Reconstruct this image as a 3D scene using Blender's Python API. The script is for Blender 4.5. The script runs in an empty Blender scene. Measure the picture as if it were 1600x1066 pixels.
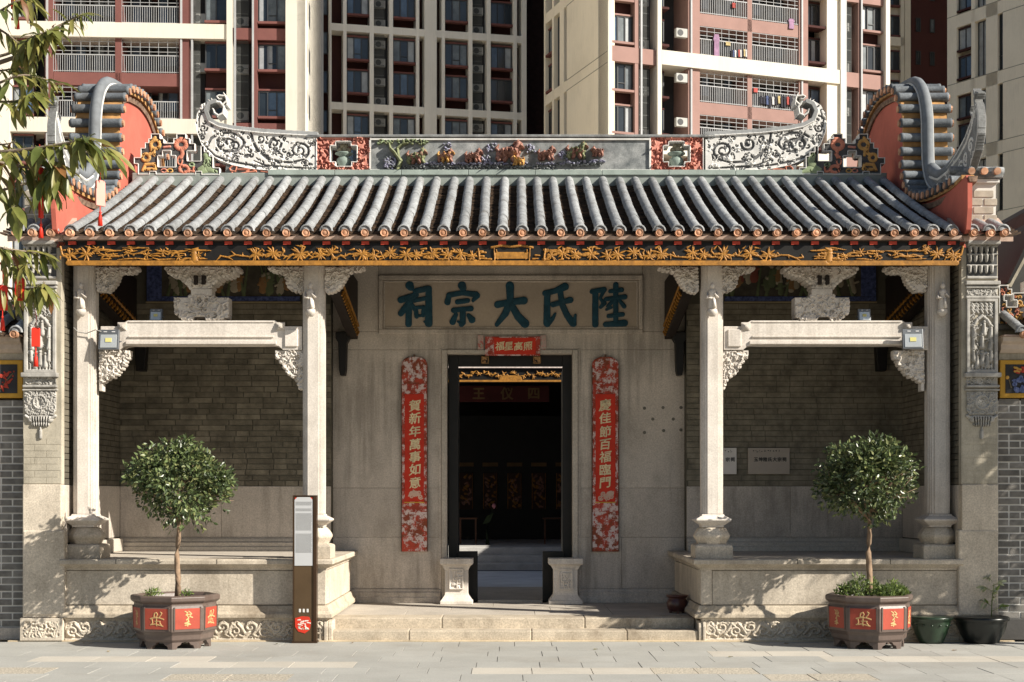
import bpy, bmesh, math, random
import numpy as np
from mathutils import Vector, Matrix
R_ = math.radians
SC = bpy.context.scene
COL = SC.collection
rnd = random.Random(7)

# ---------------------------------------------------------------- camera, light, exposure
F = 2272.0; HX = 795.0; HY = 775.0; CAMY = -16.0; CAMZ = 1.6
cam = bpy.data.cameras.new('camera'); camo = bpy.data.objects.new('camera', cam); COL.objects.link(camo)
camo.location = (0, CAMY, CAMZ); camo.rotation_euler = (R_(90), 0, 0)
cam.sensor_width = 36; cam.lens = F/1600*36
cam.shift_x = (800-HX)/1600; cam.shift_y = (HY-533)/1600
cam.clip_start = 0.1; cam.clip_end = 2000
SC.camera = camo
SUN_AZ, SUN_EL = 63.0, 31.5        # degrees from the camera side towards the right, and up
world = bpy.data.worlds.new('World'); SC.world = world; world.use_nodes = True
nt = world.node_tree; nt.nodes.clear()
sky = nt.nodes.new('ShaderNodeTexSky'); sky.sky_type = 'NISHITA'; sky.sun_disc = False
sky.sun_elevation = R_(SUN_EL); sky.sun_rotation = R_(180-SUN_AZ)
bg = nt.nodes.new('ShaderNodeBackground'); bg.inputs[1].default_value = 0.052
wo = nt.nodes.new('ShaderNodeOutputWorld')
nt.links.new(sky.outputs[0], bg.inputs[0]); nt.links.new(bg.outputs[0], wo.inputs[0])
sl = bpy.data.lights.new('sun', 'SUN'); sl.energy = 5.0; sl.angle = R_(0.5); sl.color = (1, .93, .82)
so = bpy.data.objects.new('sun', sl); COL.objects.link(so)
sv = Vector((math.sin(R_(SUN_AZ))*math.cos(R_(SUN_EL)), -math.cos(R_(SUN_AZ))*math.cos(R_(SUN_EL)), math.sin(R_(SUN_EL))))
so.rotation_euler = sv.to_track_quat('Z', 'Y').to_euler(); so.location = (20, -20, 30)
vs = SC.view_settings; vs.view_transform = 'Standard'; vs.look = 'None'; vs.gamma = 1; vs.exposure = 0.8
vs.use_curve_mapping = False
SC.cycles.use_denoising = True
SC.cycles.max_bounces = 6; SC.cycles.diffuse_bounces = 4; SC.cycles.glossy_bounces = 2; SC.cycles.transmission_bounces = 2

def PX(px, y): return (px-HX)*(y-CAMY)/F
def PZ(py, y): return CAMZ+(HY-py)*(y-CAMY)/F

# ---------------------------------------------------------------- materials
MC = {}
def mat(name, col, rough=.8, vary=.25, scale=3.0, bump=.3, bscale=40.0, col2=None, spec=.3, metal=0, dirt=0, speck=0, space='world', bdist=.004, dirtcol=(.05, .045, .035), stretch=None, rv=None, streak=0):
    if name in MC: return MC[name]
    m = bpy.data.materials.new(name); m.use_nodes = True; t = m.node_tree; N = t.nodes; L = t.links
    b = N['Principled BSDF']; b.inputs['Roughness'].default_value = rough; b.inputs['Metallic'].default_value = metal
    b.inputs['Specular IOR Level'].default_value = spec
    if space == 'world': co = N.new('ShaderNodeNewGeometry').outputs['Position']
    else: co = N.new('ShaderNodeTexCoord').outputs['Object']
    if stretch:
        mp = N.new('ShaderNodeMapping'); mp.inputs['Scale'].default_value = stretch; L.new(co, mp.inputs['Vector']); co = mp.outputs[0]
    n = N.new('ShaderNodeTexNoise'); n.inputs['Scale'].default_value = scale; n.inputs['Detail'].default_value = 6; n.inputs['Roughness'].default_value = .65
    L.new(co, n.inputs['Vector'])
    c1 = tuple(max(0, c*(1-vary)) for c in col[:3])+(1,)
    c2 = (tuple(col2[:3]) if col2 else tuple(min(1, c*(1+vary)) for c in col[:3]))+(1,)
    r = N.new('ShaderNodeValToRGB'); r.color_ramp.elements[0].position = .32; r.color_ramp.elements[1].position = .68
    r.color_ramp.elements[0].color = c1; r.color_ramp.elements[1].color = c2
    L.new(n.outputs['Fac'], r.inputs['Fac']); out = r.outputs['Color']
    # every piece a touch different
    oi = N.new('ShaderNodeObjectInfo'); hv = N.new('ShaderNodeHueSaturation')
    mr = N.new('ShaderNodeMapRange'); rv = .06 if rv is None else rv; mr.inputs['To Min'].default_value = 1-rv; mr.inputs['To Max'].default_value = 1+rv
    L.new(oi.outputs['Random'], mr.inputs['Value']); L.new(mr.outputs[0], hv.inputs['Value']); L.new(out, hv.inputs['Color']); out = hv.outputs['Color']
    if speck:
        s = N.new('ShaderNodeTexNoise'); s.inputs['Scale'].default_value = 55; s.inputs['Detail'].default_value = 5; s.inputs['Roughness'].default_value = .8; L.new(co, s.inputs['Vector'])
        mr2 = N.new('ShaderNodeMapRange'); mr2.inputs['From Min'].default_value = .35; mr2.inputs['From Max'].default_value = .65
        mr2.inputs['To Min'].default_value = 1-speck; mr2.inputs['To Max'].default_value = 1+speck; L.new(s.outputs['Fac'], mr2.inputs['Value'])
        mx = N.new('ShaderNodeVectorMath'); mx.operation = 'SCALE'; L.new(out, mx.inputs[0]); L.new(mr2.outputs[0], mx.inputs['Scale']); out = mx.outputs[0]
    if dirt:
        d = N.new('ShaderNodeTexNoise'); d.inputs['Scale'].default_value = scale*.45+.3; d.inputs['Detail'].default_value = 9; d.inputs['Roughness'].default_value = .72
        mp = N.new('ShaderNodeMapping'); mp.inputs['Location'].default_value = (7, 3, 5); mp.inputs['Scale'].default_value = (1, 1, .55); L.new(co, mp.inputs['Vector']); L.new(mp.outputs[0], d.inputs['Vector'])
        rr = N.new('ShaderNodeValToRGB'); rr.color_ramp.elements[0].position = .5; rr.color_ramp.elements[1].position = .72
        rr.color_ramp.elements[0].color = (0, 0, 0, 1); rr.color_ramp.elements[1].color = (dirt, dirt, dirt, 1)
        L.new(d.outputs['Fac'], rr.inputs['Fac'])
        mx = N.new('ShaderNodeMixRGB'); L.new(rr.outputs['Color'], mx.inputs['Fac']); L.new(out, mx.inputs['Color1']); mx.inputs['Color2'].default_value = tuple(dirtcol)+(1,)
        out = mx.outputs['Color']
    if streak:      # rain runs: narrow, long, broken up by a coarse mask
        mp = N.new('ShaderNodeMapping'); mp.inputs['Scale'].default_value = (7, 7, .45); L.new(co, mp.inputs['Vector'])
        d = N.new('ShaderNodeTexNoise'); d.inputs['Scale'].default_value = 1.6; d.inputs['Detail'].default_value = 7; d.inputs['Roughness'].default_value = .65; L.new(mp.outputs[0], d.inputs['Vector'])
        d2 = N.new('ShaderNodeTexNoise'); d2.inputs['Scale'].default_value = .8; d2.inputs['Detail'].default_value = 4; L.new(co, d2.inputs['Vector'])
        m2 = N.new('ShaderNodeMath'); m2.operation = 'MULTIPLY'; L.new(d.outputs['Fac'], m2.inputs[0]); L.new(d2.outputs['Fac'], m2.inputs[1])
        rr = N.new('ShaderNodeMapRange'); rr.inputs['From Min'].default_value = .24; rr.inputs['From Max'].default_value = .38; rr.inputs['To Max'].default_value = streak; L.new(m2.outputs[0], rr.inputs['Value'])
        mx = N.new('ShaderNodeMixRGB'); L.new(rr.outputs[0], mx.inputs['Fac']); L.new(out, mx.inputs['Color1']); mx.inputs['Color2'].default_value = tuple(dirtcol)+(1,); out = mx.outputs['Color']
    L.new(out, b.inputs['Base Color'])
    if bump:
        bn = N.new('ShaderNodeTexNoise'); bn.inputs['Scale'].default_value = bscale; bn.inputs['Detail'].default_value = 5; L.new(co, bn.inputs['Vector'])
        bp = N.new('ShaderNodeBump'); bp.inputs['Strength'].default_value = bump; bp.inputs['Distance'].default_value = bdist
        L.new(bn.outputs['Fac'], bp.inputs['Height']); L.new(bp.outputs[0], b.inputs['Normal'])
    MC[name] = m
    return m

GRAN = mat('granite', (.46, .415, .355), .75, .12, 2.2, .35, 60, speck=.22, dirt=.4, dirtcol=(.15, .125, .095))
GRANW = mat('granite_wall', (.51, .455, .395), .8, .14, 1.1, .35, 60, speck=.24, dirt=.7, dirtcol=(.17, .15, .125), streak=.5)
GRANL = mat('carved_granite', (.63, .58, .52), .75, .09, 4, .3, 60, speck=.16, dirt=.4, dirtcol=(.24, .20, .16), streak=.3)
GRANB = mat('weathered_granite', (.54, .475, .385), .85, .18, 2.0, .45, 50, speck=.26, dirt=.65, dirtcol=(.17, .135, .095), streak=.22)
GRANY = mat('weathered_step_stone', (.46, .395, .305), .85, .2, 3.5, .6, 40, speck=.28, dirt=.8, dirtcol=(.16, .12, .08), rv=.03)
BRK = mat('grey_green_brick', (.15, .133, .10), .9, .35, 6, .5, 60, dirt=.5, dirtcol=(.05, .045, .03), rv=.28)
BRKS = mat('side_brick', (.18, .17, .155), .9, .35, 7, .5, 60, rv=.2)
MORT = mat('mortar', (.10, .092, .07), .95, .15, 5, .3, 60)
MORTW = mat('white_mortar', (.60, .58, .54), .95, .1, 5, .3, 60)
PIERC = mat('pier_relief_stucco', (.38, .365, .335), .85, .22, 9, .5, 70, dirt=.6, dirtcol=(.06, .055, .045))
PLAST = mat('aged_plaster', (.43, .39, .31), .9, .18, 3, .3, 30, dirt=.6, dirtcol=(.13, .115, .08), speck=.14, streak=.5)
TILE = mat('roof_tile_grey', (.26, .27, .275), .78, .25, 9, .7, 45, dirt=.7, dirtcol=(.075, .06, .045), speck=.32, bdist=.008, rv=.16, streak=.0)
PAN = mat('pan_tile_dark', (.03, .027, .024), .9, .5, 9, .5, 50, col2=(.12, .075, .045))
TERRA = mat('terracotta_end', (.44, .20, .10), .8, .3, 14, .4, 60, col2=(.62, .36, .23), dirt=.5, dirtcol=(.12, .09, .07), rv=.25)
PINK = mat('eave_plaster', (.42, .31, .25), .85, .2, 10, .5, 40, dirt=.55, dirtcol=(.14, .10, .075))
REDW = mat('gable_red_wash', (.45, .12, .085), .88, .14, 2.5, .25, 30, dirt=.35, dirtcol=(.28, .09, .07))
REDP = mat('rafter_red', (.42, .05, .025), .6, .2, 6, .2, 30)
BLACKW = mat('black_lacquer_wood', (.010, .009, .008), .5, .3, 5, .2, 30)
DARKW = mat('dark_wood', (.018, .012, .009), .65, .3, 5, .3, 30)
GOLD = mat('gilt_carving', (.33, .15, .024), .5, .35, 20, .4, 60, spec=.4, dirt=.5, dirtcol=(.10, .05, .015))
WHITEP = mat('white_lime_relief', (.64, .63, .60), .85, .12, 9, .3, 60, dirt=.4, dirtcol=(.22, .215, .20))
GREYP = mat('grey_lime_ground', (.20, .205, .205), .9, .3, 9, .5, 50, dirt=.5, dirtcol=(.07, .07, .065), speck=.2)
SALM = mat('salmon_relief', (.58, .25, .19), .85, .16, 9, .3, 60, dirt=.3, dirtcol=(.25, .12, .1))
SALMD = mat('salmon_groove', (.32, .11, .085), .9, .12, 9, .3, 60)
YEL = mat('ochre_relief', (.54, .31, .10), .85, .25, 9, .3, 60, dirt=.4, dirtcol=(.2, .12, .06))
GRN = mat('green_relief', (.25, .31, .18), .85, .25, 9, .3, 60, dirt=.4, dirtcol=(.1, .11, .07))
ORG = mat('orange_relief', (.52, .20, .13), .85, .25, 9, .3, 60, dirt=.4, dirtcol=(.2, .09, .07))
BLUEP = mat('cobalt_relief', (.16, .16, .30), .6, .3, 20, .3, 60, col2=(.42, .42, .50))
BROWNP = mat('ceramic_rust', (.25, .115, .085), .55, .4, 25, .4, 60, col2=(.42, .22, .17))
OLIVE = mat('ceramic_olive', (.20, .22, .12), .6, .3, 20, .4, 60)
DRKP = mat('dark_relief_ground', (.07, .07, .07), .9, .3, 9, .4, 50)
INK = mat('blue_green_letter_paint', (.014, .06, .09), .8, .3, 12, .3, 40, dirt=.3, dirtcol=(.06, .09, .10))
COPT = mat('coping_slate_tile', (.125, .14, .155), .75, .25, 9, .6, 45, dirt=.6, dirtcol=(.05, .045, .04), speck=.25, rv=.15)
OCHB = mat('coping_lime_yellow', (.44, .24, .09), .85, .3, 8, .4, 40, dirt=.5, dirtcol=(.15, .09, .05))

# ---------------------------------------------------------------- objects
WL = {}
def link(o, parent=None):
    COL.objects.link(o)
    if parent is not None: o.parent = parent
    return o
def tag(o, label=None, cat=None, group=None, kind=None):
    if label: o['label'] = label
    if cat: o['category'] = cat
    if group: o['group'] = group
    if kind: o['kind'] = kind
    return o
def thing(name, loc, label, cat, group=None, rz=0, local=False):
    o = bpy.data.objects.new(name, None); o.empty_display_size = .2; COL.objects.link(o)
    o.location = loc; o.rotation_euler = (0, 0, rz)
    WL[o.name] = Vector((0, 0, 0)) if local else Vector(loc)
    return tag(o, label, cat, group)
def place(o, parent, origin):
    """origin: world position (or local one under a 'local' thing) of the object's own origin"""
    WL[o.name] = Vector(origin)
    if parent is not None:
        o.parent = parent; o.location = Vector(origin)-WL[parent.name]
    else: o.location = origin
def new_obj(name, me, parent, origin, kind=None):
    o = bpy.data.objects.new(name, me); COL.objects.link(o); place(o, parent, origin)
    if kind: o['kind'] = kind
    return o

class MB:
    def __init__(s): s.v = []; s.f = []; s.m = []; s.sm = []; s.cur = 0; s.smooth = False
    def add(s, vs, fs):
        b = len(s.v); s.v += [tuple(p) for p in vs]
        for f in fs: s.f.append(tuple(i+b for i in f)); s.m.append(s.cur); s.sm.append(s.smooth)
        return s
    def box(s, x0, x1, y0, y1, z0, z1, taper=None):
        a, b2 = (0, 0) if taper is None else taper      # shrink of the top in x and y
        return s.add([(x0, y0, z0), (x1, y0, z0), (x1, y1, z0), (x0, y1, z0), (x0+a, y0+b2, z1), (x1-a, y0+b2, z1), (x1-a, y1-b2, z1), (x0+a, y1-b2, z1)],
                     [(0, 3, 2, 1), (4, 5, 6, 7), (0, 1, 5, 4), (1, 2, 6, 5), (2, 3, 7, 6), (3, 0, 4, 7)])
    def prism(s, pts, a0, a1, axis='x'):
        """polygon pts (u,v) extruded along the axis; x: (y,z)  y: (x,z)  z: (x,y)"""
        n = len(pts)
        def P(p, a): return (a, p[0], p[1]) if axis == 'x' else ((p[0], a, p[1]) if axis == 'y' else (p[0], p[1], a))
        vs = [P(p, a0) for p in pts]+[P(p, a1) for p in pts]
        ar = sum(pts[i][0]*pts[(i+1) % n][1]-pts[(i+1) % n][0]*pts[i][1] for i in range(n))
        fl = (ar > 0) ^ (axis == 'y')
        fs = [tuple(range(n)), tuple(range(2*n-1, n-1, -1))]+[(i, (i+n), (i+1) % n+n, (i+1) % n) for i in range(n)]
        if fl: fs = [tuple(reversed(f)) for f in fs]
        if a1 < a0: fs = [tuple(reversed(f)) for f in fs]
        return s.add(vs, fs)
    def loft(s, rings, cap=True, closed=True):
        n = len(rings[0]); vs = [p for r in rings for p in r]; fs = []
        m = n if closed else n-1
        for k in range(len(rings)-1):
            for i in range(m):
                j = (i+1) % n
                fs.append((k*n+i, k*n+j, (k+1)*n+j, (k+1)*n+i))
        if cap:
            fs.append(tuple(reversed(range(n)))); b = (len(rings)-1)*n; fs.append(tuple(range(b, b+n)))
        return s.add(vs, fs)
    def lathe(s, cx, cy, prof, n=16, rot=0, sq=False):
        """prof: list of (r,z) bottom to top"""
        rings = [[(cx+r*math.cos(rot+2*math.pi*i/n), cy+r*math.sin(rot+2*math.pi*i/n), z) for i in range(n)] for r, z in prof]
        return s.loft(rings)
    def square(s, cx, cy, prof, rot=0):
        rings = []
        for r, z in prof:
            rings.append([(cx-r, cy-r, z), (cx+r, cy-r, z), (cx+r, cy+r, z), (cx-r, cy+r, z)])
        return s.loft(rings)
    def tube(s, pts, rad, n=8, cap=True):
        pts = [Vector(p) for p in pts]
        if not hasattr(rad, '__len__'): rad = [rad]*len(pts)
        rings = []
        up = Vector((0, 0, 1))
        for i, p in enumerate(pts):
            d = (pts[min(i+1, len(pts)-1)]-pts[max(i-1, 0)]).normalized()
            u = d.cross(up)
            if u.length < .05: u = d.cross(Vector((0, 1, 0)))
            u.normalize(); w = u.cross(d).normalized()
            rings.append([p+(u*math.cos(2*math.pi*k/n)+w*math.sin(2*math.pi*k/n))*rad[i] for k in range(n)])
        return s.loft(rings, cap)
    def mesh(s, name, mats, o=(0, 0, 0)):
        me = bpy.data.meshes.new(name)
        o = Vector(o)
        me.from_pydata([(p[0]-o.x, p[1]-o.y, p[2]-o.z) for p in s.v], [], s.f)
        for m in (mats if isinstance(mats, (list, tuple)) else [mats]): me.materials.append(m)
        me.polygons.foreach_set('material_index', s.m); me.polygons.foreach_set('use_smooth', s.sm)
        me.update(); return me
    def build(s, name, mats, parent=None, origin=None, bevel=0, kind=None, fix=True):
        if origin is None:
            a = np.array(s.v); mn, mx = a.min(0), a.max(0); origin = ((mn[0]+mx[0])/2, (mn[1]+mx[1])/2, mn[2])
        me = s.mesh(name, mats, origin)
        if fix:
            bm = bmesh.new(); bm.from_mesh(me); bmesh.ops.recalc_face_normals(bm, faces=bm.faces); bm.to_mesh(me); bm.free()
        o = new_obj(name, me, parent, origin, kind)
        if bevel:
            b = o.modifiers.new('bevel', 'BEVEL'); b.width = bevel; b.segments = 2; b.limit_method = 'ANGLE'
        return o
def bx(name, m, parent, x0, x1, y0, y1, z0, z1, bevel=0, kind=None, taper=None):
    return MB().box(x0, x1, y0, y1, z0, z1, taper).build(name, m, parent, bevel=bevel, kind=kind, fix=False)
def inst(name, me, parent, loc, rot=None, scale=None, kind=None):
    o = new_obj(name, me, parent, loc, kind)
    if rot: o.rotation_euler = rot
    if scale: o.scale = scale
    return o
def dup(root, loc=None, rz=None):
    def rec(o, par):
        c = o.copy(); COL.objects.link(c)
        if par is not None: c.parent = par
        for ch in kids.get(o.name, []): rec(ch, c)
        return c
    kids = {}
    def scan(o):
        kids[o.name] = list(o.children)
        for ch in kids[o.name]: scan(ch)
    scan(root); c = rec(root, None)
    if loc is not None: c.location = loc
    if rz is not None: c.rotation_euler.z = rz
    return c

# ---------------------------------------------------------------- height-field reliefs (drawn in photograph units on a plane of known depth)
class Ras:
    def __init__(s, x0, x1, y0, y1, cell=.7):
        s.x0, s.y0, s.cell = x0, y0, cell
        s.nx = max(2, int((x1-x0)/cell)); s.ny = max(2, int((y1-y0)/cell))
        s.M = np.zeros((s.ny, s.nx), bool); s.H = np.zeros((s.ny, s.nx), np.float32); s.C = np.zeros((s.ny, s.nx), np.int16)
        s.X = x0+(np.arange(s.nx)+.5)*cell; s.Y = y0+(np.arange(s.ny)+.5)*cell
    def poly(s, pts, h=0, c=0, mode='set'):
        XX, YY = np.meshgrid(s.X, s.Y); ins = np.zeros_like(s.M)
        n = len(pts)
        for i in range(n):
            x1, y1 = pts[i]; x2, y2 = pts[(i+1) % n]
            if y1 == y2: continue
            cond = ((y1 > YY) != (y2 > YY)) & (XX < (x2-x1)*(YY-y1)/(y2-y1)+x1)
            ins ^= cond
        if mode == 'cut': s.M &= ~ins
        else: s.M |= ins; s.H[ins] = h; s.C[ins] = c
        return ins
    def stroke(s, pts, r, h=.02, c=1, grow=True, mode='raise', flat=False):
        n = len(pts)
        if not hasattr(r, '__len__'): r = [r]*n
        for i in range(max(1, n-1)):
            (ax, ay), (bx_, by_) = pts[i], pts[min(i+1, n-1)]
            ra, rb = r[i], r[min(i+1, n-1)]; rm = max(ra, rb)+s.cell
            i0 = int((min(ax, bx_)-rm-s.x0)/s.cell); i1 = int((max(ax, bx_)+rm-s.x0)/s.cell)+2
            j0 = int((min(ay, by_)-rm-s.y0)/s.cell); j1 = int((max(ay, by_)+rm-s.y0)/s.cell)+2
            i0, j0 = max(0, i0), max(0, j0); i1, j1 = min(s.nx, i1), min(s.ny, j1)
            if i0 >= i1 or j0 >= j1: continue
            XX, YY = np.meshgrid(s.X[i0:i1], s.Y[j0:j1])
            dx, dy = bx_-ax, by_-ay; L2 = dx*dx+dy*dy
            t = np.clip(((XX-ax)*dx+(YY-ay)*dy)/L2, 0, 1) if L2 > 1e-9 else np.zeros_like(XX)
            d = np.hypot(XX-ax-t*dx, YY-ay-t*dy); rr = ra+(rb-ra)*t
            k = d < rr
            if not grow: k &= s.M[j0:j1, i0:i1]
            prof = np.full_like(d, h) if flat else h*np.sqrt(np.clip(1-(d/np.maximum(rr, 1e-6))**2, 0, 1))
            H = s.H[j0:j1, i0:i1]; C = s.C[j0:j1, i0:i1]
            if mode == 'raise':
                up = k & ((prof >= H-.25*abs(h)) | ~s.M[j0:j1, i0:i1]); H[up] = np.maximum(prof[up], .15*h); C[up] = c
                s.M[j0:j1, i0:i1] |= k
            elif mode == 'add': H[k] += prof[k]; C[k] = c if c >= 0 else C[k]; s.M[j0:j1, i0:i1] |= k
            elif mode == 'sink': H[k] = np.minimum(H[k], -prof[k]); C[k] = c
            elif mode == 'paint': C[k] = c
        return s
    def spiral(s, cx, cy, r0, r1, turns, a0=0, d=1, w=2, w1=None, squash=1.0, **k):
        n = max(6, int(abs(turns)*14)); P = []; W = []
        for i in range(n+1):
            t = i/n; a = a0+d*2*math.pi*turns*t; r = r0+(r1-r0)*t
            P.append((cx+r*math.cos(a), cy+r*math.sin(a)*squash)); W.append(w+((w1 if w1 is not None else w)-w)*t)
        return s.stroke(P, W, **k)
    def curls(s, n, size, seed, h=.02, c=1, inside=None, mode='raise', wid=.3, grow=False):
        r = random.Random(seed); idx = np.argwhere(s.M if inside is None else inside)
        if len(idx) == 0: return s
        for _ in range(n):
            j, i = idx[r.randrange(len(idx))]; x, y = s.X[i], s.Y[j]; z = size*r.uniform(.6, 1.3)
            if r.random() < .6: s.spiral(x, y, z, z*.15, r.uniform(.6, 1.2), r.uniform(0, 6.28), r.choice((-1, 1)), w=z*wid, w1=z*wid*.7, h=h*r.uniform(.6, 1.1), c=c, mode=mode, grow=grow)
            else:
                a = r.uniform(0, 6.28); s.stroke([(x, y), (x+z*1.4*math.cos(a), y+z*1.4*math.sin(a)), (x+z*2*math.cos(a+.6), y+z*2*math.sin(a+.6))], [z*wid, z*wid*1.1, z*.1], h=h*r.uniform(.6, 1.1), c=c, mode=mode, grow=grow)
        return s
    def edge(s, wpx, c, h=None):
        n = max(1, int(round(wpx/s.cell))); E = s.M.copy()
        for _ in range(n):
            q = np.zeros_like(E); q[1:-1, 1:-1] = E[1:-1, 1:-1] & E[:-2, 1:-1] & E[2:, 1:-1] & E[1:-1, :-2] & E[1:-1, 2:]
            E = q
        b = s.M & ~E; s.C[b] = c
        if h is not None: s.H[b] = h
        return s
    def build(s, name, mats, parent, y, thick=.06, back=False, xf=None, kind=None, plain=False, smooth=True):
        """plane at depth y, relief towards -y"""
        k = (y-CAMY)/F if not plain else 1.0
        M = s.M[::-1]; H = s.H[::-1]; C = s.C[::-1]; ny, nx = M.shape
        cx = np.zeros((ny+1, nx+1)); sm = np.zeros((ny+1, nx+1))
        for a in (0, 1):
            for b in (0, 1):
                cx[a:ny+a, b:nx+b] += M; sm[a:ny+a, b:nx+b] += H*M
        hv = sm/np.maximum(cx, 1)
        xs = s.x0+np.arange(nx+1)*s.cell; ys = (s.y0+s.ny*s.cell)-np.arange(ny+1)*s.cell
        if plain: gx, gz = np.meshgrid(xs, -ys)
        else: gx, gz = np.meshgrid((xs-HX)*k, CAMZ+(HY-ys)*k)
        nv = (ny+1)*(nx+1)
        front = np.stack([gx, y-hv, gz], -1).reshape(-1, 3); bk = np.stack([gx, np.full_like(gx, y+thick), gz], -1).reshape(-1, 3)
        V = np.concatenate([front, bk]); w = nx+1
        j, i = np.nonzero(M); a = j*w+i
        q = [np.stack([a, a+1, a+1+w, a+w], 1)]; mi = [C[j, i]]; smo = [np.ones(len(a), bool)]
        if back: q.append(np.stack([a+nv, a+w+nv, a+1+w+nv, a+1+nv], 1)); mi.append(C[j, i]); smo.append(np.zeros(len(a), bool))
        Mp = np.pad(M, 1)
        for dj, di, e0, e1 in ((0, -1, w, 0), (0, 1, 1, w+1), (-1, 0, 0, 1), (1, 0, w+1, w)):
            nb = Mp[1+dj:1+dj+ny, 1+di:1+di+nx]; j2, i2 = np.nonzero(M & ~nb); b = j2*w+i2
            q.append(np.stack([b+e1, b+e0, b+e0+nv, b+e1+nv], 1)); mi.append(C[j2, i2]); smo.append(np.zeros(len(b), bool))
        Q = np.concatenate(q); mi = np.concatenate(mi); smo = np.concatenate(smo)
        used, inv = np.unique(Q, return_inverse=True); Q = inv.reshape(-1, 4); V = V[used]
        if xf is not None: V = xf(V)
        mn, mx = V.min(0), V.max(0); o = np.array([(mn[0]+mx[0])/2, (mn[1]+mx[1])/2, mn[2]])
        V = V-o
        me = bpy.data.meshes.new(name); me.vertices.add(len(V)); me.vertices.foreach_set('co', V.astype(np.float32).ravel())
        me.loops.add(len(Q)*4); me.loops.foreach_set('vertex_index', Q.astype(np.int32).ravel())
        me.polygons.add(len(Q)); me.polygons.foreach_set('loop_start', np.arange(0, len(Q)*4, 4, dtype=np.int32))
        for m in (mats if isinstance(mats, (list, tuple)) else [mats]): me.materials.append(m)
        me.polygons.foreach_set('material_index', np.clip(mi, 0, len(me.materials)-1).astype(np.int32))
        me.polygons.foreach_set('use_smooth', smo if smooth else np.zeros(len(Q), bool))
        me.update(calc_edges=True); me.validate()
        return new_obj(name, me, parent, tuple(o), kind)

def text_mesh(ch, size, bold=.02, thick=.002, m=None):
    cu = bpy.data.curves.new('lettering', 'FONT'); cu.body = ch; cu.size = size; cu.align_x = 'CENTER'; cu.align_y = 'CENTER'
    cu.extrude = thick/2; cu.resolution_u = 3
    o = bpy.data.objects.new('lettering', cu); COL.objects.link(o); bpy.context.view_layer.update()
    me = bpy.data.meshes.new_from_object(o); bpy.data.objects.remove(o); me.materials.clear(); me.materials.append(m)
    if bold and len(me.vertices):      # thicken the strokes: the outline laid a few times with small shifts
        bm = bmesh.new(); d = bold*size
        for k, (dx, dy) in enumerate(((0, 0), (d, 0), (-d, 0), (0, d), (0, -d), (d*.7, d*.7), (-d*.7, -d*.7), (d*.7, -d*.7), (-d*.7, d*.7))):
            n0 = len(bm.verts); bm.from_mesh(me); bm.verts.ensure_lookup_table()
            for v in bm.verts[n0:]: v.co += Vector((dx, dy, k*thick*.02))
        bm.to_mesh(me); bm.free()
    a = np.zeros(len(me.vertices)*3); me.vertices.foreach_get('co', a); a = a.reshape(-1, 3)
    if len(a): a -= (a.max(0)+a.min(0))/2; me.vertices.foreach_set('co', a.ravel())
    return me
def letter(name, ch, parent, x, y, z, size, m, bold=.02, thick=.004, rz=0, sx=1, brush=0):
    me = text_mesh(ch, size, bold, thick, m)
    if brush:       # a written hand: rising to the right, strokes of uneven weight
        f = 9/size; p = ord(ch[0]) % 7
        for v in me.vertices:
            a, b = v.co.x, v.co.y
            v.co.x = a*1.04+.06*b+size*.018*math.sin(b*f+p)+size*.010*math.sin(b*f*2.3+a*f); v.co.y = b+.13*a+size*.020*math.sin(a*f*1.1+p)+size*.010*math.sin(a*f*2.7-b*f)
    o = new_obj(name, me, parent, (x, y, z)); o.rotation_euler = (R_(90), 0, rz); o.scale = (sx, 1, 1)
    return o

# ================================================================ GROUND
GRD = mat('plaza_paving_slab', (.37, .365, .335), .75, .08, 1.2, .3, 50, speck=.12, dirt=.4, dirtcol=(.24, .21, .17), rv=.05)
GRDW = mat('pale_cream_slab', (.50, .465, .40), .75, .06, 2, .3, 50, speck=.1, dirt=.3, dirtcol=(.3, .26, .2), rv=.05)
GRDP = mat('pebble_slab', (.40, .36, .29), .9, .3, 30, 1.0, 45, speck=.25, col2=(.58, .52, .42), bdist=.012)
g = MB().box(-400, 400, -60, 500, -.6, -.03).build('ground', mat('far_ground', (.32, .28, .22), .9, .1, .3), None, origin=(0, 0, -.6)); tag(g, kind='structure')
pav = MB().box(-7.6, 7.6, -6, 0.02, -.028, -.012).build('plaza_paving', mat('joint_grit', (.26, .24, .20), .95, .3, 20), None, origin=(0, -3, -.028)); tag(pav, kind='structure')
WL[pav.name] = Vector((0, -3, -.028))
rows = [-.05-.48*k for k in range(9)]
def PXr(px, k): return PX(px, (rows[k]+rows[k+1])/2)
special = {2: [(1095, 1325, 1)], 3: [(95, 355, 1), (1310, 1590, 1)], 4: [(292, 552, 1)], 5: [(768, 1050, 1), (1000, 1172, 2), (0, 82, 2)], 6: [(236, 436, 2), (1195, 1392, 2)]}
sl_me = {}
nsl = 0
for k in range(8):
    y1, y0 = rows[k], rows[k+1]
    x = -7.2+rnd.uniform(0, .5)
    while x < 7.2:
        wd = rnd.choice((.55, .55, .60, .40)) if k < 7 else .9
        xc = x+wd/2; kind_ = 0
        for a, b, c in special.get(k, ()):
            if PXr(a, k) < xc < PXr(b, k): kind_ = c
        key = (wd, kind_, rnd.randrange(3))
        if key not in sl_me:
            h = .012 if kind_ != 1 else .015
            m_ = MB().box(-wd/2+.0018, wd/2-.0018, -.2385, .2385, -.012, 0, (.002, .002)); sl_me[key] = m_.mesh('paving_slab', (GRD, GRDW, GRDP)[kind_])
        o = inst('paving_slab', sl_me[key], pav, (xc, (y0+y1)/2, rnd.uniform(-.002, .0015))); nsl += 1
        o.rotation_euler = (rnd.uniform(-.004, .004), rnd.uniform(-.003, .003), 0)
        x += wd
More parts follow.
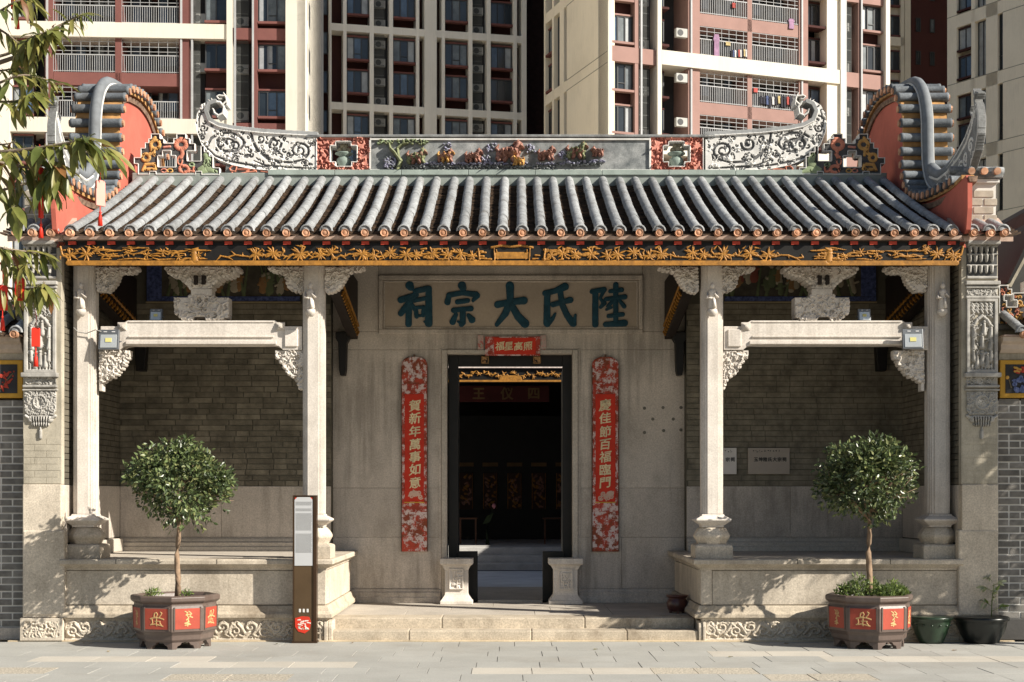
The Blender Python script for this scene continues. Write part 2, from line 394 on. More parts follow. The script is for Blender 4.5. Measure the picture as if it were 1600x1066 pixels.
c = bx('kerb_strip', mat('yellow_kerb_stone', (.52, .42, .28), .85, .2, 5, .4, 50, speck=.1, dirt=.4), None, -5.5, 5.55, -.05, .0, -.02, .012, bevel=.004); tag(c, kind='structure')

# ================================================================ ANCESTRAL HALL
hall = thing('ancestral_hall', (0.03, 0, 0), 'single-storey grey stone ancestral hall with tiled roof, red ear gables and open porch', 'temple')
YW = 2.6; YB = 2.4; LZ = .235; PT = .903     # door wall, porch bay walls, landing and plinth heights
XS = 4.95                                     # inner faces of the side walls, about x = .03
def H(name, m, x0, x1, y0, y1, z0, z1, bevel=.006, parent=None, kind=None): return bx(name, m, parent or hall, x0, x1, y0, y1, z0, z1, bevel, kind)

# --- floors, landing and steps
LX0, LX1 = PX(513, 0), PX(1091, 0)
stepj = [LX0, -1.1, .25, 1.3, LX1]
for i in range(4): H('step_stone', GRANY, stepj[i]+.002, stepj[i+1]-.002, .0, .32, -.02, .118, .012)
sj2 = [LX0, -.75, .85, LX1]
for i in range(3): H('step_stone', GRANY, sj2[i]+.002, sj2[i+1]-.002, .285, .72, .0, LZ, .012)
for r_, (ya, yb) in enumerate(((.722, 1.3), (1.302, 1.95), (1.952, 2.62))):
    xs = [LX0, -1.2+.5*r_, .3+.2*r_, 1.2, LX1]
    for i in range(4): H('landing_slab', GRAN, xs[i]+.0015, xs[i+1]-.0015, ya, yb, .0, LZ-.0005*r_, .005)
H('core_floor', GRAN, -4.9, 4.95, 2.95, 6.0, 0, LZ-.01, 0)

# --- plinths
def plinth(s):
    xi = LX0 if s < 0 else LX1; xo = -4.93 if s < 0 else 4.99
    a, b = min(xi, xo), max(xi, xo)
    ea, eb = (0, 1) if s < 0 else (1, 0)          # which end is the inner one
    p = H('porch_plinth', GRANB, a+.05*ea, b-.05*eb, .06, YB-.02, .0, .79, 0)
    # panels
    H('plinth_panel', GRANB, a+.16*ea+.03*eb, b-.16*eb-.03*ea, .03, .07, .40, .775, .006, p)
    for c0 in ((a+.03*ea, a+.155*ea) if s > 0 else (b-.155, b-.03),):
        H('plinth_corner_post', GRANB, c0[0], c0[1], .025, .16, .40, .79, .008, p)
    xs = xi+(-s*-.03)
    x0_, x1_ = (xi-.03, xi+.02) if s > 0 else (xi-.02, xi+.03)
    x0_, x1_ = (xi+.025, xi+.07) if s > 0 else (xi-.07, xi-.025)
    H('plinth_panel', GRANB, x0_, x1_, .17, YW-.1, .40, .775, .006, p)
    # mouldings: base and cap as sweeps round the front and inner side
    def sweep(name, prof, m, thick_in=.3):
        mb = MB()
        # prof: list of (outward offset, z); path: outer end -> front corner -> inner back
        path = [(xo, 0, (0, -1)), (xi, 0, (-s*1.0, -1)), (xi, YW-.02, (-s*1.0, 0))]
        rings = []
        for (x, y, (ox, oy)) in path:
            rings.append([(x+ox*o_, y+oy*o_, z) for o_, z in prof])
        mb.loft(rings); return mb.build(name, m, p, bevel=.004)
    sweep('base_moulding', [(-.3, .252), (.035, .252), (.045, .262), (.045, .30), (.03, .315), (.015, .33), (.0, .372), (-.012, .392), (-.3, .392)], GRANY)
    sweep('plinth_cap', [(-.35, .782), (-.022, .782), (-.02, .80), (.035, .838), (.055, .85), (.055, .893), (.045, .903), (-.35, .903)], GRANB)
    # top slabs behind the cap
    xj = [a+.345*ea, (a+b)/2-.4*s, b-.345*eb]
    for i in range(2): H('plinth_top_slab', GRAN, xj[i]+.001, xj[i+1]-.001, .352, YB, .80, PT-.001, .003, p)
    # joints in the cap, laid as dark grit strips
    for px in ((185, 343) if s < 0 else (1250, 1395)):
        H('cap_joint', mat('cap_joint_grit', (.06, .05, .04), .9), PX(px, -.05)-.03, PX(px, -.05)-.024, -.0575, .02, .852, .9035, 0, p)
    # carved base frieze
    x0p, x1p = (102, 512) if s < 0 else (1096, 1500)
    ra = Ras(x0p, x1p, 965, 1001, .7); ra.poly([(x0p, 965), (x1p, 965), (x1p, 1001), (x0p, 1001)], 0, 0)
    r = random.Random(5+s); x = x0p+12; q = 1
    while x < x1p-14:                                   # running dragon-scroll: S-curves, curls and stepped keys
        ra.spiral(x, 983+3*q, 10, 2, 1.2, r.uniform(0, 6), q, w=2.6, w1=1.4, h=.03, c=0, squash=.8)
        ra.stroke([(x+4, 983-8*q), (x+10, 983-2*q), (x+16, 983+8*q), (x+22, 983+4*q)], [2.2, 3, 2.6, 1.5], h=.03, c=0)
        ra.stroke([(x-4, 975+r.uniform(-2, 2)), (x+2, 970+r.uniform(-1, 4)), (x+7, 974)], [2, 2.2, .8], h=.024, c=0)
        ra.stroke([(x+6, 992+r.uniform(-2, 2)), (x+12, 995), (x+17, 990)], [1.8, 2.2, .8], h=.024, c=0)
        x += r.uniform(19, 24); q = -q
    ra.curls(90, 5, 3+s, h=.018, c=0)
    ra.H[:int(4/.7)] = .03; ra.H[-int(3/.7):] = .02
    ra.build('carved_base_frieze', GRANB, p, .005, .1)
    # scrolled end block beside the steps
    e0, e1 = (498, 519) if s < 0 else (1092, 1110)
    mb = MB(); X0, X1 = PX(e0, -.03), PX(e1, -.03)
    for i, (u0, u1, zz, yy) in enumerate(((0, .36, .245, -.01), (.38, .66, .235, -.03), (.68, 1, .225, -.015))):
        if s > 0: u0, u1 = 1-u1, 1-u0
        mb.prism([(yy+.28, 0), (yy, 0), (yy-.01, zz-.07), (yy+.015, zz-.02), (yy+.06, zz), (yy+.28, zz+.0)], X0+(X1-X0)*u0, X0+(X1-X0)*u1, 'x')
    mb.build('scrolled_end_block', GRANB, p, bevel=.008)
    return p
plinth(-1); plinth(1)

# --- columns
def column(px0, px1, outer):
    yf = .22; x0, x1 = PX(px0, yf), PX(px1, yf); w = x1-x0; cx = (x0+x1)/2; cy = yf+w/2; h = w/2
    top = 4.24; sb = PZ(803, yf)
    root = MB()
    # square shaft with stepped (re-entrant) corner mouldings
    c1, c2 = .034, .062
    pts = []; 
    for sx, sy in ((-1, -1), (1, -1), (1, 1), (-1, 1)):
        loc = [(h, h-c2), (h-c1*.5, h-c2), (h-c1*.5, h-c1), (h-c1, h-c1), (h-c1, h-c1*.5), (h-c2, h-c1*.5), (h-c2, h)]
        seq = loc if sx*sy > 0 else loc[::-1]
        pts += [(cx+sx*a, cy+sy*b) for a, b in seq]
    root.prism(pts, sb, top, 'z')
    col = root.build('stone_column', GRANL, hall)
    b = MB(); k = h
    b.square(cx, cy, [(k*1.03, sb-.004), (k*1.03, sb-.02), (k*1.2, sb-.03), (k*1.62, sb-.058), (k*1.62, sb-.075), (k*1.25, sb-.11), (k*1.0, sb-.13), (k*1.0, sb-.15)][::-1])
    b.build('column_neck', GRANL, col, bevel=.006)
    b = MB(); z0 = sb-.15
    b.lathe(cx, cy, [(k*1.05*1.15, z0-.215), (k*1.12*1.2, z0-.2), (k*1.35*1.1, z0-.16), (k*1.62*1.08, z0-.11), (k*1.62*1.08, z0-.085), (k*1.35*1.1, z0-.035), (k*1.1*1.1, z0-.001)], 8, math.pi/8)
    b.build('carved_drum', GRANB, col, bevel=.01)
    b = MB(); zb = PT-.002
    b.square(cx, cy, [(k*1.72, zb), (k*1.72, zb+.13), (k*1.66, zb+.15), (k*1.3, zb+.165), (k*1.12, z0-.213)])
    b.build('column_footing', GRANB, col, bevel=.008)
    # small carved figure on a bracket, on the front face
    fx = cx-(.02 if not outer else .0); fz = PZ(496, yf); y0 = yf-.075
    b = MB(); b.smooth = True
    b.lathe(fx, y0, [(.03, fz-.0), (.05, fz+.03), (.058, fz+.045), (.058, fz+.075), (.05, fz+.08)], 8)
    b.build('figure_bracket', GRANL, col)
    b = MB(); b.smooth = True
    b.lathe(fx, y0, [(.045, fz+.078), (.05, fz+.10), (.042, fz+.17), (.036, fz+.22), (.046, fz+.265), (.04, fz+.29), (.016, fz+.305), (.014, fz+.312)], 12)
    b.lathe(fx+.003, y0-.004, [(.012, fz+.305), (.025, fz+.32), (.028, fz+.338), (.022, fz+.36), (.01, fz+.375)], 10)
    b.tube([(fx-.04, y0, fz+.27), (fx-.06, y0-.03, fz+.2), (fx-.01, y0-.05, fz+.2)], [.017, .016, .01], 6)
    b.tube([(fx+.04, y0, fz+.27), (fx+.058, y0-.03, fz+.21), (fx+.02, y0-.055, fz+.25)], [.017, .016, .01], 6)
    b.tube([(fx+.02, y0-.05, fz+.09), (fx+.01, y0-.05, fz+.2)], [.022, .012], 6)
    b.build('carved_figure', GRANL, col)
    return cx, cy, h, col
cols = [column(112, 147, True), column(472, 506, False), column(1097, 1131, False), column(1452, 1487, True)]

# --- porch tie beams, brackets (carved granite)
def bracket(pts, y, name, seed, thick=.12, n=70, parent=None, size=4, h=.03):
    xs = [p[0] for p in pts]; ys = [p[1] for p in pts]
    ra = Ras(min(xs)-3, max(xs)+3, min(ys)-3, max(ys)+3, .6); ins = ra.poly(pts, .005, 0)
    # scalloped lower edge
    r = random.Random(seed)
    for i in range(len(pts)):
        (a, b), (c, d) = pts[i], pts[(i+1) % len(pts)]
        L = math.hypot(c-a, d-b)
        if abs(c-a) < 1 or abs(d-b) < .5: continue
        for k in range(int(L/5)):
            t = (k+.5)/max(1, int(L/5)); ra.stroke([(a+(c-a)*t, b+(d-b)*t)], 3.2, h=.02, c=0)
    ra.curls(int(n*.65), size*1.25, seed, h=h, c=0, wid=.26)
    ra.curls(n//4, size*.8, seed+9, h=h*.6, c=0, mode='sink', wid=.24)
    return ra.build(name, GRANL, parent or hall, y, thick, back=True)
def mirror(pts): return [(1599-a, b) for a, b in pts]
for side in (0, 1):
    T = (lambda p: p) if side == 0 else mirror
    yb = .28
    xa, xb = (157, 472) if side == 0 else (1131, 1452)
    A = xa if side == 0 else xb; s = 1 if side == 0 else -1
    def U(d): return A+s*d
    W_ = abs(xb-xa)
    prof = [(0, 510), (28, 510), (42, 501), (W_-42, 501), (W_-28, 510), (W_, 510), (W_, 547), (W_-30, 547), (W_-37, 541), (W_-46, 539.5), (46, 539.5), (37, 541), (30, 547), (0, 547)]
    mb = MB(); mb.prism([(PX(U(a), yb), PZ(b, yb)) for a, b in prof], yb, yb+.2, 'y')
    beam = mb.build('stone_tie_beam', GRANL, hall, bevel=.006)
    # raised fillets along the lower half and at the ends
    for (d0, d1, p0, p1, t) in ((44, W_-44, 525, 527.5, .018), (40, W_-40, 533, 538, .022), (44, W_-44, 502, 504, .01)):
        mb = MB(); mb.box(min(PX(U(d0), yb), PX(U(d1), yb)), max(PX(U(d0), yb), PX(U(d1), yb)), yb-t, yb+.01, PZ(p1, yb), PZ(p0, yb)); mb.build('beam_fillet', GRANL, beam, bevel=.003)
    for (d0, d1) in ((6, 27), (W_-27, W_-6)):
        mb = MB(); mb.box(min(PX(U(d0), yb), PX(U(d1), yb)), max(PX(U(d0), yb), PX(U(d1), yb)), yb-.02, yb+.01, PZ(542, yb), PZ(515, yb)); mb.build('beam_end_panel', GRANL, beam, bevel=.008)
    for (d0, dd) in ((34, 1), (W_-34, -1)):
        mb = MB(); xx = PX(U(d0), yb)
        for q in range(4): mb.box(xx-.05+.012*q, xx+.05-.012*q, yb-.012*(q+1), yb+.01-.012*q, PZ(516-1.5*q, yb), PZ(504+1.2*q, yb))
        mb.build('beam_stop_moulding', GRANL, beam, bevel=.002)
    # carved spandrel brackets
    bracket(T([(157, 548), (203, 548), (203, 556), (196, 562), (192, 572), (186, 578), (180, 586), (172, 590), (164, 592), (160, 598), (160, 611), (155, 611), (155, 548)]), yb+.03, 'carved_spandrel', 11+side)
    bracket(T([(472, 548), (430, 548), (430, 556), (437, 561), (441, 570), (447, 577), (453, 586), (462, 590), (466, 598), (470, 609), (473, 609)]), yb+.03, 'carved_spandrel', 13+side)
    bracket(T([(153, 417), (216, 417), (212, 424), (200, 426), (188, 424), (184, 430), (181, 440), (174, 449), (166, 456), (154, 456)]), yb+.0, 'carved_corner_bracket', 15+side)
    bracket(T([(473, 417), (420, 417), (424, 422), (434, 424), (443, 426), (448, 432), (450, 446), (458, 453), (472, 456)]), yb+.0, 'carved_corner_bracket', 17+side)
    bracket(T([(511, 417), (570, 417), (565, 421), (552, 422), (543, 426), (538, 436), (530, 449), (520, 455), (510, 456)]), yb+.0, 'carved_corner_bracket', 19+side)
    # lotus-flower bracket and scroll block over the middle of the beam
    bracket(T([(258, 417), (374, 417), (368, 424), (358, 430), (346, 431), (340, 437), (331, 444), (326, 452), (300, 452), (294, 444), (284, 436), (278, 430), (266, 428)]), yb+.02, 'carved_flared_bracket', 21+side, .25, 90)
    mb = MB()
    for u, w in ((306, 4), (318, 4)):
        X = PX(T([(u, 0)])[0][0], yb-.02); mb.box(X-.02, X+.02, yb-.035, yb+.05, PZ(445, yb), PZ(431, yb))
    mb.build('bracket_window', DARKW, hall)
    blk = bracket(T([(272, 465), (295, 465), (299, 461), (329, 461), (334, 465), (357, 465), (357, 491), (350, 497), (322, 499), (320, 495), (304, 495), (302, 499), (284, 498), (280, 491), (272, 488)]), yb+.02, 'carved_scroll_block', 23+side, .2, 70, size=5, h=.035)
    mb = MB(); m0, m1 = PX(T([(298, 0)])[0][0], yb), PX(T([(331, 0)])[0][0], yb)
    mb.box(min(m0, m1), max(m0, m1), yb+.0, yb+.2, PZ(462, yb), PZ(451, yb)); mb.build('bracket_neck', GRANL, hall, bevel=.01)

# --- door wall of granite slabs
WX = 2.25
rowsz = [(.42, 1.07), (1.0725, 1.70), (1.7025, 3.60)]
DX0, DX1, DZ = PX(698, YW), PX(895, YW), PZ(553, YW)
for (z0, z1) in rowsz:
    for (a, b) in ((-WX, DX0-.07), (DX1+.07, WX)):
        if z0 >= DZ+.05: continue
        j = rnd.uniform(.4, .6) if z0 < .5 and a > 0 else None
        z1_ = min(z1, DZ+.05)
        cuts = [a, a+(b-a)*j, b] if j else [a, b]
        for q in range(len(cuts)-1):
            H('granite_slab', GRANW, cuts[q]+.0015*(q > 0), cuts[q+1]-.0015, YW+rnd.uniform(0, .003), YW+.35, z0, z1_, .004)
H('door_lintel_slab', GRANW, -WX, WX, YW, YW+.35, DZ+.053, 3.70, .004)
for (a, b) in ((-WX, DX0-.08), (DX1+.08, WX)):
    mb = MB(); mb.prism([(YW+.3, .236), (YW-.06, .236), (YW-.06, .30), (YW-.045, .315), (YW-.05, .36), (YW-.02, .385), (YW-.02, .40), (YW, .418), (YW+.3, .418)], a, b, 'x'); mb.build('wall_base_moulding', GRANW, hall, bevel=.004)
# stone door surround
for (a, b, z0, z1) in ((DX0-.065, DX0+.005, .236, DZ+.05), (DX1-.005, DX1+.065, .236, DZ+.05)):
    H('door_surround', GRAN, a, b, YW-.025, YW+.36, z0, z1, .008)
H('door_surround', GRAN, DX0+.007, DX1-.007, YW-.025, YW+.36, DZ, DZ+.05, .006)
for a, b in ((DX0-.10, DX0-.067), (DX1+.067, DX1+.10)): H('door_surround_fillet', GRANW, a, b, YW-.008, YW+.02, .236, DZ+.07, .004)
# inscription tablet
TX0, TX1, TZ0, TZ1 = PX(592, YW), PX(1004, YW), PZ(521, YW), PZ(431, YW)
tab = H('inscription_tablet', mat('tablet_stone', (.41, .345, .275), .75, .1, 2, .3, 50, speck=.08, dirt=.15, dirtcol=(.25, .2, .15)), TX0, TX1, YW-.01, YW+.3, 3.703, TZ1+.0, .004)
for (a, b, c_, d) in ((TX0, TX1, TZ1-.055, TZ1+.002), (TX0, TX1, TZ0-.01, TZ0+.05), (TX0, TX0+.05, TZ0+.053, TZ1-.058), (TX1-.05, TX1, TZ0+.053, TZ1-.058)):
    H('tablet_frame', GRANW, a, b, YW-.035, YW-.008, c_, d, .008, tab)
for (a, b, c_, d) in ((TX0+.06, TX1-.06, TZ1-.085, TZ1-.065), (TX0+.06, TX1-.06, TZ0+.06, TZ0+.08), (TX0+.06, TX0+.08, TZ0+.082, TZ1-.087), (TX1-.08, TX1-.06, TZ0+.082, TZ1-.087)):
    H('tablet_inner_bead', GRANW, a, b, YW-.022, YW-.009, c_, d, .005, tab)
H('upper_wall_slab', GRANW, -WX, TX0-.003, YW, YW+.35, 3.703, 4.9, .004); H('upper_wall_slab', GRANW, TX1+.003, WX, YW, YW+.35, 3.703, 4.9, .004)
H('upper_wall_slab', GRANW, TX0, TX1, YW, YW+.35, TZ1+.004, 4.9, .004)
# the five characters, brushed, right to left (zoomed units: 4.444 per photograph pixel from (620,420))
CH = {
 '祠': [([(90, 118), (97, 130)], [27, 22]), ([(28, 218), (70, 205), (135, 182)], [20, 20, 17]), ([(118, 195), (70, 260), (28, 312)], [19, 21, 18]), ([(84, 235), (82, 385)], [20, 20]), ([(105, 255), (128, 285)], [15, 14]),
       ([(130, 157), (215, 138)], [17, 19]), ([(222, 140), (222, 380)], [20, 24]), ([(222, 385), (192, 368)], [16, 7]), ([(120, 222), (192, 208)], [14, 13]),
       ([(132, 275), (138, 332)], [13, 14]), ([(132, 272), (186, 266)], [11, 11]), ([(186, 268), (182, 326)], [12, 12]), ([(140, 330), (182, 325)], [9, 9])],
 '宗': [([(453, 118), (460, 135)], [26, 22]), ([(362, 190), (352, 232)], [16, 20]), ([(362, 185), (455, 168), (550, 180)], [17, 16, 19]), ([(556, 188), (530, 222)], [20, 10]),
       ([(422, 232), (492, 222)], [16, 15]), ([(395, 290), (450, 282), (515, 278)], [17, 15, 17]), ([(458, 285), (458, 375), (448, 388)], [19, 19, 16]), ([(410, 320), (388, 370)], [14, 20]), ([(498, 325), (522, 355)], [13, 22]), ([(455, 385), (425, 368)], [14, 7])],
 '大': [([(700, 250), (790, 232), (882, 222)], [22, 19, 24]), ([(785, 118), (788, 220)], [26, 22]), ([(785, 230), (755, 310), (695, 388)], [22, 22, 14]), ([(795, 250), (840, 330), (890, 382)], [20, 24, 27])],
 '氏': [([(1030, 172), (1100, 155), (1168, 125)], [18, 17, 24]), ([(1045, 175), (1042, 380)], [20, 22]), ([(1045, 385), (1080, 350), (1100, 312)], [20, 13, 7]), ([(1085, 250), (1150, 232), (1205, 218)], [17, 16, 19]), ([(1135, 165), (1148, 250), (1180, 320), (1220, 378)], [18, 19, 20, 22]), ([(1228, 385), (1240, 322)], [18, 8])],
 '陸': [([(1378, 165), (1378, 388)], [19, 20]), ([(1355, 160), (1440, 145)], [15, 16]), ([(1440, 148), (1412, 205)], [14, 9]), ([(1412, 208), (1440, 240), (1415, 268)], [9, 15, 11]),
       ([(1520, 112), (1520, 385)], [17, 16]), ([(1482, 158), (1560, 148)], [13, 15]), ([(1452, 212), (1582, 196)], [13, 16]), ([(1500, 222), (1468, 262)], [11, 13]), ([(1545, 220), (1578, 262)], [10, 14]), ([(1455, 285), (1490, 270)], [8, 8]), ([(1470, 330), (1568, 318)], [13, 14]), ([(1450, 388), (1582, 378)], [17, 21])]}
for ch, st in CH.items():
    P = [p for s_, _ in st for p in s_]; x0 = min(p[0] for p in P)-34; x1 = max(p[0] for p in P)+34
    ra = Ras(620+x0/4.444, 620+x1/4.444, 438, 520, .3)
    for s_, r in st: ra.stroke([(620+a/4.444, 420+b/4.444) for a, b in s_], [q/4.444*1.12 for q in r], h=.02, c=0)
    ra.H[ra.M] = .012+.3*ra.H[ra.M]
    ra.build('carved_character', INK, tab, YW-.012, .004)

# --- porch bay walls: granite dado, bricks, painted frieze
bay_bricks = 0
for s in (-1, 1):
    xo = -XS-.0+.03 if s < 0 else XS+.03; xi = s*WX
    a, b = min(xo, xi), max(xo, xi)
    bw = H('porch_back_wall', MORT, a, b, YB+.012, YB+.3, .6, 4.9, 0)
    cuts = [a, a+(b-a)*.48, b]
    for q in range(2): H('dado_slab', GRANW, cuts[q]+.0015, cuts[q+1]-.0015, YB-.004, YB+.2, 1.08, PZ(760, YB), .005, bw)
    mb = MB(); mb.prism([(YB+.1, .903), (YB-.10, .903), (YB-.10, .955), (YB-.075, .97), (YB-.08, 1.01), (YB-.045, 1.03), (YB-.04, 1.05), (YB-.006, 1.078), (YB+.1, 1.078)], a, b, 'x'); mb.build('dado_base_moulding', GRAN, bw, bevel=.004)
    z = PZ(760, YB)+.006; bh, bl = .069, .34; k = 0; st = MB(); shapes = {}
    while z < 4.02:
        x = a-(k % 2)*bl*.5+rnd.uniform(-.03, .03)
        while x < b:
            L = rnd.choice((.34, .34, .30, .17)); x0, x1 = max(a, x), min(b, x+L-.006)
            if x1-x0 > .03:
                yy = YB+rnd.uniform(0, .005)
                if bay_bricks < 300 and (s < 0 or z < 2.9):
                    key = (round(x1-x0, 2))
                    if key not in shapes: shapes[key] = MB().box(-key/2, key/2, 0, .03, 0, bh-.007, (.002, 0)).mesh('brick', BRK)
                    inst('brick', shapes[key], bw, ((x0+x1)/2, yy, z)); bay_bricks += 1
                else: st.box(x0, x1, yy, yy+.03, z, z+bh-.007)
            x += L
        z += bh+.001; k += 1
    if st.v: o = st.build('upper_bricks', BRK, bw, kind='stuff')
    # painted frieze panel with blue border and figures in ochre, green and white
    fy = YB-.02; f0, f1 = (228, 470) if s < 0 else (1131, 1370)
    fr = H('painted_frieze', mat('frieze_dark_ground', (.07, .06, .045), .8, .4, 6), PX(f0, fy), PX(f1, fy), fy, YB+.05, 4.05, 4.75, 0, bw)
    BL = mat('frieze_blue_border', (.03, .05, .16), .7, .5, 25, col2=(.10, .13, .30))
    H('frieze_border', BL, PX(f0, fy)+.01, PX(f1, fy)-.01, fy-.012, fy, 4.06, 4.12, .002, fr)
    xx = (PX(f0, fy)+.012, PX(f0, fy)+.2) if s < 0 else (PX(f1, fy)-.2, PX(f1, fy)-.012)
    H('frieze_border', BL, xx[0], xx[1], fy-.012, fy, 4.123, 4.75, .002, fr)
    H('frieze_rail', mat('aged_gilt_rail', (.25, .20, .12), .6), PX(f0, fy), PX(f1, fy), fy-.02, fy, 4.035, 4.056, .002, fr)
    g0, g1 = (252, 468) if s < 0 else (1133, 1345)
    ra = Ras(g0, g1, 380, 466, .9); r = random.Random(31+s)
    for i in range(26):
        cx = g0+10+r.random()*(g1-g0-20); cy = r.uniform(435, 458); c_ = r.choice((0, 0, 1, 2, 3)); hh = r.uniform(20, 34)
        ra.stroke([(cx, cy), (cx+r.uniform(-4, 4), cy-hh*.6)], [r.uniform(4, 8), 4], h=.012, c=c_); ra.stroke([(cx, cy-hh*.8)], 3.4, h=.012, c=0)
        ra.stroke([(cx-7, cy-hh*.3), (cx+8, cy-hh*.5)], [2, 1.5], h=.01, c=c_)
    for i in range(16):
        x = r.uniform(g0, g1); ra.stroke([(x, 462), (x+r.uniform(-20, 20), r.uniform(390, 430))], [2.5, .8], h=.008, c=2)
    ra.build('painted_figures', [mat('fig_cream', (.30, .26, .19), .8), mat('fig_ochre', (.22, .12, .05), .8), mat('fig_green', (.10, .12, .06), .8), mat('fig_rust', (.2, .06, .04), .8)], fr, fy-.002, .01)

# --- side walls and front piers
for s in (-1, 1):
    xi = s*XS+.03; xo = (PX(36, 0) if s < 0 else PX(1559, 0))
    a, b = min(xi, xo), max(xi, xo)
    sw = H('side_wall', MORT, a+(.02 if s > 0 else 0), b-(.02 if s < 0 else 0), .1, 6.2, 0, 4.35, 0)
    ix0, ix1 = (xi-.06, xi) if s < 0 else (xi, xi+.06)
    for (ya, yb2) in ((.12, 1.2), (1.203, 2.4)):
        H('dado_slab', GRANW, ix0, ix1, ya, yb2, 1.08, PZ(760, YB), .005, sw)
    H('dado_base_moulding', GRAN, ix0-(0 if s > 0 else 0)-(.07 if s > 0 else 0), ix1+(.07 if s < 0 else 0), 1.1, 2.3, .903, 1.07, .015, sw)
    st = MB(); z = PZ(760, YB)+.006; k = 0
    while z < 4.3:
        y = .1-(k % 2)*.17
        while y < 2.4:
            y0, y1 = max(.1, y), min(2.4, y+.334)
            if y1-y0 > .03: st.box(ix0, ix1-rnd.uniform(0, .004), y0, y1, z, z+.062)
            y += .34
        z += .07; k += 1
    st.build('side_wall_bricks', BRK, sw, kind='stuff')
    # pier front: plain granite below, brick band, relief stack above
    pf = H('front_pier', PLAST, a, b, .0, .1, PZ(757, 0)+.002, 4.33, .004)
    H('pier_granite', GRANB, a, b, -.02, .12, PZ(965, 0), PZ(757, 0), .01, pf)
    lip = xi-.02 if s > 0 else xi+.02
    H('pier_granite_foot', GRANB, a-(.04 if s > 0 else 0), b+(.04 if s < 0 else 0), -.03, .1, PZ(962, 0), PZ(828, 0), .02, pf)
    # carved foot block
    e0, e1 = (32, 99) if s < 0 else (1500, 1562)
    ra = Ras(e0, e1, 966, 1001, .7); ra.poly([(e0, 966), (e1, 966), (e1, 1001), (e0, 1001)], .0, 0)
    ra.curls(60, 6, 77+s, h=.03, c=0, inside=(np.ones_like(ra.M)))
    nn = int(6/.7); ra.H[:nn] = .02; ra.H[-nn:] = .02; ra.H[:, :nn] = .02; ra.H[:, -nn:] = .02
    ra.build('carved_foot_block', GRANB, pf, -.045, .12)
    # relief stack (pixel rows)
    M0, M1 = (39, 88) if s < 0 else (1510, 1558)
    def ledge(name, p0, p1, out, gx=2):
        return MB().box(PX(M0-gx, 0), PX(M1+gx, 0), -out, .02, PZ(p1, 0), PZ(p0, 0)).build(name, PIERC, pf, bevel=.008)
    ledge('pier_ledge', 440, 446, .06, 3); ledge('pier_ledge', 447, 451, .04); ledge('pier_ledge', 463, 467, .04)
    ledge('pier_ledge', 583, 590, .07, 4); ledge('pier_ledge', 602, 606, .05, 2); ledge('pier_ledge', 608, 611, .035, 3)
    def panel(name, p0, p1, seed, fn, base=0):
        ra = Ras(M0, M1, p0, p1, .55); ra.poly([(M0, p0), (M1, p0), (M1, p1), (M0, p1)], base, 0); fn(ra); return ra.build(name, [PIERC, DRKP], pf, -.004, .02)
    panel('carved_strip', 451, 463, 1, lambda q: q.curls(60, 3.5, 3, h=.025, c=0))
    panel('carved_strip', 590, 602, 1, lambda q: q.curls(40, 4.5, 4, h=.03, c=0))
    def niche(q):
        inn = q.poly([(M0+6, 472), (M1-6, 472), (M1-6, 578), (M0+6, 578)], -.05, 1)
        r = random.Random(9)
        for y in range(474, 488, 5):
            for x in range(M0+8, M1-8, 7): q.stroke([(x, y), (x+3, y+5)], 2.2, h=.02, c=0, flat=False)
        for a1 in (1, -1):     # pavilion arch
            cx = (M0+M1)/2; q.stroke([(cx, 494), (cx+a1*8, 500), (cx+a1*13, 509), (cx+a1*16, 510)], [3, 3, 3, 2], h=.03, c=0)
            for (yy) in (520, 538, 556):
                q.stroke([(cx+a1*14, yy-7), (cx+a1*13, yy+7)], [2.5, 4], h=.035, c=0); q.stroke([(cx+a1*14, yy-11)], 2.6, h=.035, c=0)
        cx = (M0+M1)/2
        for (xx, yy) in ((cx, 562), (cx-8, 566), (cx+8, 565), (cx, 535), (cx+3, 515)):
            q.stroke([(xx, yy-8), (xx, yy+7)], [2.6, 4.4], h=.035, c=0); q.stroke([(xx, yy-12)], 2.7, h=.035, c=0)
        for x in range(M0+9, M1-8, 5): q.stroke([(x, 571), (x, 577)], 1.6, h=.02, c=0)
        q.curls(120, 3.2, 21, h=.022, c=0, inside=inn)
        q.edge(5, 0, .03)
    panel('niche_relief', 467, 583, 1, niche)
    # bracket rows under the eave
    ledge('pier_top_ledge', 378, 384, .10, 1)
    def brk(q):
        q.C[:] = 1
        for i, yy in enumerate((391, 404, 421)):
            for x in np.arange(M0+5, M1-2, 8.6): q.stroke([(x, yy-4), (x, yy+3)], [3.2, 2.2], h=.06-.012*i, c=0); q.stroke([(x, yy+5)], 1.6, h=.05, c=0)
            q.stroke([(M0, yy-6), (M1, yy-6)], 1.5, h=.045-.01*i, c=0)
    panel('eave_bracket_rows', 384, 432, 1, brk)
    ledge('pier_ledge', 432, 436, .03, 0)
    # hanging flower-basket relief with tassel
    def basket(q):
        cx = (M0+M1)/2
        q.M[:] = False
        q.poly([(M0, 612), (M1, 612), (M1, 642), (M1-4, 648), (M0+4, 648), (M0, 642)], .01, 0); q.curls(110, 4, 41, h=.03, c=0)
        q.spiral(cx, 628, 12, 9, 1, 0, 1, 2, h=.035, c=0)
        q.stroke([(cx-14, 655), (cx+14, 655)], 6, h=.035, c=0); q.stroke([(cx-10, 663), (cx+10, 663)], 4, h=.03, c=0)
        q.stroke([(cx-23, 650), (cx-14, 656)], 2.4, h=.03, c=0); q.stroke([(cx+23, 650), (cx+14, 656)], 2.4, h=.03, c=0)
        for i in range(-3, 4): q.stroke([(cx+i*4.2, 652), (cx+i*3.6, 666)], .8, h=.02, c=1, mode='sink')
        q.stroke([(cx, 668), (cx, 673)], 1.3, h=.02, c=0); q.stroke([(cx, 674), (cx, 684)], 2.8, h=.025, c=0)
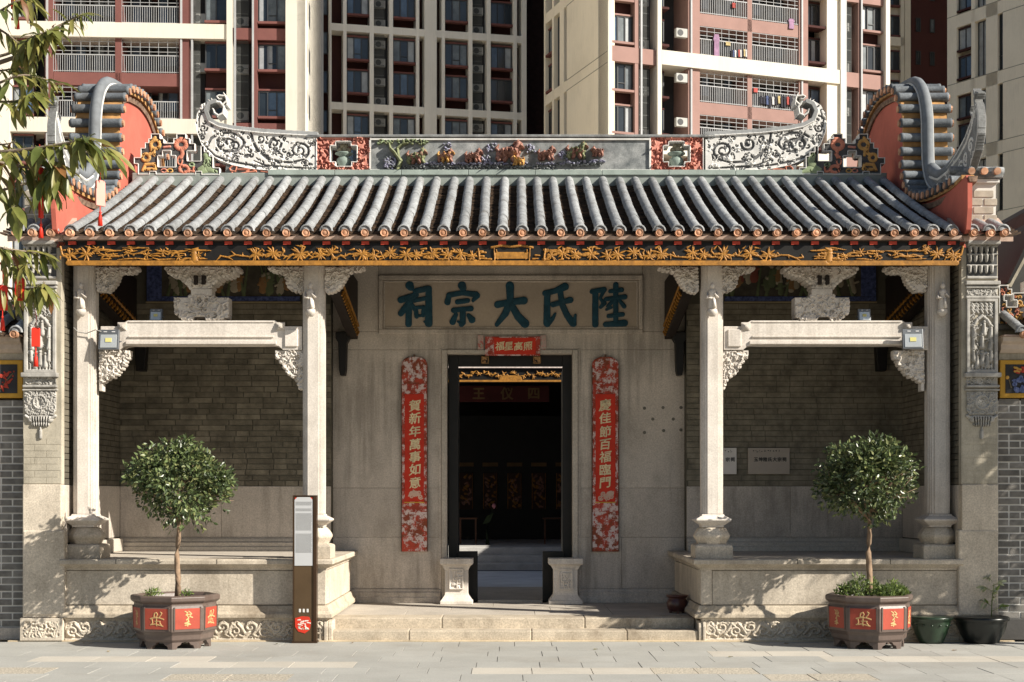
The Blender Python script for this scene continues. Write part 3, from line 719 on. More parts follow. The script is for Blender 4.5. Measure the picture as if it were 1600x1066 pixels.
    ra = Ras(M0-1, M1+1, 608, 690, .55); basket(ra); ra.build('hanging_basket_relief', [PIERC, DRKP], pf, -.003, .02)
    # faint brick courses in the pier's plaster band
    st = MB(); z = PZ(757, 0)+.01; k = 0
    while z < PZ(690, 0):
        x = a-(k % 2)*.13
        while x < b:
            x0, x1 = max(a+.01, x), min(b-.01, x+.255)
            if x1-x0 > .03: st.box(x0, x1, -.003, .01, z, z+.066)
            x += .26
        z += .072; k += 1
    st.build('pier_bricks', PLAST, pf, kind='stuff')

# ================================================================ ROOF
YE, ZE = -.12, 4.475                 # tile eave line
YR, ZR = 2.72, 5.63                  # under the ridge
def rz(y):
    t = (y-YE)/(YR-YE); return ZE+(ZR-ZE)*(t*.88+.12*t*t)
XT0, XT1 = PX(111.4, YE), PX(1488, YE); NT = 46; SP = (XT1-XT0)/(NT-1)
roof = MB().prism([(YE+.03, ZE-.10), (YR+.1, ZR-.14), (6.0, ZE-.1), (6.0, ZE-.04), (YR+.1, ZR-.08), (YE+.03, ZE-.045)], -XS+.03, XS+.03, 'x').build('roof_deck', DARKW, hall)
# pan tiles between the rows: overlapping courses
def pans(xs, ya, yb, parent, zf, wd):
    mb = MB(); n = int((yb-ya)/.085)
    for x in xs:
        for k in range(n):
            y0 = ya+(yb-ya)*k/n; y1 = ya+(yb-ya)*(k+1)/n+.012
            j = rnd.uniform(-.004, .004)
            z0, z1 = zf(y0)-.012+j, zf(y1)-.035+j; h = wd/2
            mb.add([(x-h, y0, z0+.02), (x-h*.4, y0, z0-.006), (x+h*.4, y0, z0-.006), (x+h, y0, z0+.02),
                    (x-h, y1, z1+.02), (x-h*.4, y1, z1-.006), (x+h*.4, y1, z1-.006), (x+h, y1, z1+.02),
                    (x-h, y0, z0), (x-h*.4, y0, z0-.024), (x+h*.4, y0, z0-.024), (x+h, y0, z0)],
                   [(0, 1, 5, 4), (1, 2, 6, 5), (2, 3, 7, 6), (8, 9, 1, 0), (9, 10, 2, 1), (10, 11, 3, 2)])
    return mb.build('pan_tiles', PAN, parent, kind='stuff', fix=False)
pans([XT0+SP*(i+.5) for i in range(-1, NT)], YE+.01, YR, hall, rz, SP)
# tube tile rows, each laid of overlapping tubes
def tile_row_mesh(seed, ya, yb, zf, r0=.058, ox=0.0, seg=.22):
    r = random.Random(seed); mb = MB(); mb.smooth = True; n = max(1, round((yb-ya)/seg)); K = 8
    for k in range(n):
        y0 = ya+(yb-ya)*k/n; y1 = ya+(yb-ya)*(k+1)/n+.02; dx = r.uniform(-.003, .003); dz = r.uniform(-.003, .002)
        rings = []
        for y, rr in ((y0, r0*.95), (y0+.012, r0*1.025), (y0+.03, r0*1.02), (y1, r0*.95)):
            rings.append([(dx+rr*math.cos(math.pi*i/K), y, zf(y)+.022+dz+rr*1.05*math.sin(math.pi*i/K)) for i in range(K+1)])
        vs = [p for q in rings for p in q]; fs = []
        for a in range(3):
            for i in range(K): fs.append((a*(K+1)+i, a*(K+1)+i+1, (a+1)*(K+1)+i+1, (a+1)*(K+1)+i))
        fs.append(tuple(reversed(range(K+1)))) if k == 0 else None
        mb.add(vs, fs)
        # fine raised rings of the tube courses
    # flared collar at the eave
    rings = []
    for y, rr in ((ya-.012, r0*1.02), (ya-.012, r0*1.28), (ya+.028, r0*1.30), (ya+.04, r0*1.05)):
        rings.append([(rr*math.cos(math.pi*i/K), y, zf(ya)+.018+rr*math.sin(math.pi*i/K)) for i in range(K+1)])
    mb.loft(rings, False, False)
    return mb
row_me = []
for v in range(6):
    mb = tile_row_mesh(v, YE, YR+.02, rz); row_me.append(mb.mesh('tile_row', TILE, (0, YE, rz(YE))))
    bm = bmesh.new(); bm.from_mesh(row_me[-1]); bmesh.ops.recalc_face_normals(bm, faces=bm.faces); bm.to_mesh(row_me[-1]); bm.free()
def end_mesh():
    mb = MB(); K = 16; r = .041
    rings = [[(rr*math.cos(2*math.pi*i/K), y, rr*math.sin(2*math.pi*i/K)) for i in range(K)] for y, rr in ((.03, r), (-.045, r), (-.050, r*.93), (-.046, r*.8), (-.038, r*.68), (-.044, r*.5), (-.048, r*.2))]
    mb.loft(rings); return mb.mesh('tile_end', TERRA)
END = end_mesh()
for i in range(NT):
    x = XT0+SP*i
    o = inst('tile_row', row_me[rnd.randrange(6)], hall, (x+rnd.uniform(-.006, .006), YE, rz(YE)))
    o.rotation_euler = (rnd.uniform(-.002, .002), 0, rnd.uniform(-.005, .005))
    e = inst('tile_end', END, o, (x, YE-.03+rnd.uniform(-.008, .008), rz(YE)-.012)); e.rotation_euler = (rnd.uniform(-.12, .12), rnd.uniform(0, 6), rnd.uniform(-.1, .1))
for s in (-1, 1):          # three short rows on each front pier
    xs = [XT0-SP*q for q in (1, 1.92, 2.75)] if s < 0 else [XT1+SP*q for q in (1.02, 1.88, 2.6)]
    mb = tile_row_mesh(20+s, YE, .30, rz, .06, seg=.24)
    me = mb.mesh('tile_row', TILE, (0, YE, rz(YE)))
    for x in xs:
        o = inst('tile_row', me, hall, (x, YE, rz(YE)-.0)); inst('tile_end', END, o, (x, YE-.03, rz(YE)-.012), (rnd.uniform(-.1, .1), rnd.uniform(0, 6), 0))
    a, b = min(xs)-.12, max(xs)+.12
    pans([(xs[0]+xs[1])/2, (xs[1]+xs[2])/2, xs[2]+s*.1], YE+.02, .3, hall, rz, .2)
    MB().prism([(YE+.03, ZE-.09), (.4, ZE+.18), (.4, ZE+.26), (YE+.03, ZE-.03)], a, b, 'x').build('pier_roof_deck', PINK, hall)
# back slope
mb = MB()
for i in range(NT):
    x = XT0+SP*i; mb.tube([(x, YR+.2, ZR), (x, 6.05, ZE)], .06, 6)
mb.build('rear_tile_rows', TILE, hall, kind='stuff')
# eave edge: plaster drip course, red rafters, dark board
xe0, xe1 = PX(100, YE), PX(1502, YE)
mb = MB(); n = 92
top = []; 
for i in range(n+1):
    x = xe0+(xe1-xe0)*i/n; w = .010*math.cos(2*math.pi*(x-XT0)/SP)
    top.append((x, w))
mb.loft([[(x, YE-.015, ZE-.075), (x, YE-.02, ZE-.042-w), (x, YE+.05, ZE-.03-w), (x, YE+.05, ZE-.08)] for x, w in top])
mb.build('drip_course', PINK, hall)
for i in range(NT):
    x = XT0+SP*i; mb = MB(); mb.prism([(YE+.02, ZE-.128), (YE+.02, ZE-.09), (.5, ZE+.04), (.5, ZE-.04)], x-.042, x+.042, 'x')
    if i == 0: rafter = mb.mesh('rafter', REDP, (x, YE, ZE-.1))
    inst('rafter', rafter, hall, (x+rnd.uniform(-.004, .004), YE, ZE-.1))
H('eave_board', BLACKW, xe0, xe1, YE+.05, YE+.09, ZE-.205, ZE-.088, .003)

# --- gilded fascia board
yf = YE+.02
G0, G1 = 96, 1504
fz0, fz1 = PZ(408, yf), PZ(383, yf)
mb = MB(); mb.prism([(PX(107, yf), PZ(415, yf)), (PX(1494, yf), PZ(415, yf)), (PX(1494, yf), PZ(402, yf)), (PX(1503, yf), PZ(398, yf)), (PX(1506, yf), PZ(384, yf)), (PX(94, yf), PZ(384, yf)), (PX(97, yf), PZ(398, yf)), (PX(107, yf), PZ(402, yf))], yf, yf+.03, 'y')
fascia = mb.build('gilded_fascia', BLACKW, hall)
ra = Ras(92, 1508, 383, 417, .62); r = random.Random(12)
ra.stroke([(107, 411.5), (1494, 411.5)], 3.6, h=.02, c=0, flat=True)
for q in (1, -1):
    X = lambda v: 799.5+q*v
    ra.stroke([(X(693), 411), (X(693), 404), (X(702), 398), (X(705), 386)], 1.6, h=.015, c=0)
    # scroll clouds at the ends
    def flower(u, v, sz, n=11):
        for k in range(4): a = r.uniform(0, 6.28); ra.stroke([(X(u+sz*1.3*math.cos(a)), v+sz*.75*math.sin(a)), (X(u+sz*1.6*math.cos(a+.4)), v+sz*.95*math.sin(a+.4))], [1.5, .3], h=.012, c=0)
        for k in range(n):
            a = 2*math.pi*k/n+r.uniform(-.3, .3); L = sz*r.uniform(.7, 1.25)
            ra.stroke([(X(u), v), (X(u+L*.6*math.cos(a)), v+L*.5*math.sin(a)), (X(u+L*math.cos(a)), v+L*.8*math.sin(a))], [sz*.06, sz*.12, sz*.02], h=.016, c=0)
    def vine(u0, u1, v0, v1):
        P = []; n = 7
        for k in range(n+1): P.append((X(u0+(u1-u0)*k/n), v0+(v1-v0)*k/n+r.uniform(-2.5, 2.5)))
        ra.stroke(P, 1.2, h=.012, c=0)
        for (a, b) in P: ra.stroke([(a, b), (a+r.uniform(-9, 9), b+r.uniform(-8, 8))], [1.5, .3], h=.012, c=0)
    for (u, v, sz) in ((690, 399, 12), (664, 397, 13), (648, 390, 8), (400, 398, 12), (372, 396, 13), (330, 397, 15), (300, 398, 11), (282, 395, 12), (234, 397, 14), (215, 400, 10), (190, 395, 12), (165, 398, 13), (150, 400, 11), (124, 397, 13), (100, 398, 12), (80, 396, 12), (62, 400, 10)): flower(u, v, sz)
    for (a, b) in ((455, 375), (370, 330), (330, 285), (280, 235), (232, 190), (640, 610)): vine(a, b, 402, 398)
    for k in range(28):       # long streaming clouds between
        u = r.uniform(465, 630); v = r.choice((388, 392, 397, 401, 405)); L = r.uniform(12, 34)
        ra.stroke([(X(u), v), (X(u+L*.4), v+r.uniform(-2, 2)), (X(u+L), v+r.uniform(-3, 3))], [.5, 1.3, .4], h=.014, c=0)
    for (u, v) in ((600, 396), (570, 399), (545, 394), (520, 401), (490, 399)): flower(u, v, 8, 7)
    for k in range(20):
        u = r.uniform(30, 135); v = r.uniform(388, 406); ra.stroke([(X(u), v), (X(u+r.uniform(6, 14)), v+r.uniform(-1, 1))], [1.6, .8], h=.014, c=0)
    ra.stroke([(X(495), 408), (X(497), 392), (X(490), 388)], [6, 4, 1], h=.02, c=0)
    ra.stroke([(X(52), 390), (X(50), 406)], 1, h=.025, c=0); ra.stroke([(X(24), 391), (X(22), 405)], 1, h=.025, c=0)
ra.poly([(772, 394), (828, 394), (826, 405), (774, 405)], .008, 0)
for u in (747, 772, 828, 852): ra.stroke([(u, 389), (u+(1 if u < 800 else -1), 407)], .9, h=.02, c=0)
ra.stroke([(768, 387), (785, 384), (800, 386), (815, 384), (832, 387)], 1.8, h=.015, c=0)
ra.build('gilt_carving', GOLD, fascia, yf-.001, .0)

# --- main ridge
RB = YR+.10                                         # face of the ridge
def rp(pts): return [(PX(a, RB), PZ(b, RB)) for a, b in pts]
# greenish base mould under the ridge panels
mb = MB(); mb.box(PX(208, RB), PX(1384, RB), RB-.06, RB+.35, PZ(278, RB)-.13, PZ(271.5, RB)); base = mb.build('ridge_base', mat('green_grey_cement', (.24, .27, .25), .85, .2, 4, .4, 40, dirt=.3), hall, bevel=.01)
for i, px in enumerate(range(420, 1200, 104)):
    MB().box(PX(px, RB)+.002, PX(px+103.5, RB), RB-.085, RB-.055, PZ(275.5, RB), PZ(267.5, RB)).build('ridge_strip', mat('green_grey_cement2', (.28, .33, .30), .8, .2, 4, .4, 40), base, bevel=.004)
MAT3 = [WHITEP, mat('relief_groove_grey', (.13, .13, .13), .9, .25, 9), SALM, SALMD, mat('rim_grey', (.30, .31, .31), .85, .2, 9, .4, 50, dirt=.4)]
def boat(mirror_):
    T = (lambda x: x) if not mirror_ else (lambda x: 1597-x)
    Z_ = lambda a, b: (T(280+a/5.33), 120+b/5.33)
    out = [(300, 202), (245, 202), (185, 240), (148, 310), (136, 390), (150, 470), (190, 570), (260, 650), (340, 700), (450, 742), (600, 772), (830, 790), (1146, 794), (1146, 470), (700, 442), (450, 412), (330, 387), (262, 350), (237, 290), (252, 240), (300, 214)]
    ra = Ras(min(T(303), T(497)), max(T(303), T(497)), 138, 272, .5)
    ra.poly([Z_(a, b) for a, b in out], .012, 0)
    # grey grooves: spirals and acanthus hollows
    def sp(cx, cy, r0, r1, tn, a0, d, w, sq=1):
        if mirror_: a0 = math.pi-a0; d = -d
        x, y = Z_(cx, cy); ra.spiral(x, y, r0/5.33, r1/5.33, tn, a0, d, w/5.33, w/5.33*.7, squash=sq, h=.009, c=1, mode='sink', grow=False)
    def st(pts, w): ra.stroke([Z_(a, b) for a, b in pts], [q/5.33 for q in w], h=.009, c=1, mode='sink', grow=False)
    sp(410, 560, 168, 30, 1.7, math.pi, 1, 11, .62); sp(350, 560, 50, 10, 1.2, 0, -1, 11); sp(465, 580, 45, 10, 1.2, 3, 1, 10)
    st([(600, 470), (612, 540), (650, 610), (730, 680), (840, 712), (940, 715), (1040, 690)], [8, 12, 13, 12, 11, 9, 7])
    sp(1000, 615, 85, 16, 1.6, .9, -1, 10, .85); sp(790, 560, 60, 10, 1.4, 0, 1, 11); sp(675, 520, 34, 8, 1.1, 2, -1, 9)
    sp(200, 430, 34, 8, 1.2, 0, 1, 8); sp(190, 500, 26, 6, 1.1, 3, -1, 8)
    st([(240, 600), (300, 660), (420, 705), (600, 738), (820, 762)], [4, 9, 9, 8, 5]); st([(190, 280), (165, 350), (165, 420)], [4, 7, 5])
    st([(620, 700), (720, 740), (900, 755), (1110, 765)], [3, 8, 9, 6]); st([(500, 640), (560, 670), (600, 640)], [6, 10, 4])
    ins = ra.M.copy(); ra.curls(150, 3.2, 8+mirror_, h=.008, c=1, mode='sink', inside=ins, wid=.33)
    ra.curls(90, 3.2, 28+mirror_, h=.007, c=0, mode='add', inside=ins, wid=.3)
    # smooth grey upper rim with a white bead
    rim = [(300, 205), (250, 225), (222, 285), (250, 360), (330, 402), (450, 428), (700, 455), (1146, 480)]
    ra.stroke([Z_(a, b) for a, b in rim], 17/5.33, h=.03, c=4, flat=True); ra.stroke([Z_(a, b+18) for a, b in rim[3:]], 5/5.33, h=.035, c=0, flat=True)
    ra.stroke([Z_(a, b+(0)) for a, b in [(136, 390), (150, 470), (190, 570), (260, 650), (340, 700), (450, 742), (600, 772), (830, 788), (1146, 792)]], 5/5.33, h=.03, c=0, flat=True, grow=False)
    # curled tip
    for pts, w in (([(285, 205), (340, 212), (372, 250), (362, 305), (325, 322), (292, 300), (283, 268)], [11, 12, 11, 11, 10, 9, 5]), ([(362, 232), (395, 200), (385, 160), (368, 132)], [10, 9, 8, 3]), ([(385, 160), (330, 155), (312, 165), (330, 185), (355, 180)], [8, 8, 7, 6, 3]),
                   ([(395, 205), (398, 235), (385, 240)], [6, 5, 2]), ([(258, 205), (240, 190)], [6, 2]), ([(275, 200), (268, 180)], [6, 2]), ([(325, 322), (318, 338)], [6, 2]), ([(362, 305), (378, 325)], [6, 2]), ([(290, 290), (275, 262)], [6, 2])):
        ra.stroke([Z_(a, b) for a, b in pts], [q/5.33*.75 for q in w], h=.012, c=0)
    return ra.build('boat_ridge_end', MAT3, hall, RB, .24, back=True)
boat(0); boat(1)
# central grey panel, its rim and the two pierced salmon panels
top_y = lambda x: 217.0
mb = MB(); mb.box(PX(578, RB), PX(1016, RB), RB, RB+.24, PZ(271, RB), PZ(212, RB)); cen = mb.build('ridge_centre_panel', mat('stained_panel', (.13, .145, .15), .9, .2, 5, .4, 40, col2=(.36, .37, .365), dirt=.4, speck=.2), hall, bevel=.004)
for (a, b, c_, d) in ((578, 1016, 217, 219.6), (578, 1016, 265.5, 268), (577, 580, 220, 265), (1014, 1017, 220, 265)):
    MB().box(PX(a, RB), PX(b, RB), RB-.025, RB+.01, PZ(d, RB), PZ(c_, RB)).build('panel_bead', WHITEP, cen, bevel=.003)
MB().box(PX(478, RB), PX(1118, RB), RB-.035, RB+.27, PZ(215.5, RB), PZ(211, RB)).build('ridge_cap', GREYP, hall, bevel=.01)
def pierced(xa, xb, seed):
    ra = Ras(xa, xb, 214, 270, .5); ra.poly([(xa, 214), (xb, 214), (xb, 270), (xa, 270)], .008, 2)
    cx = (xa+xb)/2
    ra.curls(70, 5, seed, h=.02, c=3, mode='sink'); ra.curls(50, 4, seed+1, h=.02, c=2, mode='add')
    for x in np.arange(xa+3, xb-3, 2.6): ra.stroke([(x, 218), (x, 221)], .5, h=.01, c=3, mode='sink')
    hole = [(cx-20.5, 228.5), (cx-12, 228.5), (cx-12, 222), (cx+11, 222), (cx+11, 228.5), (cx+20.5, 228.5), (cx+20.5, 253), (cx+12, 253), (cx+12, 260), (cx-12, 260), (cx-12, 253), (cx-20.5, 253)]
    ra.poly(hole, mode='cut'); ra.edge(1.4, 0, .022)
    o = ra.build('pierced_ridge_panel', MAT3, hall, RB, .24, back=True)
    # vase of fruit standing in the opening
    X = PX(cx, RB+.1); mb = MB(); mb.smooth = True; z0 = PZ(260, RB); k = 1/121.
    mb.lathe(X, RB+.12, [(8*k, z0), (9*k, z0+4*k), (11.5*k, z0+9*k), (11*k, z0+14*k), (7*k, z0+18*k), (7*k, z0+19*k), (14*k, z0+22*k), (14*k, z0+24*k), (9*k, z0+25*k)], 12)
    v = mb.build('ridge_vase', mat('vase_green', (.20, .25, .22), .6, .2, 8), o)
    for (dx, dz, rr) in ((-6, 28, 4.5), (2, 29, 5), (8, 28, 4), (-2, 34, 4.5), (4, 35, 3.6)):
        mb = MB(); mb.smooth = True; mb.lathe(X+dx*k, RB+.1, [(.2*rr*k, z0+(dz-rr)*k), (.8*rr*k, z0+(dz-rr*.6)*k), (rr*k, z0+dz*k), (.8*rr*k, z0+(dz+rr*.6)*k), (.2*rr*k, z0+(dz+rr)*k)], 8); mb.build('ceramic_fruit', mat('fruit_glaze', (.30, .27, .20), .6, .3, 20), v)
pierced(494, 580, 61); pierced(1015, 1099, 62)
# ceramic frieze of beasts among rocks, in high relief
def zz(a, b): return (570+a/4., 190+b/4.)
CM = [OLIVE, BROWNP, YEL, BLUEP, mat('relief_rock', (.12, .125, .12), .8, .5, 30, .5, 50, col2=(.33, .35, .36)), GRN]
def creature(name, fn, label=None):
    ra = Ras(584, 964, 206, 268, .5); fn(ra)
    jj, ii = np.nonzero(ra.M); 
    o = ra.build(name, CM, cen, RB-.002, .0)
    if label: o['label'] = label
def S(ra, pts, w, h, c): ra.stroke([zz(a, b) for a, b in pts], [q/4. for q in w], h=h, c=c)
def tree_(ra):
    S(ra, [(205, 305), (225, 250), (190, 200), (160, 170), (155, 145)], [14, 14, 12, 9, 5], .09, 0); S(ra, [(210, 215), (205, 170), (235, 145), (270, 140)], [10, 9, 7, 4], .08, 0)
    r = random.Random(3)
    for i in range(70): x = r.uniform(80, 390); y = r.uniform(112, 140)+abs(x-230)*.03; S(ra, [(x, y), (x+r.uniform(-9, 9), y+r.uniform(-6, 6))], [5, 3], .05, 0 if r.random() < .6 else 5)
def rock_(ra):
    r = random.Random(4)
    for i in range(190):
        x = r.uniform(235, 1480); y = 288+r.uniform(-12, 12)-(x-235)*.02*(x > 1200); S(ra, [(x, y), (x+r.uniform(-10, 10), y+r.uniform(-5, 5))], [r.uniform(4, 9), 3], r.uniform(.02, .07), 4)
    for i in range(110):
        x = r.uniform(260, 1500); y = 268+r.uniform(-9, 6)-(x > 1200)*(x-1200)*.06; S(ra, [(x, y), (x+r.uniform(-16, 16), y+r.uniform(-2, 2))], [6, 4], r.uniform(.05, .085), 3)
    for i in range(60): x = r.uniform(120, 190); y = r.uniform(225, 300); S(ra, [(x, y), (x+8, y+3)], [7, 4], .06, 3 if i % 3 else 4)
    for (x0, y0) in ((520, 160), (790, 160), (760, 235), (1040, 170), (1240, 210)):
        for i in range(22): x = x0+r.uniform(-28, 28); y = y0+r.uniform(-22, 28); S(ra, [(x, y)], [r.uniform(4, 9)], .045, 3 if r.random() < .6 else 4)
def beast(cx, cy, sc, c1, c2, face=1):
    def f(ra):
        P = lambda pts: [(cx+face*a*sc*.95, cy+8*sc+(b*.72 if b > 0 else b*.9)*sc) for a, b in pts]
        S(ra, P([(-38, 8), (-10, -2), (22, -6)]), [22*sc, 23*sc, 22*sc], .10, c1)
        S(ra, P([(-38, 8), (-52, 30), (-46, 44)]), [14*sc, 11*sc, 9*sc], .09, c1); S(ra, P([(-25, 12), (-20, 32), (-26, 44)]), [12*sc, 10*sc, 9*sc], .11, c2)
        S(ra, P([(22, 0), (28, 26), (36, 42)]), [13*sc, 11*sc, 9*sc], .09, c1); S(ra, P([(12, 8), (8, 30), (14, 44)]), [12*sc, 10*sc, 9*sc], .12, c2)
        S(ra, P([(22, -10), (34, -30)]), [16*sc, 19*sc], .13, c1); S(ra, P([(44, -26), (54, -20)]), [8*sc, 5*sc], .14, c2)
        S(ra, P([(26, -44), (34, -52)]), [7*sc, 3*sc], .12, c1); S(ra, P([(-44, 2), (-60, -18), (-50, -34)]), [8*sc, 7*sc, 3*sc], .07, c2)
        r = random.Random(int(cx))
        for i in range(60):      # mane curls and scales
            x, y = r.uniform(-38, 30), r.uniform(-16, 12); q = P([(x, y)])[0]; k = zz(*q); ra.stroke([k], 3.2*sc/4*1.6, h=.028, c=r.choice((c1, c1, c2)), mode='add', grow=False)
        for i in range(14):
            a = r.uniform(0, 6.28); q = P([(30+17*math.cos(a), -30+17*math.sin(a))])[0]; ra.stroke([zz(*q)], 4.2*sc/4, h=.11, c=r.choice((c1, c2)))
    return f
creature('relief_tree', tree_); creature('relief_rocks', rock_)
for (cx, cy, sc, a, b, fc) in ((330, 215, 1.15, 0, 1, 1), (510, 215, .95, 1, 2, 1), (685, 215, 1.0, 1, 1, 1), (910, 185, 1.55, 1, 1, 1), (1140, 200, 1.0, 1, 1, 1), (1330, 180, 1.2, 0, 1, 1), (1450, 190, .7, 1, 1, -1)):
    creature('relief_beast', beast(cx, cy, sc, a, b, fc))
creature('relief_cub', beast(955, 245, .75, 2, 2, -1))

# --- stepped key-fret openwork beside the ridge ends
FR = [(170, 890), (170, 710), (100, 710), (100, 600), (215, 600), (215, 445), (285, 445), (285, 355), (345, 355), (345, 290), (385, 290), (385, 210), (535, 210), (535, 290), (600, 290), (600, 365), (760, 365), (760, 285), (810, 285), (810, 210), (965, 210), (965, 285), (1030, 285), (1030, 370), (1120, 370), (1120, 495), (990, 495), (990, 660), (1210, 660), (1210, 410), (1275, 410), (1275, 510), (1360, 510), (1360, 580), (1420, 580), (1420, 770), (1530, 770), (1530, 895), (1225, 895), (1225, 840), (1130, 840), (1130, 890), (465, 890), (465, 840), (365, 840), (365, 890)]
HO = [(500, 575), (580, 575), (580, 490), (715, 490), (715, 575), (795, 575), (795, 760), (500, 760)]
def fret(mir):
    T = (lambda x: x) if not mir else (lambda x: 1592-x)
    Z_ = lambda a, b: (T(200+a/10.66), 190+b/10.66)
    ra = Ras(min(T(207), T(346)), max(T(207), T(346)), 207, 276, .42); ra.poly([Z_(*p) for p in FR], 0, 1); ra.poly([Z_(*p) for p in HO], mode='cut')
    st = lambda pts, w, c: ra.stroke([Z_(*p) for p in pts], [q/10.66 for q in w] if hasattr(w, '__len__') else w/10.66, h=.016, c=c, grow=False)
    def ring(cx, cy, rx, ry, w, c, a0=0, tn=.9): st([(cx+rx*math.cos(a0+6.28*tn*k/14), cy+ry*math.sin(a0+6.28*tn*k/14)) for k in range(15)], w, c)
    ring(455, 385, 75, 70, 30, 2); ring(300, 600, 60, 60, 26, 2); st([(390, 430), (400, 520), (340, 560)], 30, 2); st([(430, 480), (440, 560)], 26, 2); st([(250, 810), (290, 720), (440, 710), (460, 790), (300, 800)], 28, 2); st([(420, 300), (450, 270)], 26, 2)
    st([(600, 430), (700, 420)], 20, 5); ring(885, 385, 85, 75, 38, 3); st([(890, 460), (910, 540), (880, 600)], 32, 3); st([(870, 290), (930, 290)], 28, 3); ring(865, 650, 40, 70, 14, 3); ring(935, 795, 75, 55, 28, 3); st([(1000, 840), (1090, 830), (1095, 770)], 24, 3)
    for (x, y) in ((600, 820), (700, 820)): ring(x, y, 45, 30, 12, 2 if x > 650 else 5)
    st([(1290, 560), (1330, 640), (1310, 720)], [40, 60, 70], 4); st([(1250, 830), (1340, 790), (1470, 840)], [50, 60, 30], 4); ring(1060, 720, 40, 30, 16, 4); st([(1180, 800), (1240, 760)], 30, 4)
    ra.curls(40, 2.4, 5+mir, h=.02, c=1, mode='sink', wid=.22)
    ra.edge(1.25, 0, .018)
    return ra.build('key_fret_openwork', [WHITEP, DRKP, YEL, ORG, GRN, SALM], hall, RB-.05, .14, back=True)
fret(0); fret(1)
# orange dragon scrolls in the spandrels under the boat ends
for mir in (0, 1):
    T = (lambda x: x) if not mir else (lambda x: 1597-x)
    Z_ = lambda a, b: (T(280+a/5.33), 120+b/5.33)
    ra = Ras(min(T(350), T(442)), max(T(350), T(442)), 254, 277, .5); ra.poly([Z_(*p) for p in [(390, 735), (450, 745), (600, 775), (830, 792), (835, 822), (380, 822)]], 0, 0)
    for pts, w in (([(425, 760), (450, 740), (480, 750), (470, 790), (430, 785), (420, 765)], 7), ([(440, 800), (460, 820), (560, 800), (640, 790), (600, 765), (560, 790)], 9), ([(490, 775), (620, 770)], 7), ([(680, 790), (740, 800), (800, 800), (790, 785), (740, 790)], 6)):
        ra.stroke([Z_(*p) for p in pts], w/5.33, h=.03, c=1, grow=False)
    ra.build('spandrel_scroll', [GREYP, ORG], hall, RB-.01, .2)

# --- ear-shaped gables
PATH = [(-.22, 5.10), (.25, 5.05), (.66, 5.05), (1.15, 5.08), (1.6, 5.17), (1.95, 5.36), (2.14, 5.65), (2.19, 6.0), (2.22, 6.32), (2.36, 6.58), (2.62, 6.74), (3.0, 6.81), (3.4, 6.84), (3.85, 6.78), (4.25, 6.58), (4.5, 6.3), (4.6, 5.95), (4.66, 5.6), (4.9, 5.3), (5.4, 5.1), (6.2, 5.05)]
def resample(P, step):
    # Catmull-Rom, then even spacing
    Q = []
    for i in range(len(P)-1):
        p0, p1, p2, p3 = (Vector(P[max(0, i-1)]), Vector(P[i]), Vector(P[i+1]), Vector(P[min(len(P)-1, i+2)]))
        for k in range(12):
            t = k/12; Q.append(.5*((2*p1)+(-p0+p2)*t+(2*p0-5*p1+4*p2-p3)*t*t+(-p0+3*p1-3*p2+p3)*t**3))
    Q.append(Vector(P[-1])); out = [Q[0]]; acc = 0
    for a, b in zip(Q, Q[1:]):
        L = (b-a).length; 
        while acc+L >= step and L > 1e-9:
            t = (step-acc)/L; a = a+(b-a)*t; out.append(a.copy()); L = (b-a).length; acc = 0
        acc += L
    return out
PP = resample(PATH, .06)
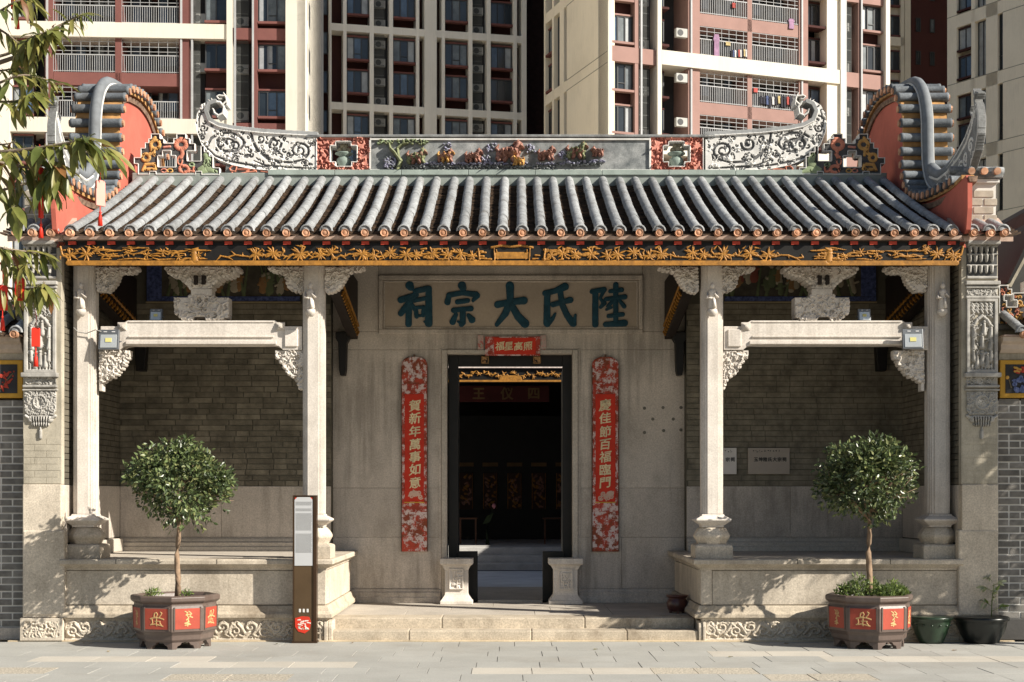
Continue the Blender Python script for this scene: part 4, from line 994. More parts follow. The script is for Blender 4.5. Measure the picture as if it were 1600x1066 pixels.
def gable(s):
    xi = s*XS+.03; xo = s*(XS+.44)+.03; xc = (xi+xo)/2+.0
    a, b = min(xi, xo), max(xi, xo)
    poly = [(p.x, p.y) for p in PP]+[(6.2, 4.36), (-.22, 4.36)]
    if True:
        lo = [(-.22, 4.40)]
    iw = next(i for i, p in enumerate(PP) if p.x > 1.0)
    gw = MB().prism([(p.x, p.y) for p in PP[iw:]]+[(6.2, 4.36), (PP[iw].x, 4.36)], a, b, 'x').build('gable_wall', REDW, hall)
    t0, t1 = (xi-.05, xi) if s < 0 else (xi, xi+.05)
    MB().prism([(-.17, 4.50), (-.22, 4.72), (-.22, 5.0)]+[(p.x, p.y) for p in PP[1:iw+1]]+[(PP[iw].x, 4.36), (.1, 4.36)], t0, t1, 'x').build('gable_front_wall', REDW, gw)
    def half(y): return .07 if y < .35 else (.07+(.275-.07)*min(1, (y-.35)/.9))
    def cxs(y): return xc+(xi+s*.06-xc)*(1-min(1, max(0, (y-.35)/.9)))
    nrm = []
    for i, p in enumerate(PP):
        d = (PP[min(i+1, len(PP)-1)]-PP[max(0, i-1)]).normalized(); nrm.append(Vector((-d.y, d.x)))
    # yellow lime-washed coping bed
    hw = .275
    rings = []
    for p, n in list(zip(PP, nrm))[3:]:
        q = p-n*.0; t = p+n*.045; hw_, c_ = half(p.x), cxs(p.x); rings.append([(c_-hw_, q.x, q.y), (c_+hw_, q.x, q.y), (c_+hw_, t.x, t.y), (c_-hw_, t.x, t.y)])
    MB().loft(rings).build('coping_bed', OCHB, gw)
    # stepped under-moulding
    rings = []
    for p, n in zip(PP, nrm):
        q = p-n*.09; t = p-n*.028; hw_, c_ = half(p.x), cxs(p.x); rings.append([(c_-hw_+.03, q.x, q.y), (c_+hw_-.03, q.x, q.y), (c_+hw_-.02, t.x, t.y), (c_-hw_+.02, t.x, t.y)])
    MB().loft(rings).build('coping_moulding', mat('coping_moulding_dark', (.12, .07, .05), .9, .4, 15, .5, 40, col2=(.3, .2, .14)), gw)
    # tube tiles across the coping
    K = 10; mb = MB(); mb.smooth = True; L = hw+.045; r0 = .054
    prof = [(-L, r0*.96), (-L, r0*1.06), (-L+.03, r0*1.06), (-L+.04, r0), (L-.04, r0), (L-.03, r0*1.06), (L, r0*1.06)]
    mb.loft([[(x, rr*math.cos(2*math.pi*i/K), rr*math.sin(2*math.pi*i/K)) for i in range(K)] for x, rr in prof[1:]])
    tm = mb.mesh('coping_tile', COPT)
    mb = MB(); mb.loft([[(x, .043*math.cos(2*math.pi*i/K), .043*math.sin(2*math.pi*i/K)-.012) for i in range(K)] for x in (-L-.022, L+.022)]); em = mb.mesh('tile_end', TERRA)
    for i in range(2, len(PP)-2, 3):
        p, n = PP[i], nrm[i]; q = p+n*.075
        if p.x < .1: continue
        o = inst('coping_tile', tm, gw, (cxs(p.x)+rnd.uniform(-.006, .006), q.x, q.y), None, ((half(p.x)+.045)/L, 1, 1)); inst('tile_end', em, o, (cxs(p.x), q.x, q.y), (math.atan2(n.y, n.x)-math.pi/2, 0, 0))
    # rounded ridge bar over the tiles
    i0 = next(i for i, p in enumerate(PP) if p.x > 1.45); rings = []
    for p, n in list(zip(PP, nrm))[i0:]:
        c = p+n*.145; w = .068
        ring = []
        for k in range(12):
            ang = 2*math.pi*k/12; u = w*math.cos(ang); v = .075*math.sin(ang); q = c+n*v; ring.append((xc+u, q.x, q.y))
        rings.append(ring)
    mb = MB(); mb.smooth = True; mb.loft(rings); mb.build('coping_ridge_bar', mat('grey_coping_plaster', (.17, .185, .20), .8, .15, 8, .4, 40, dirt=.3), gw)
    for dx in (-.07, .07):
        rings = []
        for p, n in list(zip(PP, nrm))[i0:]:
            c = p+n*.13; rings.append([(xc+dx+u, (c+n*v).x, (c+n*v).y) for u, v in ((-.008, -.01), (.008, -.01), (.008, .01), (-.008, .01))])
        MB().loft(rings).build('coping_white_bead', WHITEP, gw)
    # upswept scroll fin at the front end, carved on both faces
    fin = [(1.86, 5.62), (1.5, 5.47), (1.1, 5.48), (.75, 5.58), (.45, 5.72), (.25, 5.88), (.14, 6.02), (.09, 6.10), (.04, 6.09), (-.03, 5.86), (-.02, 5.62), (.08, 5.42), (.26, 5.27), (.55, 5.14), (.95, 5.08), (1.35, 5.12), (1.7, 5.28), (2.0, 5.5)]
    fin = [(u, 5.5+(v-5.5)*(.74 if v > 5.5 else 1)) for u, v in fin]; fk = .80 if s < 0 else 1.0
    for face in (-1, 1):
        ra = Ras(-.15, 2.05, -6.2, -5.0, .0065)
        ra.poly([(u, -v) for u, v in fin], .01, 1)
        q = lambda pts, w, c=0: ra.stroke([(u, -v) for u, v in pts], w, h=.022, c=c, grow=False)
        q([(1.9, 5.53), (1.5, 5.41), (1.1, 5.41), (.7, 5.48), (.4, 5.58), (.22, 5.70), (.1, 5.86)], .016)
        r = random.Random(face+3)
        for t in range(9):
            u = 1.68-t*.18; v = 5.27+.42*max(0, (1.0-u))**2
            ra.spiral(u, -v, .085, .015, 1.4, r.uniform(0, 6), (-1)**t, .016, .010, h=.022, c=0, grow=False)
        ra.curls(50, .03, 6+face, h=.012, c=0, wid=.26)
        ra.edge(.026, 0, .018); ra.edge(.007, 1, .012)
        for pts, w in (([(.08, 5.90), (.12, 6.0), (.07, 6.06), (.0, 6.03), (.03, 5.98)], [.02, .018, .015, .012, .006]), ([(.1, 6.02), (.15, 6.12)], [.014, .004]), ([(.2, 5.83), (.26, 5.89), (.22, 5.95)], [.014, .01, .004])):
            ra.stroke([(u, -v) for u, v in pts], w, h=.02, c=1)
        ff = face
        def xf(V, ff=ff):
            # raster x -> world y, raster depth (-y) -> outward x
            o = V.copy(); o[:, 0] = xc+ff*(.03-V[:, 1]); o[:, 1] = 1.75-(1.75-V[:, 0])*fk; o[:, 2] = V[:, 2]; return o
        ra.build('scroll_fin', [WHITEP, GREYP], gw, 0, .03, xf=xf, plain=True)
    rings = []
    top = resample([(1.86, 5.62), (1.5, 5.47), (1.1, 5.48), (.75, 5.56), (.45, 5.66), (.25, 5.78), (.14, 5.88)], .06)
    mb = MB(); mb.smooth = True; mb.tube([(xc, 1.75-(1.75-p.x)*fk, p.y) for p in top], [.075-.05*i/len(top) for i in range(len(top))], 10); mb.build('fin_top_bar', MC['grey_coping_plaster'], gw)
    return gw
gable(-1); gable(1)
# --- brick stubs standing outside the gables with small tiled caps
for s in (-1, 1):
    x0, x1 = (PX(40, .6), PX(96, .6)) if s < 0 else (PX(1503, .6), PX(1558, .6))
    if s < 0: x1 = -5.43
    else: x0 = 5.03+.44+.0; x0 = 5.44; x1 = 5.75
    x0, x1 = (-5.92, -5.42) if s < 0 else (5.435, 5.62)
    y0 = .35
    x0, x1 = (PX(38, y0), PX(100, y0)) if s < 0 else (PX(1504, y0), PX(1558, y0))
    st = MB().box(x0+.01, x1-.01, y0+.012, y0+.4, 4.5, PZ(287, y0)).build('brick_chimney_stub', MORTW, hall)
    z = 4.5; k = 0
    while z < PZ(290, y0)-.05:
        x = x0-(k % 2)*.12
        while x < x1:
            a, b = max(x0, x), min(x1, x+.225)
            if b-a > .03: bx('brick', mat('stub_brick', (.36, .32, .26), .9, .2, 8, .4, 60), st, a, b, y0, y0+.1, z, z+.075, .004)
            x += .245
        z += .092; k += 1
    bx('stub_cornice', WHITEP, st, x0-.03, x1+.02, y0-.03, y0+.43, PZ(287, y0)+.002, PZ(280, y0), .01)
    bx('stub_cornice', GREYP, st, x0-.06, x1+.05, y0-.06, y0+.46, PZ(280, y0)+.002, PZ(270, y0), .01)
    mb = MB(); mb.smooth = True; zt = PZ(262, y0)
    mb.tube([(x0-.1, y0+.15, zt), (x1+.12, y0+.15, zt-.01)], .05, 8); mb.build('stub_ridge_tile', TILE, st)
    for i in range(3):
        x = x0+.06+(x1-x0-.1)*i/2; mb = MB(); mb.smooth = True; mb.tube([(x, y0+.15, zt-.01), (x, y0-.12, zt-.06)], .045, 8); mb.build('stub_tile', TILE, st)
        mb = MB(); mb.tube([(x, y0-.10, zt-.065), (x, y0-.145, zt-.07)], .04, 10); mb.build('tile_end', TERRA, st)

# ================================================================ DOOR, INTERIOR, REAR HALL
yd = YW+.16
H('door_jamb', BLACKW, PX(700, YW)+.0, PX(716, yd), yd, yd+.12, .236, DZ, .004); H('door_jamb', BLACKW, PX(879, yd), PX(895, YW)+.0, yd, yd+.12, .236, DZ, .004)
H('door_head', BLACKW, PX(716, yd)+.001, PX(879, yd)-.001, yd, yd+.12, PZ(572, yd), DZ, .004)
for a, b in ((714, 746), (848, 882)): H('threshold_block', BLACKW, PX(a, yd), PX(b, yd), yd-.02, yd+.18, .236, PZ(862, yd), .006)
H('floor_sill', GRAN, PX(747, yd), PX(847, yd), yd-.1, yd+.15, .2, .262, .006)
for px in (758, 839):
    e = H('door_peg', mat('aged_gilt', (.22, .13, .05), .6, .4, 30), PX(px-6, yd), PX(px+6, yd), yd-.05, yd, PZ(568.5, yd), PZ(557, yd), .006)
    ra = Ras(px-5, px+5, 558, 568, .4); ra.poly([(px-5, 558), (px+5, 558), (px+5, 568), (px-5, 568)], 0, 1); ra.curls(12, 2, px, h=.012, c=0); ra.edge(1, 0, .01)
    ra.build('peg_carving', [mat('peg_gilt', (.34, .19, .08), .6), BLACKW], e, yd-.055, .004)
for s, X in ((-1, PX(714, yd)), (1, PX(881, yd))):      # door leaves folded back inside
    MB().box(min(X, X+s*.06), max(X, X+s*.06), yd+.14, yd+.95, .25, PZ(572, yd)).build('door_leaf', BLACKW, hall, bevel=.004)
# stone door piers
def dpier(x0, x1, seed):
    yf = 2.28; a, b = PX(x0, yf), PX(x1, yf); w = (b-a)/2; cx = (a+b)/2; yc = yf+.19
    z0 = LZ; zt = PZ(873, yf); h = zt-z0
    mb = MB()
    def sq(prof): 
        rings = [[(cx-r, yf+.19-q, z), (cx+r, yf+.19-q, z), (cx+r, yf+.33, z), (cx-r, yf+.33, z)] for r, q, z in prof]; mb.loft(rings)
    sq([(w*.98, .19, z0), (w*.98, .19, z0+h*.07), (w*.9, .165, z0+h*.1), (w*.72, .13, z0+h*.2), (w*.70, .125, z0+h*.24), (w*.70, .125, z0+h*.74), (w*.76, .135, z0+h*.78), (w*.85, .15, z0+h*.84), (w, .19, z0+h*.88), (w, .19, z0+h)])
    p = mb.build('door_pier', GRANL, hall, bevel=.006)
    px0, px1 = (x0+x1)/2-11, (x0+x1)/2+11; p0, p1 = 889, 921
    ra = Ras(px0, px1, p0, p1, .4); ra.poly([(px0, p0), (px1, p0), (px1, p1), (px0, p1)], 0, 0); r = random.Random(seed)
    for k in range(26):
        x, y = r.uniform(px0+4, px1-5), r.uniform(p0+4, p1-4); v = r.random() < .5; L = r.uniform(3, 8); ra.stroke([(x, y), (x+(L if v else 0), y+(0 if v else L))], .9, h=.02, c=0)
    n = int(2/.4); ra.H[:n] = .016; ra.H[-n:] = .016; ra.H[:, :n] = .016; ra.H[:, -n:] = .016
    ra.build('pier_carving', GRANL, p, yf+.055, .02)
dpier(687, 739, 3); dpier(857, 911, 4)

# transverse timber beams of the porch with dark gilt brackets
for s in (-1, 1):
    for X, wd, z0, z1, ybk in ((s*2.02+.03, .12, 3.55, 4.35, YW), (s*4.80+.03, .13, 3.45, 4.35, YB)):
        mb = MB(); mb.prism([(.62, 4.35), (.62, 3.95), (.8, 3.88), (1.4, 3.78), (1.9, 3.70), (ybk-.1, 3.62), (ybk, 3.6), (ybk, 4.35)], X-wd/2, X+wd/2, 'x')
        bm_ = mb.build('transverse_beam', DARKW, hall, bevel=.01)
        mb = MB(); mb.smooth = False
        for i in range(15):
            y = .75+i*.12; z = 3.93-(y-.6)*.16; mb.tube([(X-s*(wd/2+.008), y, z), (X-s*(wd/2+.02), y+.05, z+.05), (X-s*(wd/2+.01), y+.11, z+.02)], [.012, .018, .004], 5)
            mb.tube([(X-s*(wd/2+.008), y, z+.16), (X-s*(wd/2+.02), y+.04, z+.12), (X-s*(wd/2+.01), y+.08, z+.18)], [.01, .014, .004], 5)
        mb.build('beam_gilding', GOLD, bm_)
    X = s*2.14+.03
    mb = MB(); mb.prism([(-.09, 3.68), (.09, 3.68), (.09, 3.6), (.055, 3.54), (.045, 3.2), (.03, 3.13), (-.03, 3.13), (-.045, 3.2), (-.055, 3.54), (-.09, 3.6)], YW-.16, YW-.002, 'y')
    mb.v = [(x+X, y, z) for x, y, z in mb.v]; mb.build('wall_bracket', BLACKW, hall, bevel=.008)
    X = s*4.66+.03
    mb = MB(); mb.prism([(-.08, 3.55), (.08, 3.55), (.055, 3.17), (-.055, 3.17)], YB-.14, YB-.002, 'y')
    mb.v = [(x+X, y, z) for x, y, z in mb.v]; mb.build('wall_bracket', BLACKW, hall, bevel=.008)
for (y, z, r) in ((.55, 4.42, .09), (1.3, 4.62, .1), (2.0, 4.85, .1)):
    mb = MB(); mb.smooth = True; mb.tube([(-4.9, y, z), (4.95, y, z)], r, 10); mb.build('roof_purlin', DARKW, hall)
# gate hall rear part: side walls continue; inner floor, courtyard, rear hall
cf = MB().box(-4.9, 4.95, 6.0, 12.0, -.02, .17).build('courtyard_floor', mat('courtyard_slab', (.55, .57, .58), .8, .15, 2, .3), None); tag(cf, kind='structure')
for s in (-1, 1):
    x0 = s*4.95+.03
    H('courtyard_wall', mat('courtyard_wall_plaster', (.20, .19, .17), .9), min(x0, x0+s*.4), max(x0, x0+s*.4), 6.2, 12, 0, 4.3, 0)
rh = thing('rear_hall', (0.03, 14, 0), 'dim rear hall with gilded panels seen through the open doorway', 'hall')
def RHp(name, m, x0, x1, y0, y1, z0, z1, bevel=.006, parent=None): return bx(name, m, parent or rh, x0, x1, y0, y1, z0, z1, bevel)
GREYST = mat('court_step_stone', (.45, .44, .42), .85, .2, 3, .4, 50, speck=.1)
RHp('court_step', GREYST, -4.9, 4.95, 11.98, 12.35, 0, .30, .01); RHp('court_step', GREYST, -4.9, 4.95, 12.36, 12.75, 0, .44, .01); RHp('hall_platform', GREYST, -4.9, 4.95, 12.76, 20.4, 0, .58, .01)
RHp('gutter_edge', mat('wet_gutter', (.05, .06, .07), .5), -4.9, 4.95, 11.7, 11.95, .1, .175, .004)
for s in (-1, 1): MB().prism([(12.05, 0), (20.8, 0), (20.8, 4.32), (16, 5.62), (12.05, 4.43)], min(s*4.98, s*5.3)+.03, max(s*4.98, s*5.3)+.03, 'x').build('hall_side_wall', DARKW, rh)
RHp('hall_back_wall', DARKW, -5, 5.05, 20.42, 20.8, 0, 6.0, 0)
MB().prism([(11.6, 4.28), (16, 5.6), (20.9, 4.3), (20.9, 4.4), (16, 5.75), (11.6, 4.40)], -5.3, 5.36, 'x').build('hall_roof', PAN, rh)
mb = MB(); mb.smooth = True
for i in range(46): x = -5+i*.22; mb.tube([(x, 11.55, 4.43), (x, 16, 5.78)], .06, 6)
mb.build('hall_tile_rows', TILE, rh, kind='stuff')
yg = 11.7; gz0, gz1 = PZ(598, yg), PZ(576, yg)
fb = RHp('rear_fascia', BLACKW, -4.8, 4.85, yg, yg+.05, gz0, gz1+.1)
RHp('rear_drip_edge', mat('rear_drip', (.65, .55, .5), .8, .3, 20), -4.8, 4.85, yg-.06, yg-.005, PZ(575.5, yg), PZ(572.5, yg), .0, fb)
RHp('gilt_rule', GOLD, -4.8, 4.85, yg-.03, yg-.001, PZ(597, yg), PZ(594, yg), .0, fb)
ra = Ras(716, 880, 576, 594, .5); r = random.Random(2)
for i in range(22):
    u, v = 798+(i-10.5)*7.7, r.uniform(582, 589)
    for k in range(6): a = r.uniform(0, 6.28); ra.stroke([(u, v), (u+5*math.cos(a), v+4*math.sin(a))], [1.4, .4], h=.03, c=0)
ra.poly([(782, 587), (814, 587), (816, 594), (780, 594)], .02, 0)
ra.build('gilt_carving', GOLD, fb, yg-.002, .0)
yb_ = 13.4
bn = RHp('red_name_board', mat('dull_red_board', (.07, .010, .007), .7), PX(717, yb_), PX(858, yb_), yb_, yb_+.04, PZ(628, yb_), PZ(603, yb_), .004)
for ch, px in (('王', 748), ('仪', 792), ('四', 834)): letter('gilt_letter', ch, bn, PX(px, yb_), yb_-.004, PZ(615, yb_), .26, mat('dull_gilt', (.16, .09, .03), .6), .03)
# gilded screen panels and furniture deep in the hall
ys = 18.2
sc_ = RHp('timber_screen', BLACKW, PX(700, ys), PX(900, ys), ys, ys+.06, .58, PZ(650, ys), 0)
for i, px in enumerate((728, 766, 804, 842, 880)):
    fr = RHp('gilt_panel', mat('screen_panel', (.05, .02, .012), .6), PX(px-11, ys), PX(px+11, ys), ys-.03, ys-.001, PZ(796, ys), PZ(739, ys), .004, sc_)
    ra = Ras(px-11, px+11, 739, 796, .6); r = random.Random(px)
    for k in range(24): x, y = r.uniform(px-8, px+8), r.uniform(743, 792); ra.stroke([(x, y), (x+r.uniform(-5, 5), y+r.uniform(-6, 6))], [2, .8], h=.02, c=0 if r.random() < .5 else 1)
    ra.stroke([(px-10.5, 740), (px-10.5, 795)], .7, h=.015, c=0); ra.stroke([(px+10.5, 740), (px+10.5, 795)], .7, h=.015, c=0)
    ra.build('gilt_panel_carving', [GOLD, BROWNP], fr, ys-.032, .0)
    mb = MB(); mb.box(PX(px-12, ys), PX(px+12, ys), ys-.02, ys-.001, PZ(729, ys), PZ(723, ys)); mb.build('gilt_band', mat('dull_gilt', (.3, .2, .08), .6), sc_)
for s, (a, b) in ((-1, (716, 746)), (1, (848, 880))):
    yt = 15.0; t = thing('side_table', (PX((a+b)/2, yt), yt, .58), 'dark wooden side table %s of the rear hall entrance' % ('left' if s < 0 else 'right'), 'table')
    zt = PZ(809, yt); x0, x1 = PX(a, yt), PX(b, yt)
    bx('table_top', mat('table_wood', (.10, .04, .02), .35), t, x0, x1, yt-.2, yt+.2, zt-.03, zt, .004)
    for xx in (x0+.03, x1-.05):
        for yy in (yt-.17, yt+.15): bx('leg', MC['table_wood'], t, xx, xx+.03, yy, yy+.03, .58, zt-.031)
yl = 14.5; t = thing('lotus_vase', (PX(762, yl), yl, .58), 'pink lotus flower in a vase in the rear hall', 'flower')
mb = MB(); mb.smooth = True; mb.tube([(PX(762, yl), yl, .58), (PX(760, yl), yl, 1.0), (PX(771, yl), yl, PZ(793, yl))], [.05, .012, .008], 6); mb.build('stem', mat('lotus_leaf_dark', (.03, .045, .02), .6), t)
mb = MB(); mb.smooth = True; mb.lathe(PX(772, yl), yl, [(.01, PZ(795, yl)), (.05, PZ(791, yl)), (.03, PZ(787, yl))], 8); mb.build('blossom', mat('lotus_pink', (.35, .14, .17), .6), t)
mb = MB(); xx = PX(764, yl); mb.add([(xx-.14, yl, 1.0), (xx+.02, yl-.08, 1.05), (xx+.1, yl, 1.25), (xx-.04, yl+.06, 1.18)], [(0, 1, 2, 3)]); mb.build('lotus_leaf', mat('lotus_leaf_dark', (.03, .045, .02), .6), t)

# ================================================================ THINGS ON THE DOOR WALL
def worn(name, base, under, paint, sc=18, th=.5):
    m = mat(name, base, .8, .1, 8, .3, 40); t = m.node_tree; N = t.nodes; L = t.links; b = N['Principled BSDF']
    co = N.new('ShaderNodeNewGeometry').outputs['Position']
    def lay(scale, lo, hi, loc, prev, col):
        mp = N.new('ShaderNodeMapping'); mp.inputs['Location'].default_value = loc; L.new(co, mp.inputs['Vector'])
        n = N.new('ShaderNodeTexNoise'); n.inputs['Scale'].default_value = scale; n.inputs['Detail'].default_value = 8; n.inputs['Roughness'].default_value = .75; L.new(mp.outputs[0], n.inputs['Vector'])
        r = N.new('ShaderNodeValToRGB'); r.color_ramp.elements[0].position = lo; r.color_ramp.elements[1].position = hi; L.new(n.outputs['Fac'], r.inputs['Fac'])
        mx = N.new('ShaderNodeMixRGB'); L.new(r.outputs['Color'], mx.inputs['Fac']); L.new(prev, mx.inputs['Color1']); mx.inputs['Color2'].default_value = col+(1,); return mx.outputs['Color']
    pr = b.inputs['Base Color'].links[0].from_socket
    o = lay(sc*.5, .46, .52, (3, 1, 2), pr, under); o = lay(sc, th, th+.05, (9, 4, 7), o, paint)
    L.new(o, b.inputs['Base Color']); return m
PEEL = worn('peeling_paper', (.46, .06, .04), (.30, .05, .03), (.62, .50, .47), 14, .50)
RUST = worn('rusty_peeled_board', (.42, .06, .035), (.24, .06, .03), (.62, .52, .50), 12, .505)
REDPAPER = mat('red_couplet_paper', (.55, .035, .015), .7, .12, 6, .2, 30)
GLET = mat('gold_letter_print', (.74, .62, .38), .6, .15, 20, 0)
def couplet(px0, px1, text, label, cxs_, ys):
    yw = YW-.04; t = thing('couplet_board', (PX((px0+px1)/2, yw), YW, PZ(862, yw)), label, 'couplet board')
    a, b = PX(px0, yw), PX(px1, yw); zt, zb = PZ(557, yw), PZ(862, yw); w = b-a
    zc = PZ(612, yw); zd = PZ(786, yw)
    arc = [(a+w/2+w/2*math.cos(q)*(1), zt-.13+.13*math.sin(q)**.7) for q in [math.pi*k/10 for k in range(11)]]
    arc = [(x, z) for x, z in arc]
    MB().prism([(a, zb), (b, zb)]+arc, yw, YW-.002, 'y').build('board', RUST, t, bevel=.008)
    bx('rim', mat('board_edge', (.12, .07, .05), .8), t, a-.004, a+.006, yw-.006, yw+.03, zb, zt-.13, .002); bx('rim', MC['board_edge'], t, b-.006, b+.004, yw-.006, yw+.03, zb, zt-.13, .002)
    bx('torn_paper', PEEL, t, a+.012, b-.012, yw-.006, yw-.0005, PZ(800, yw), PZ(600, yw), .001)
    pp = bx('red_paper', REDPAPER, t, a+.045, b-.045, yw-.012, yw-.0065, PZ(784, yw), PZ(616, yw), .001)
    bx('gold_line', mat('gold_line', (.6, .35, .05), .6), t, a+.04, b-.04, yw-.0135, yw-.007, PZ(786, yw), PZ(784.5, yw))
    for ch, y in zip(text, ys): letter('letter', ch, pp, PX(cxs_, yw), yw-.0145, PZ(y, yw), .150, GLET, .022, .003, brush=1)
    # printed flowers at the foot of the red strip
    ra = Ras(cxs_-14, cxs_+14, 764, 784, .5); r = random.Random(px0)
    for k in range(9): x, y = cxs_+r.uniform(-9, 10), 774+r.uniform(-5, 5); ra.spiral(x, y, 4, .8, 1.3, r.uniform(0, 6), 1, 1, h=.002, c=0)
    ra.H[:] *= .3
    ra.build('printed_flowers', mat('paper_flower', (.62, .42, .33), .7), pp, yw-.0125, .0)
    mb = MB(); mb.tube([((a+b)/2, yw+.01, zt-.01), ((a+b)/2, yw+.01, zt+.025)], .012, 6); mb.build('hanging_nail', MC['board_edge'], t)
couplet(627, 668, '賀新年萬事如意', 'red couplet board with peeling paper hanging left of the doorway', 648.5, (634, 653.5, 674, 694.5, 714, 733.5, 754))
couplet(925, 967, '慶佳節百福臨門', 'red couplet board with peeling paper hanging right of the doorway', 945.5, (633, 653.5, 674.5, 694.5, 714, 734, 754))
yw = YW-.045; t = thing('door_banner', (PX(801, yw), YW, PZ(556, yw)), 'small red paper banner with four characters pasted above the doorway', 'paper banner')
bx('torn_paper', PEEL, t, PX(758, yw), PX(844, yw), yw, YW-.036, PZ(556, yw), PZ(526, yw), .001)
p = bx('red_paper', REDPAPER, t, PX(772, yw), PX(837, yw), yw-.005, yw-.0005, PZ(554, yw), PZ(528, yw), .001)
for ch, px in zip('福星高照', (781, 795, 810, 825)): letter('letter', ch, p, PX(px, yw), yw-.008, PZ(541, yw), .115, GLET, .022, .003, brush=1)
for i, px in enumerate((751, 849)):
    tt = tag(bx('paper_scrap', worn('scrap_paper', (.45, .08, .07), (.5, .35, .32), (.4, .36, .30), 30, .5), None, PX(px-4.5, yw), PX(px+4.5, yw), YW-.032, YW-.028, PZ(546, yw), PZ(524, yw)), 'torn red paper scrap pasted just %s of the banner over the door' % ('left', 'right')[i], 'paper scrap')
# plaques on the right porch wall
yq = YB-.03
for i, (a, b, col, lab) in enumerate(((1096, 1151, (.62, .58, .54), 'pale stone plaque half hidden behind the inner column of the right porch'), (1169, 1234, (.36, .31, .26), 'brown inscribed plaque on the brick wall of the right porch'))):
    pl = bx('wall_plaque', mat('plaque%d' % i, col, .6, .08, 4), None, PX(a, yq), PX(b, yq), yq, YB-.001, PZ(741, yq), PZ(700, yq), .004); tag(pl, lab, 'plaque'); WL[pl.name] = Vector(pl.location)
    INKP = mat('plaque_ink', (.03, .03, .03), .7)
    if i: 
        for k, ch in enumerate('玉坤陸氏大宗祠'): letter('letter', ch, pl, PX(1181+k*7.4, yq), yq-.002, PZ(718, yq), .056, INKP, .03, .002)
    else:
        for k, ch in enumerate('宗祠'): letter('letter', ch, pl, PX(1137+k*7.6, yq), yq-.002, PZ(718, yq), .056, INKP, .03, .002)
    # too small to read: a row of fine marks
    mb = MB(); r = random.Random(i)
    for k in range(10 if i else 6):
        x = PX((1176 if i else 1110)+k*4.4+(0 if i else 8), yq); 
        for q in range(3): xx, zz_ = x+r.uniform(0, .02), PZ(705.5, yq)+r.uniform(-.012, .012); mb.box(xx, xx+r.uniform(.006, .016), yq-.002, yq, zz_, zz_+.006)
    mb.build('fine_inscription', INKP, pl)
# drilled anchor holes left by an old plaque on the door wall
mb = MB()
for px, py in ((1007, 638), (1036, 637), (1020, 655), (1052, 655), (1007, 676), (1037, 673), (1064, 637), (1064, 672)):
    mb.lathe(PX(px, YW), 0, [(.018, -.004), (.022, 0)], 8)
    n = 16; mb.v[-n:] = [(x, YW-.0008-z*.3, PZ(py, YW)+y) for x, y, z in mb.v[-n:]]
mb.build('anchor_hole', mat('hole_filler', (.15, .14, .12), .9), hall)

# floodlights
def flood(px, py, y, label, sz=32, tilt=-.15, wire=None):
    x, z = PX(px, y), PZ(py, y); k = sz*(y-CAMY)/F
    t = thing('floodlight', (x, y, z-k/2), label, 'floodlight', 'floodlights in the porch')
    mb = MB(); mb.box(x-k/2, x+k/2, y, y+.045, z-k/2, z+k/2); b = mb.build('housing', mat('flood_grey_metal', (.18, .19, .20), .45, .1, 5, 0, metal=.6), t, bevel=.006)
    bx('reflector', mat('flood_reflector', (.62, .64, .62), .25, .05, 5, 0, metal=.5), b, x-k*.40, x+k*.40, y-.006, y-.0005, z-k*.42, z+k*.24, .002)
    bx('led_chip', mat('flood_led_yellow', (.62, .58, .22), .5, .05, 5, 0), b, x-k*.15, x+k*.15, y-.012, y-.0065, z-k*.14, z+k*.06)
    for q in (-.26, .14): bx('label_strip', mat('flood_label', (.6, .6, .6), .6), b, x+k*q, x+k*(q+.16), y-.004, y-.0005, z+k*.36, z+k*.40)
    mb = MB(); mb.tube([(x-k*.52, y+.02, z-k*.1), (x-k*.52, y+.09, z-.0), (x+k*.52, y+.09, z-.0), (x+k*.52, y+.02, z-k*.1)], .008, 6); mb.build('yoke', MC['flood_grey_metal'], t)
    t.rotation_euler = (tilt, 0, rnd.uniform(-.08, .08)); return t
flood(169, 530, .12, 'square floodlight at the left end of the left stone beam')
flood(1427, 529, .12, 'square floodlight at the right end of the right stone beam')
flood(243, 492, .42, 'small floodlight standing on top of the left stone beam', 20)
flood(1351, 492, .42, 'small floodlight standing on top of the right stone beam', 20)
mb = MB(); mb.smooth = True; mb.tube([(PX(x, .19), .19+dy, PZ(y, .19)) for x, y, dy in ((115, 512, 0), (122, 519, 0), (135, 521, 0), (150, 516, -.03), (160, 519, -.05))], .006, 6); tag(mb.build('lamp_cable', mat('cable_grey', (.35, .34, .32), .6), None), 'thin grey cable running across the left outer column to the floodlight', 'cable')

# information sign
ysn = -.20
x0, x1 = PX(457.5, ysn), PX(494.5, ysn); zt = PZ(774, ysn)
t = thing('information_sign', ((x0+x1)/2, ysn, 0), 'tall narrow bronze information sign with grey text panel beside the steps', 'sign')
b = bx('sign_post', mat('bronze_sign_metal', (.10, .065, .035), .45, .12, 4, .1, metal=.4), t, x0+.012, x1-.012, ysn, ysn+.10, 0, zt-.012, .004)
for a, c_ in ((x0, x0+.013), (x1-.035, x1)): bx('edge_strip', mat('bronze_edge', (.06, .035, .02), .4, .1, 4, 0, metal=.5), t, a, c_, ysn-.012, ysn+.11, 0.02, zt, .003)
bx('top_strip', MC['bronze_edge'], t, x0+.014, x1-.036, ysn-.010, ysn+.11, zt-.012, zt, .002)
bx('foot_plate', MC['bronze_edge'], t, x0-.01, x1+.01, ysn-.02, ysn+.12, 0, .02, .003)
mb = MB(); u0, u1, v0, v1 = x0+.02, x1-.04, PZ(884, ysn), PZ(777, ysn); c_ = .03
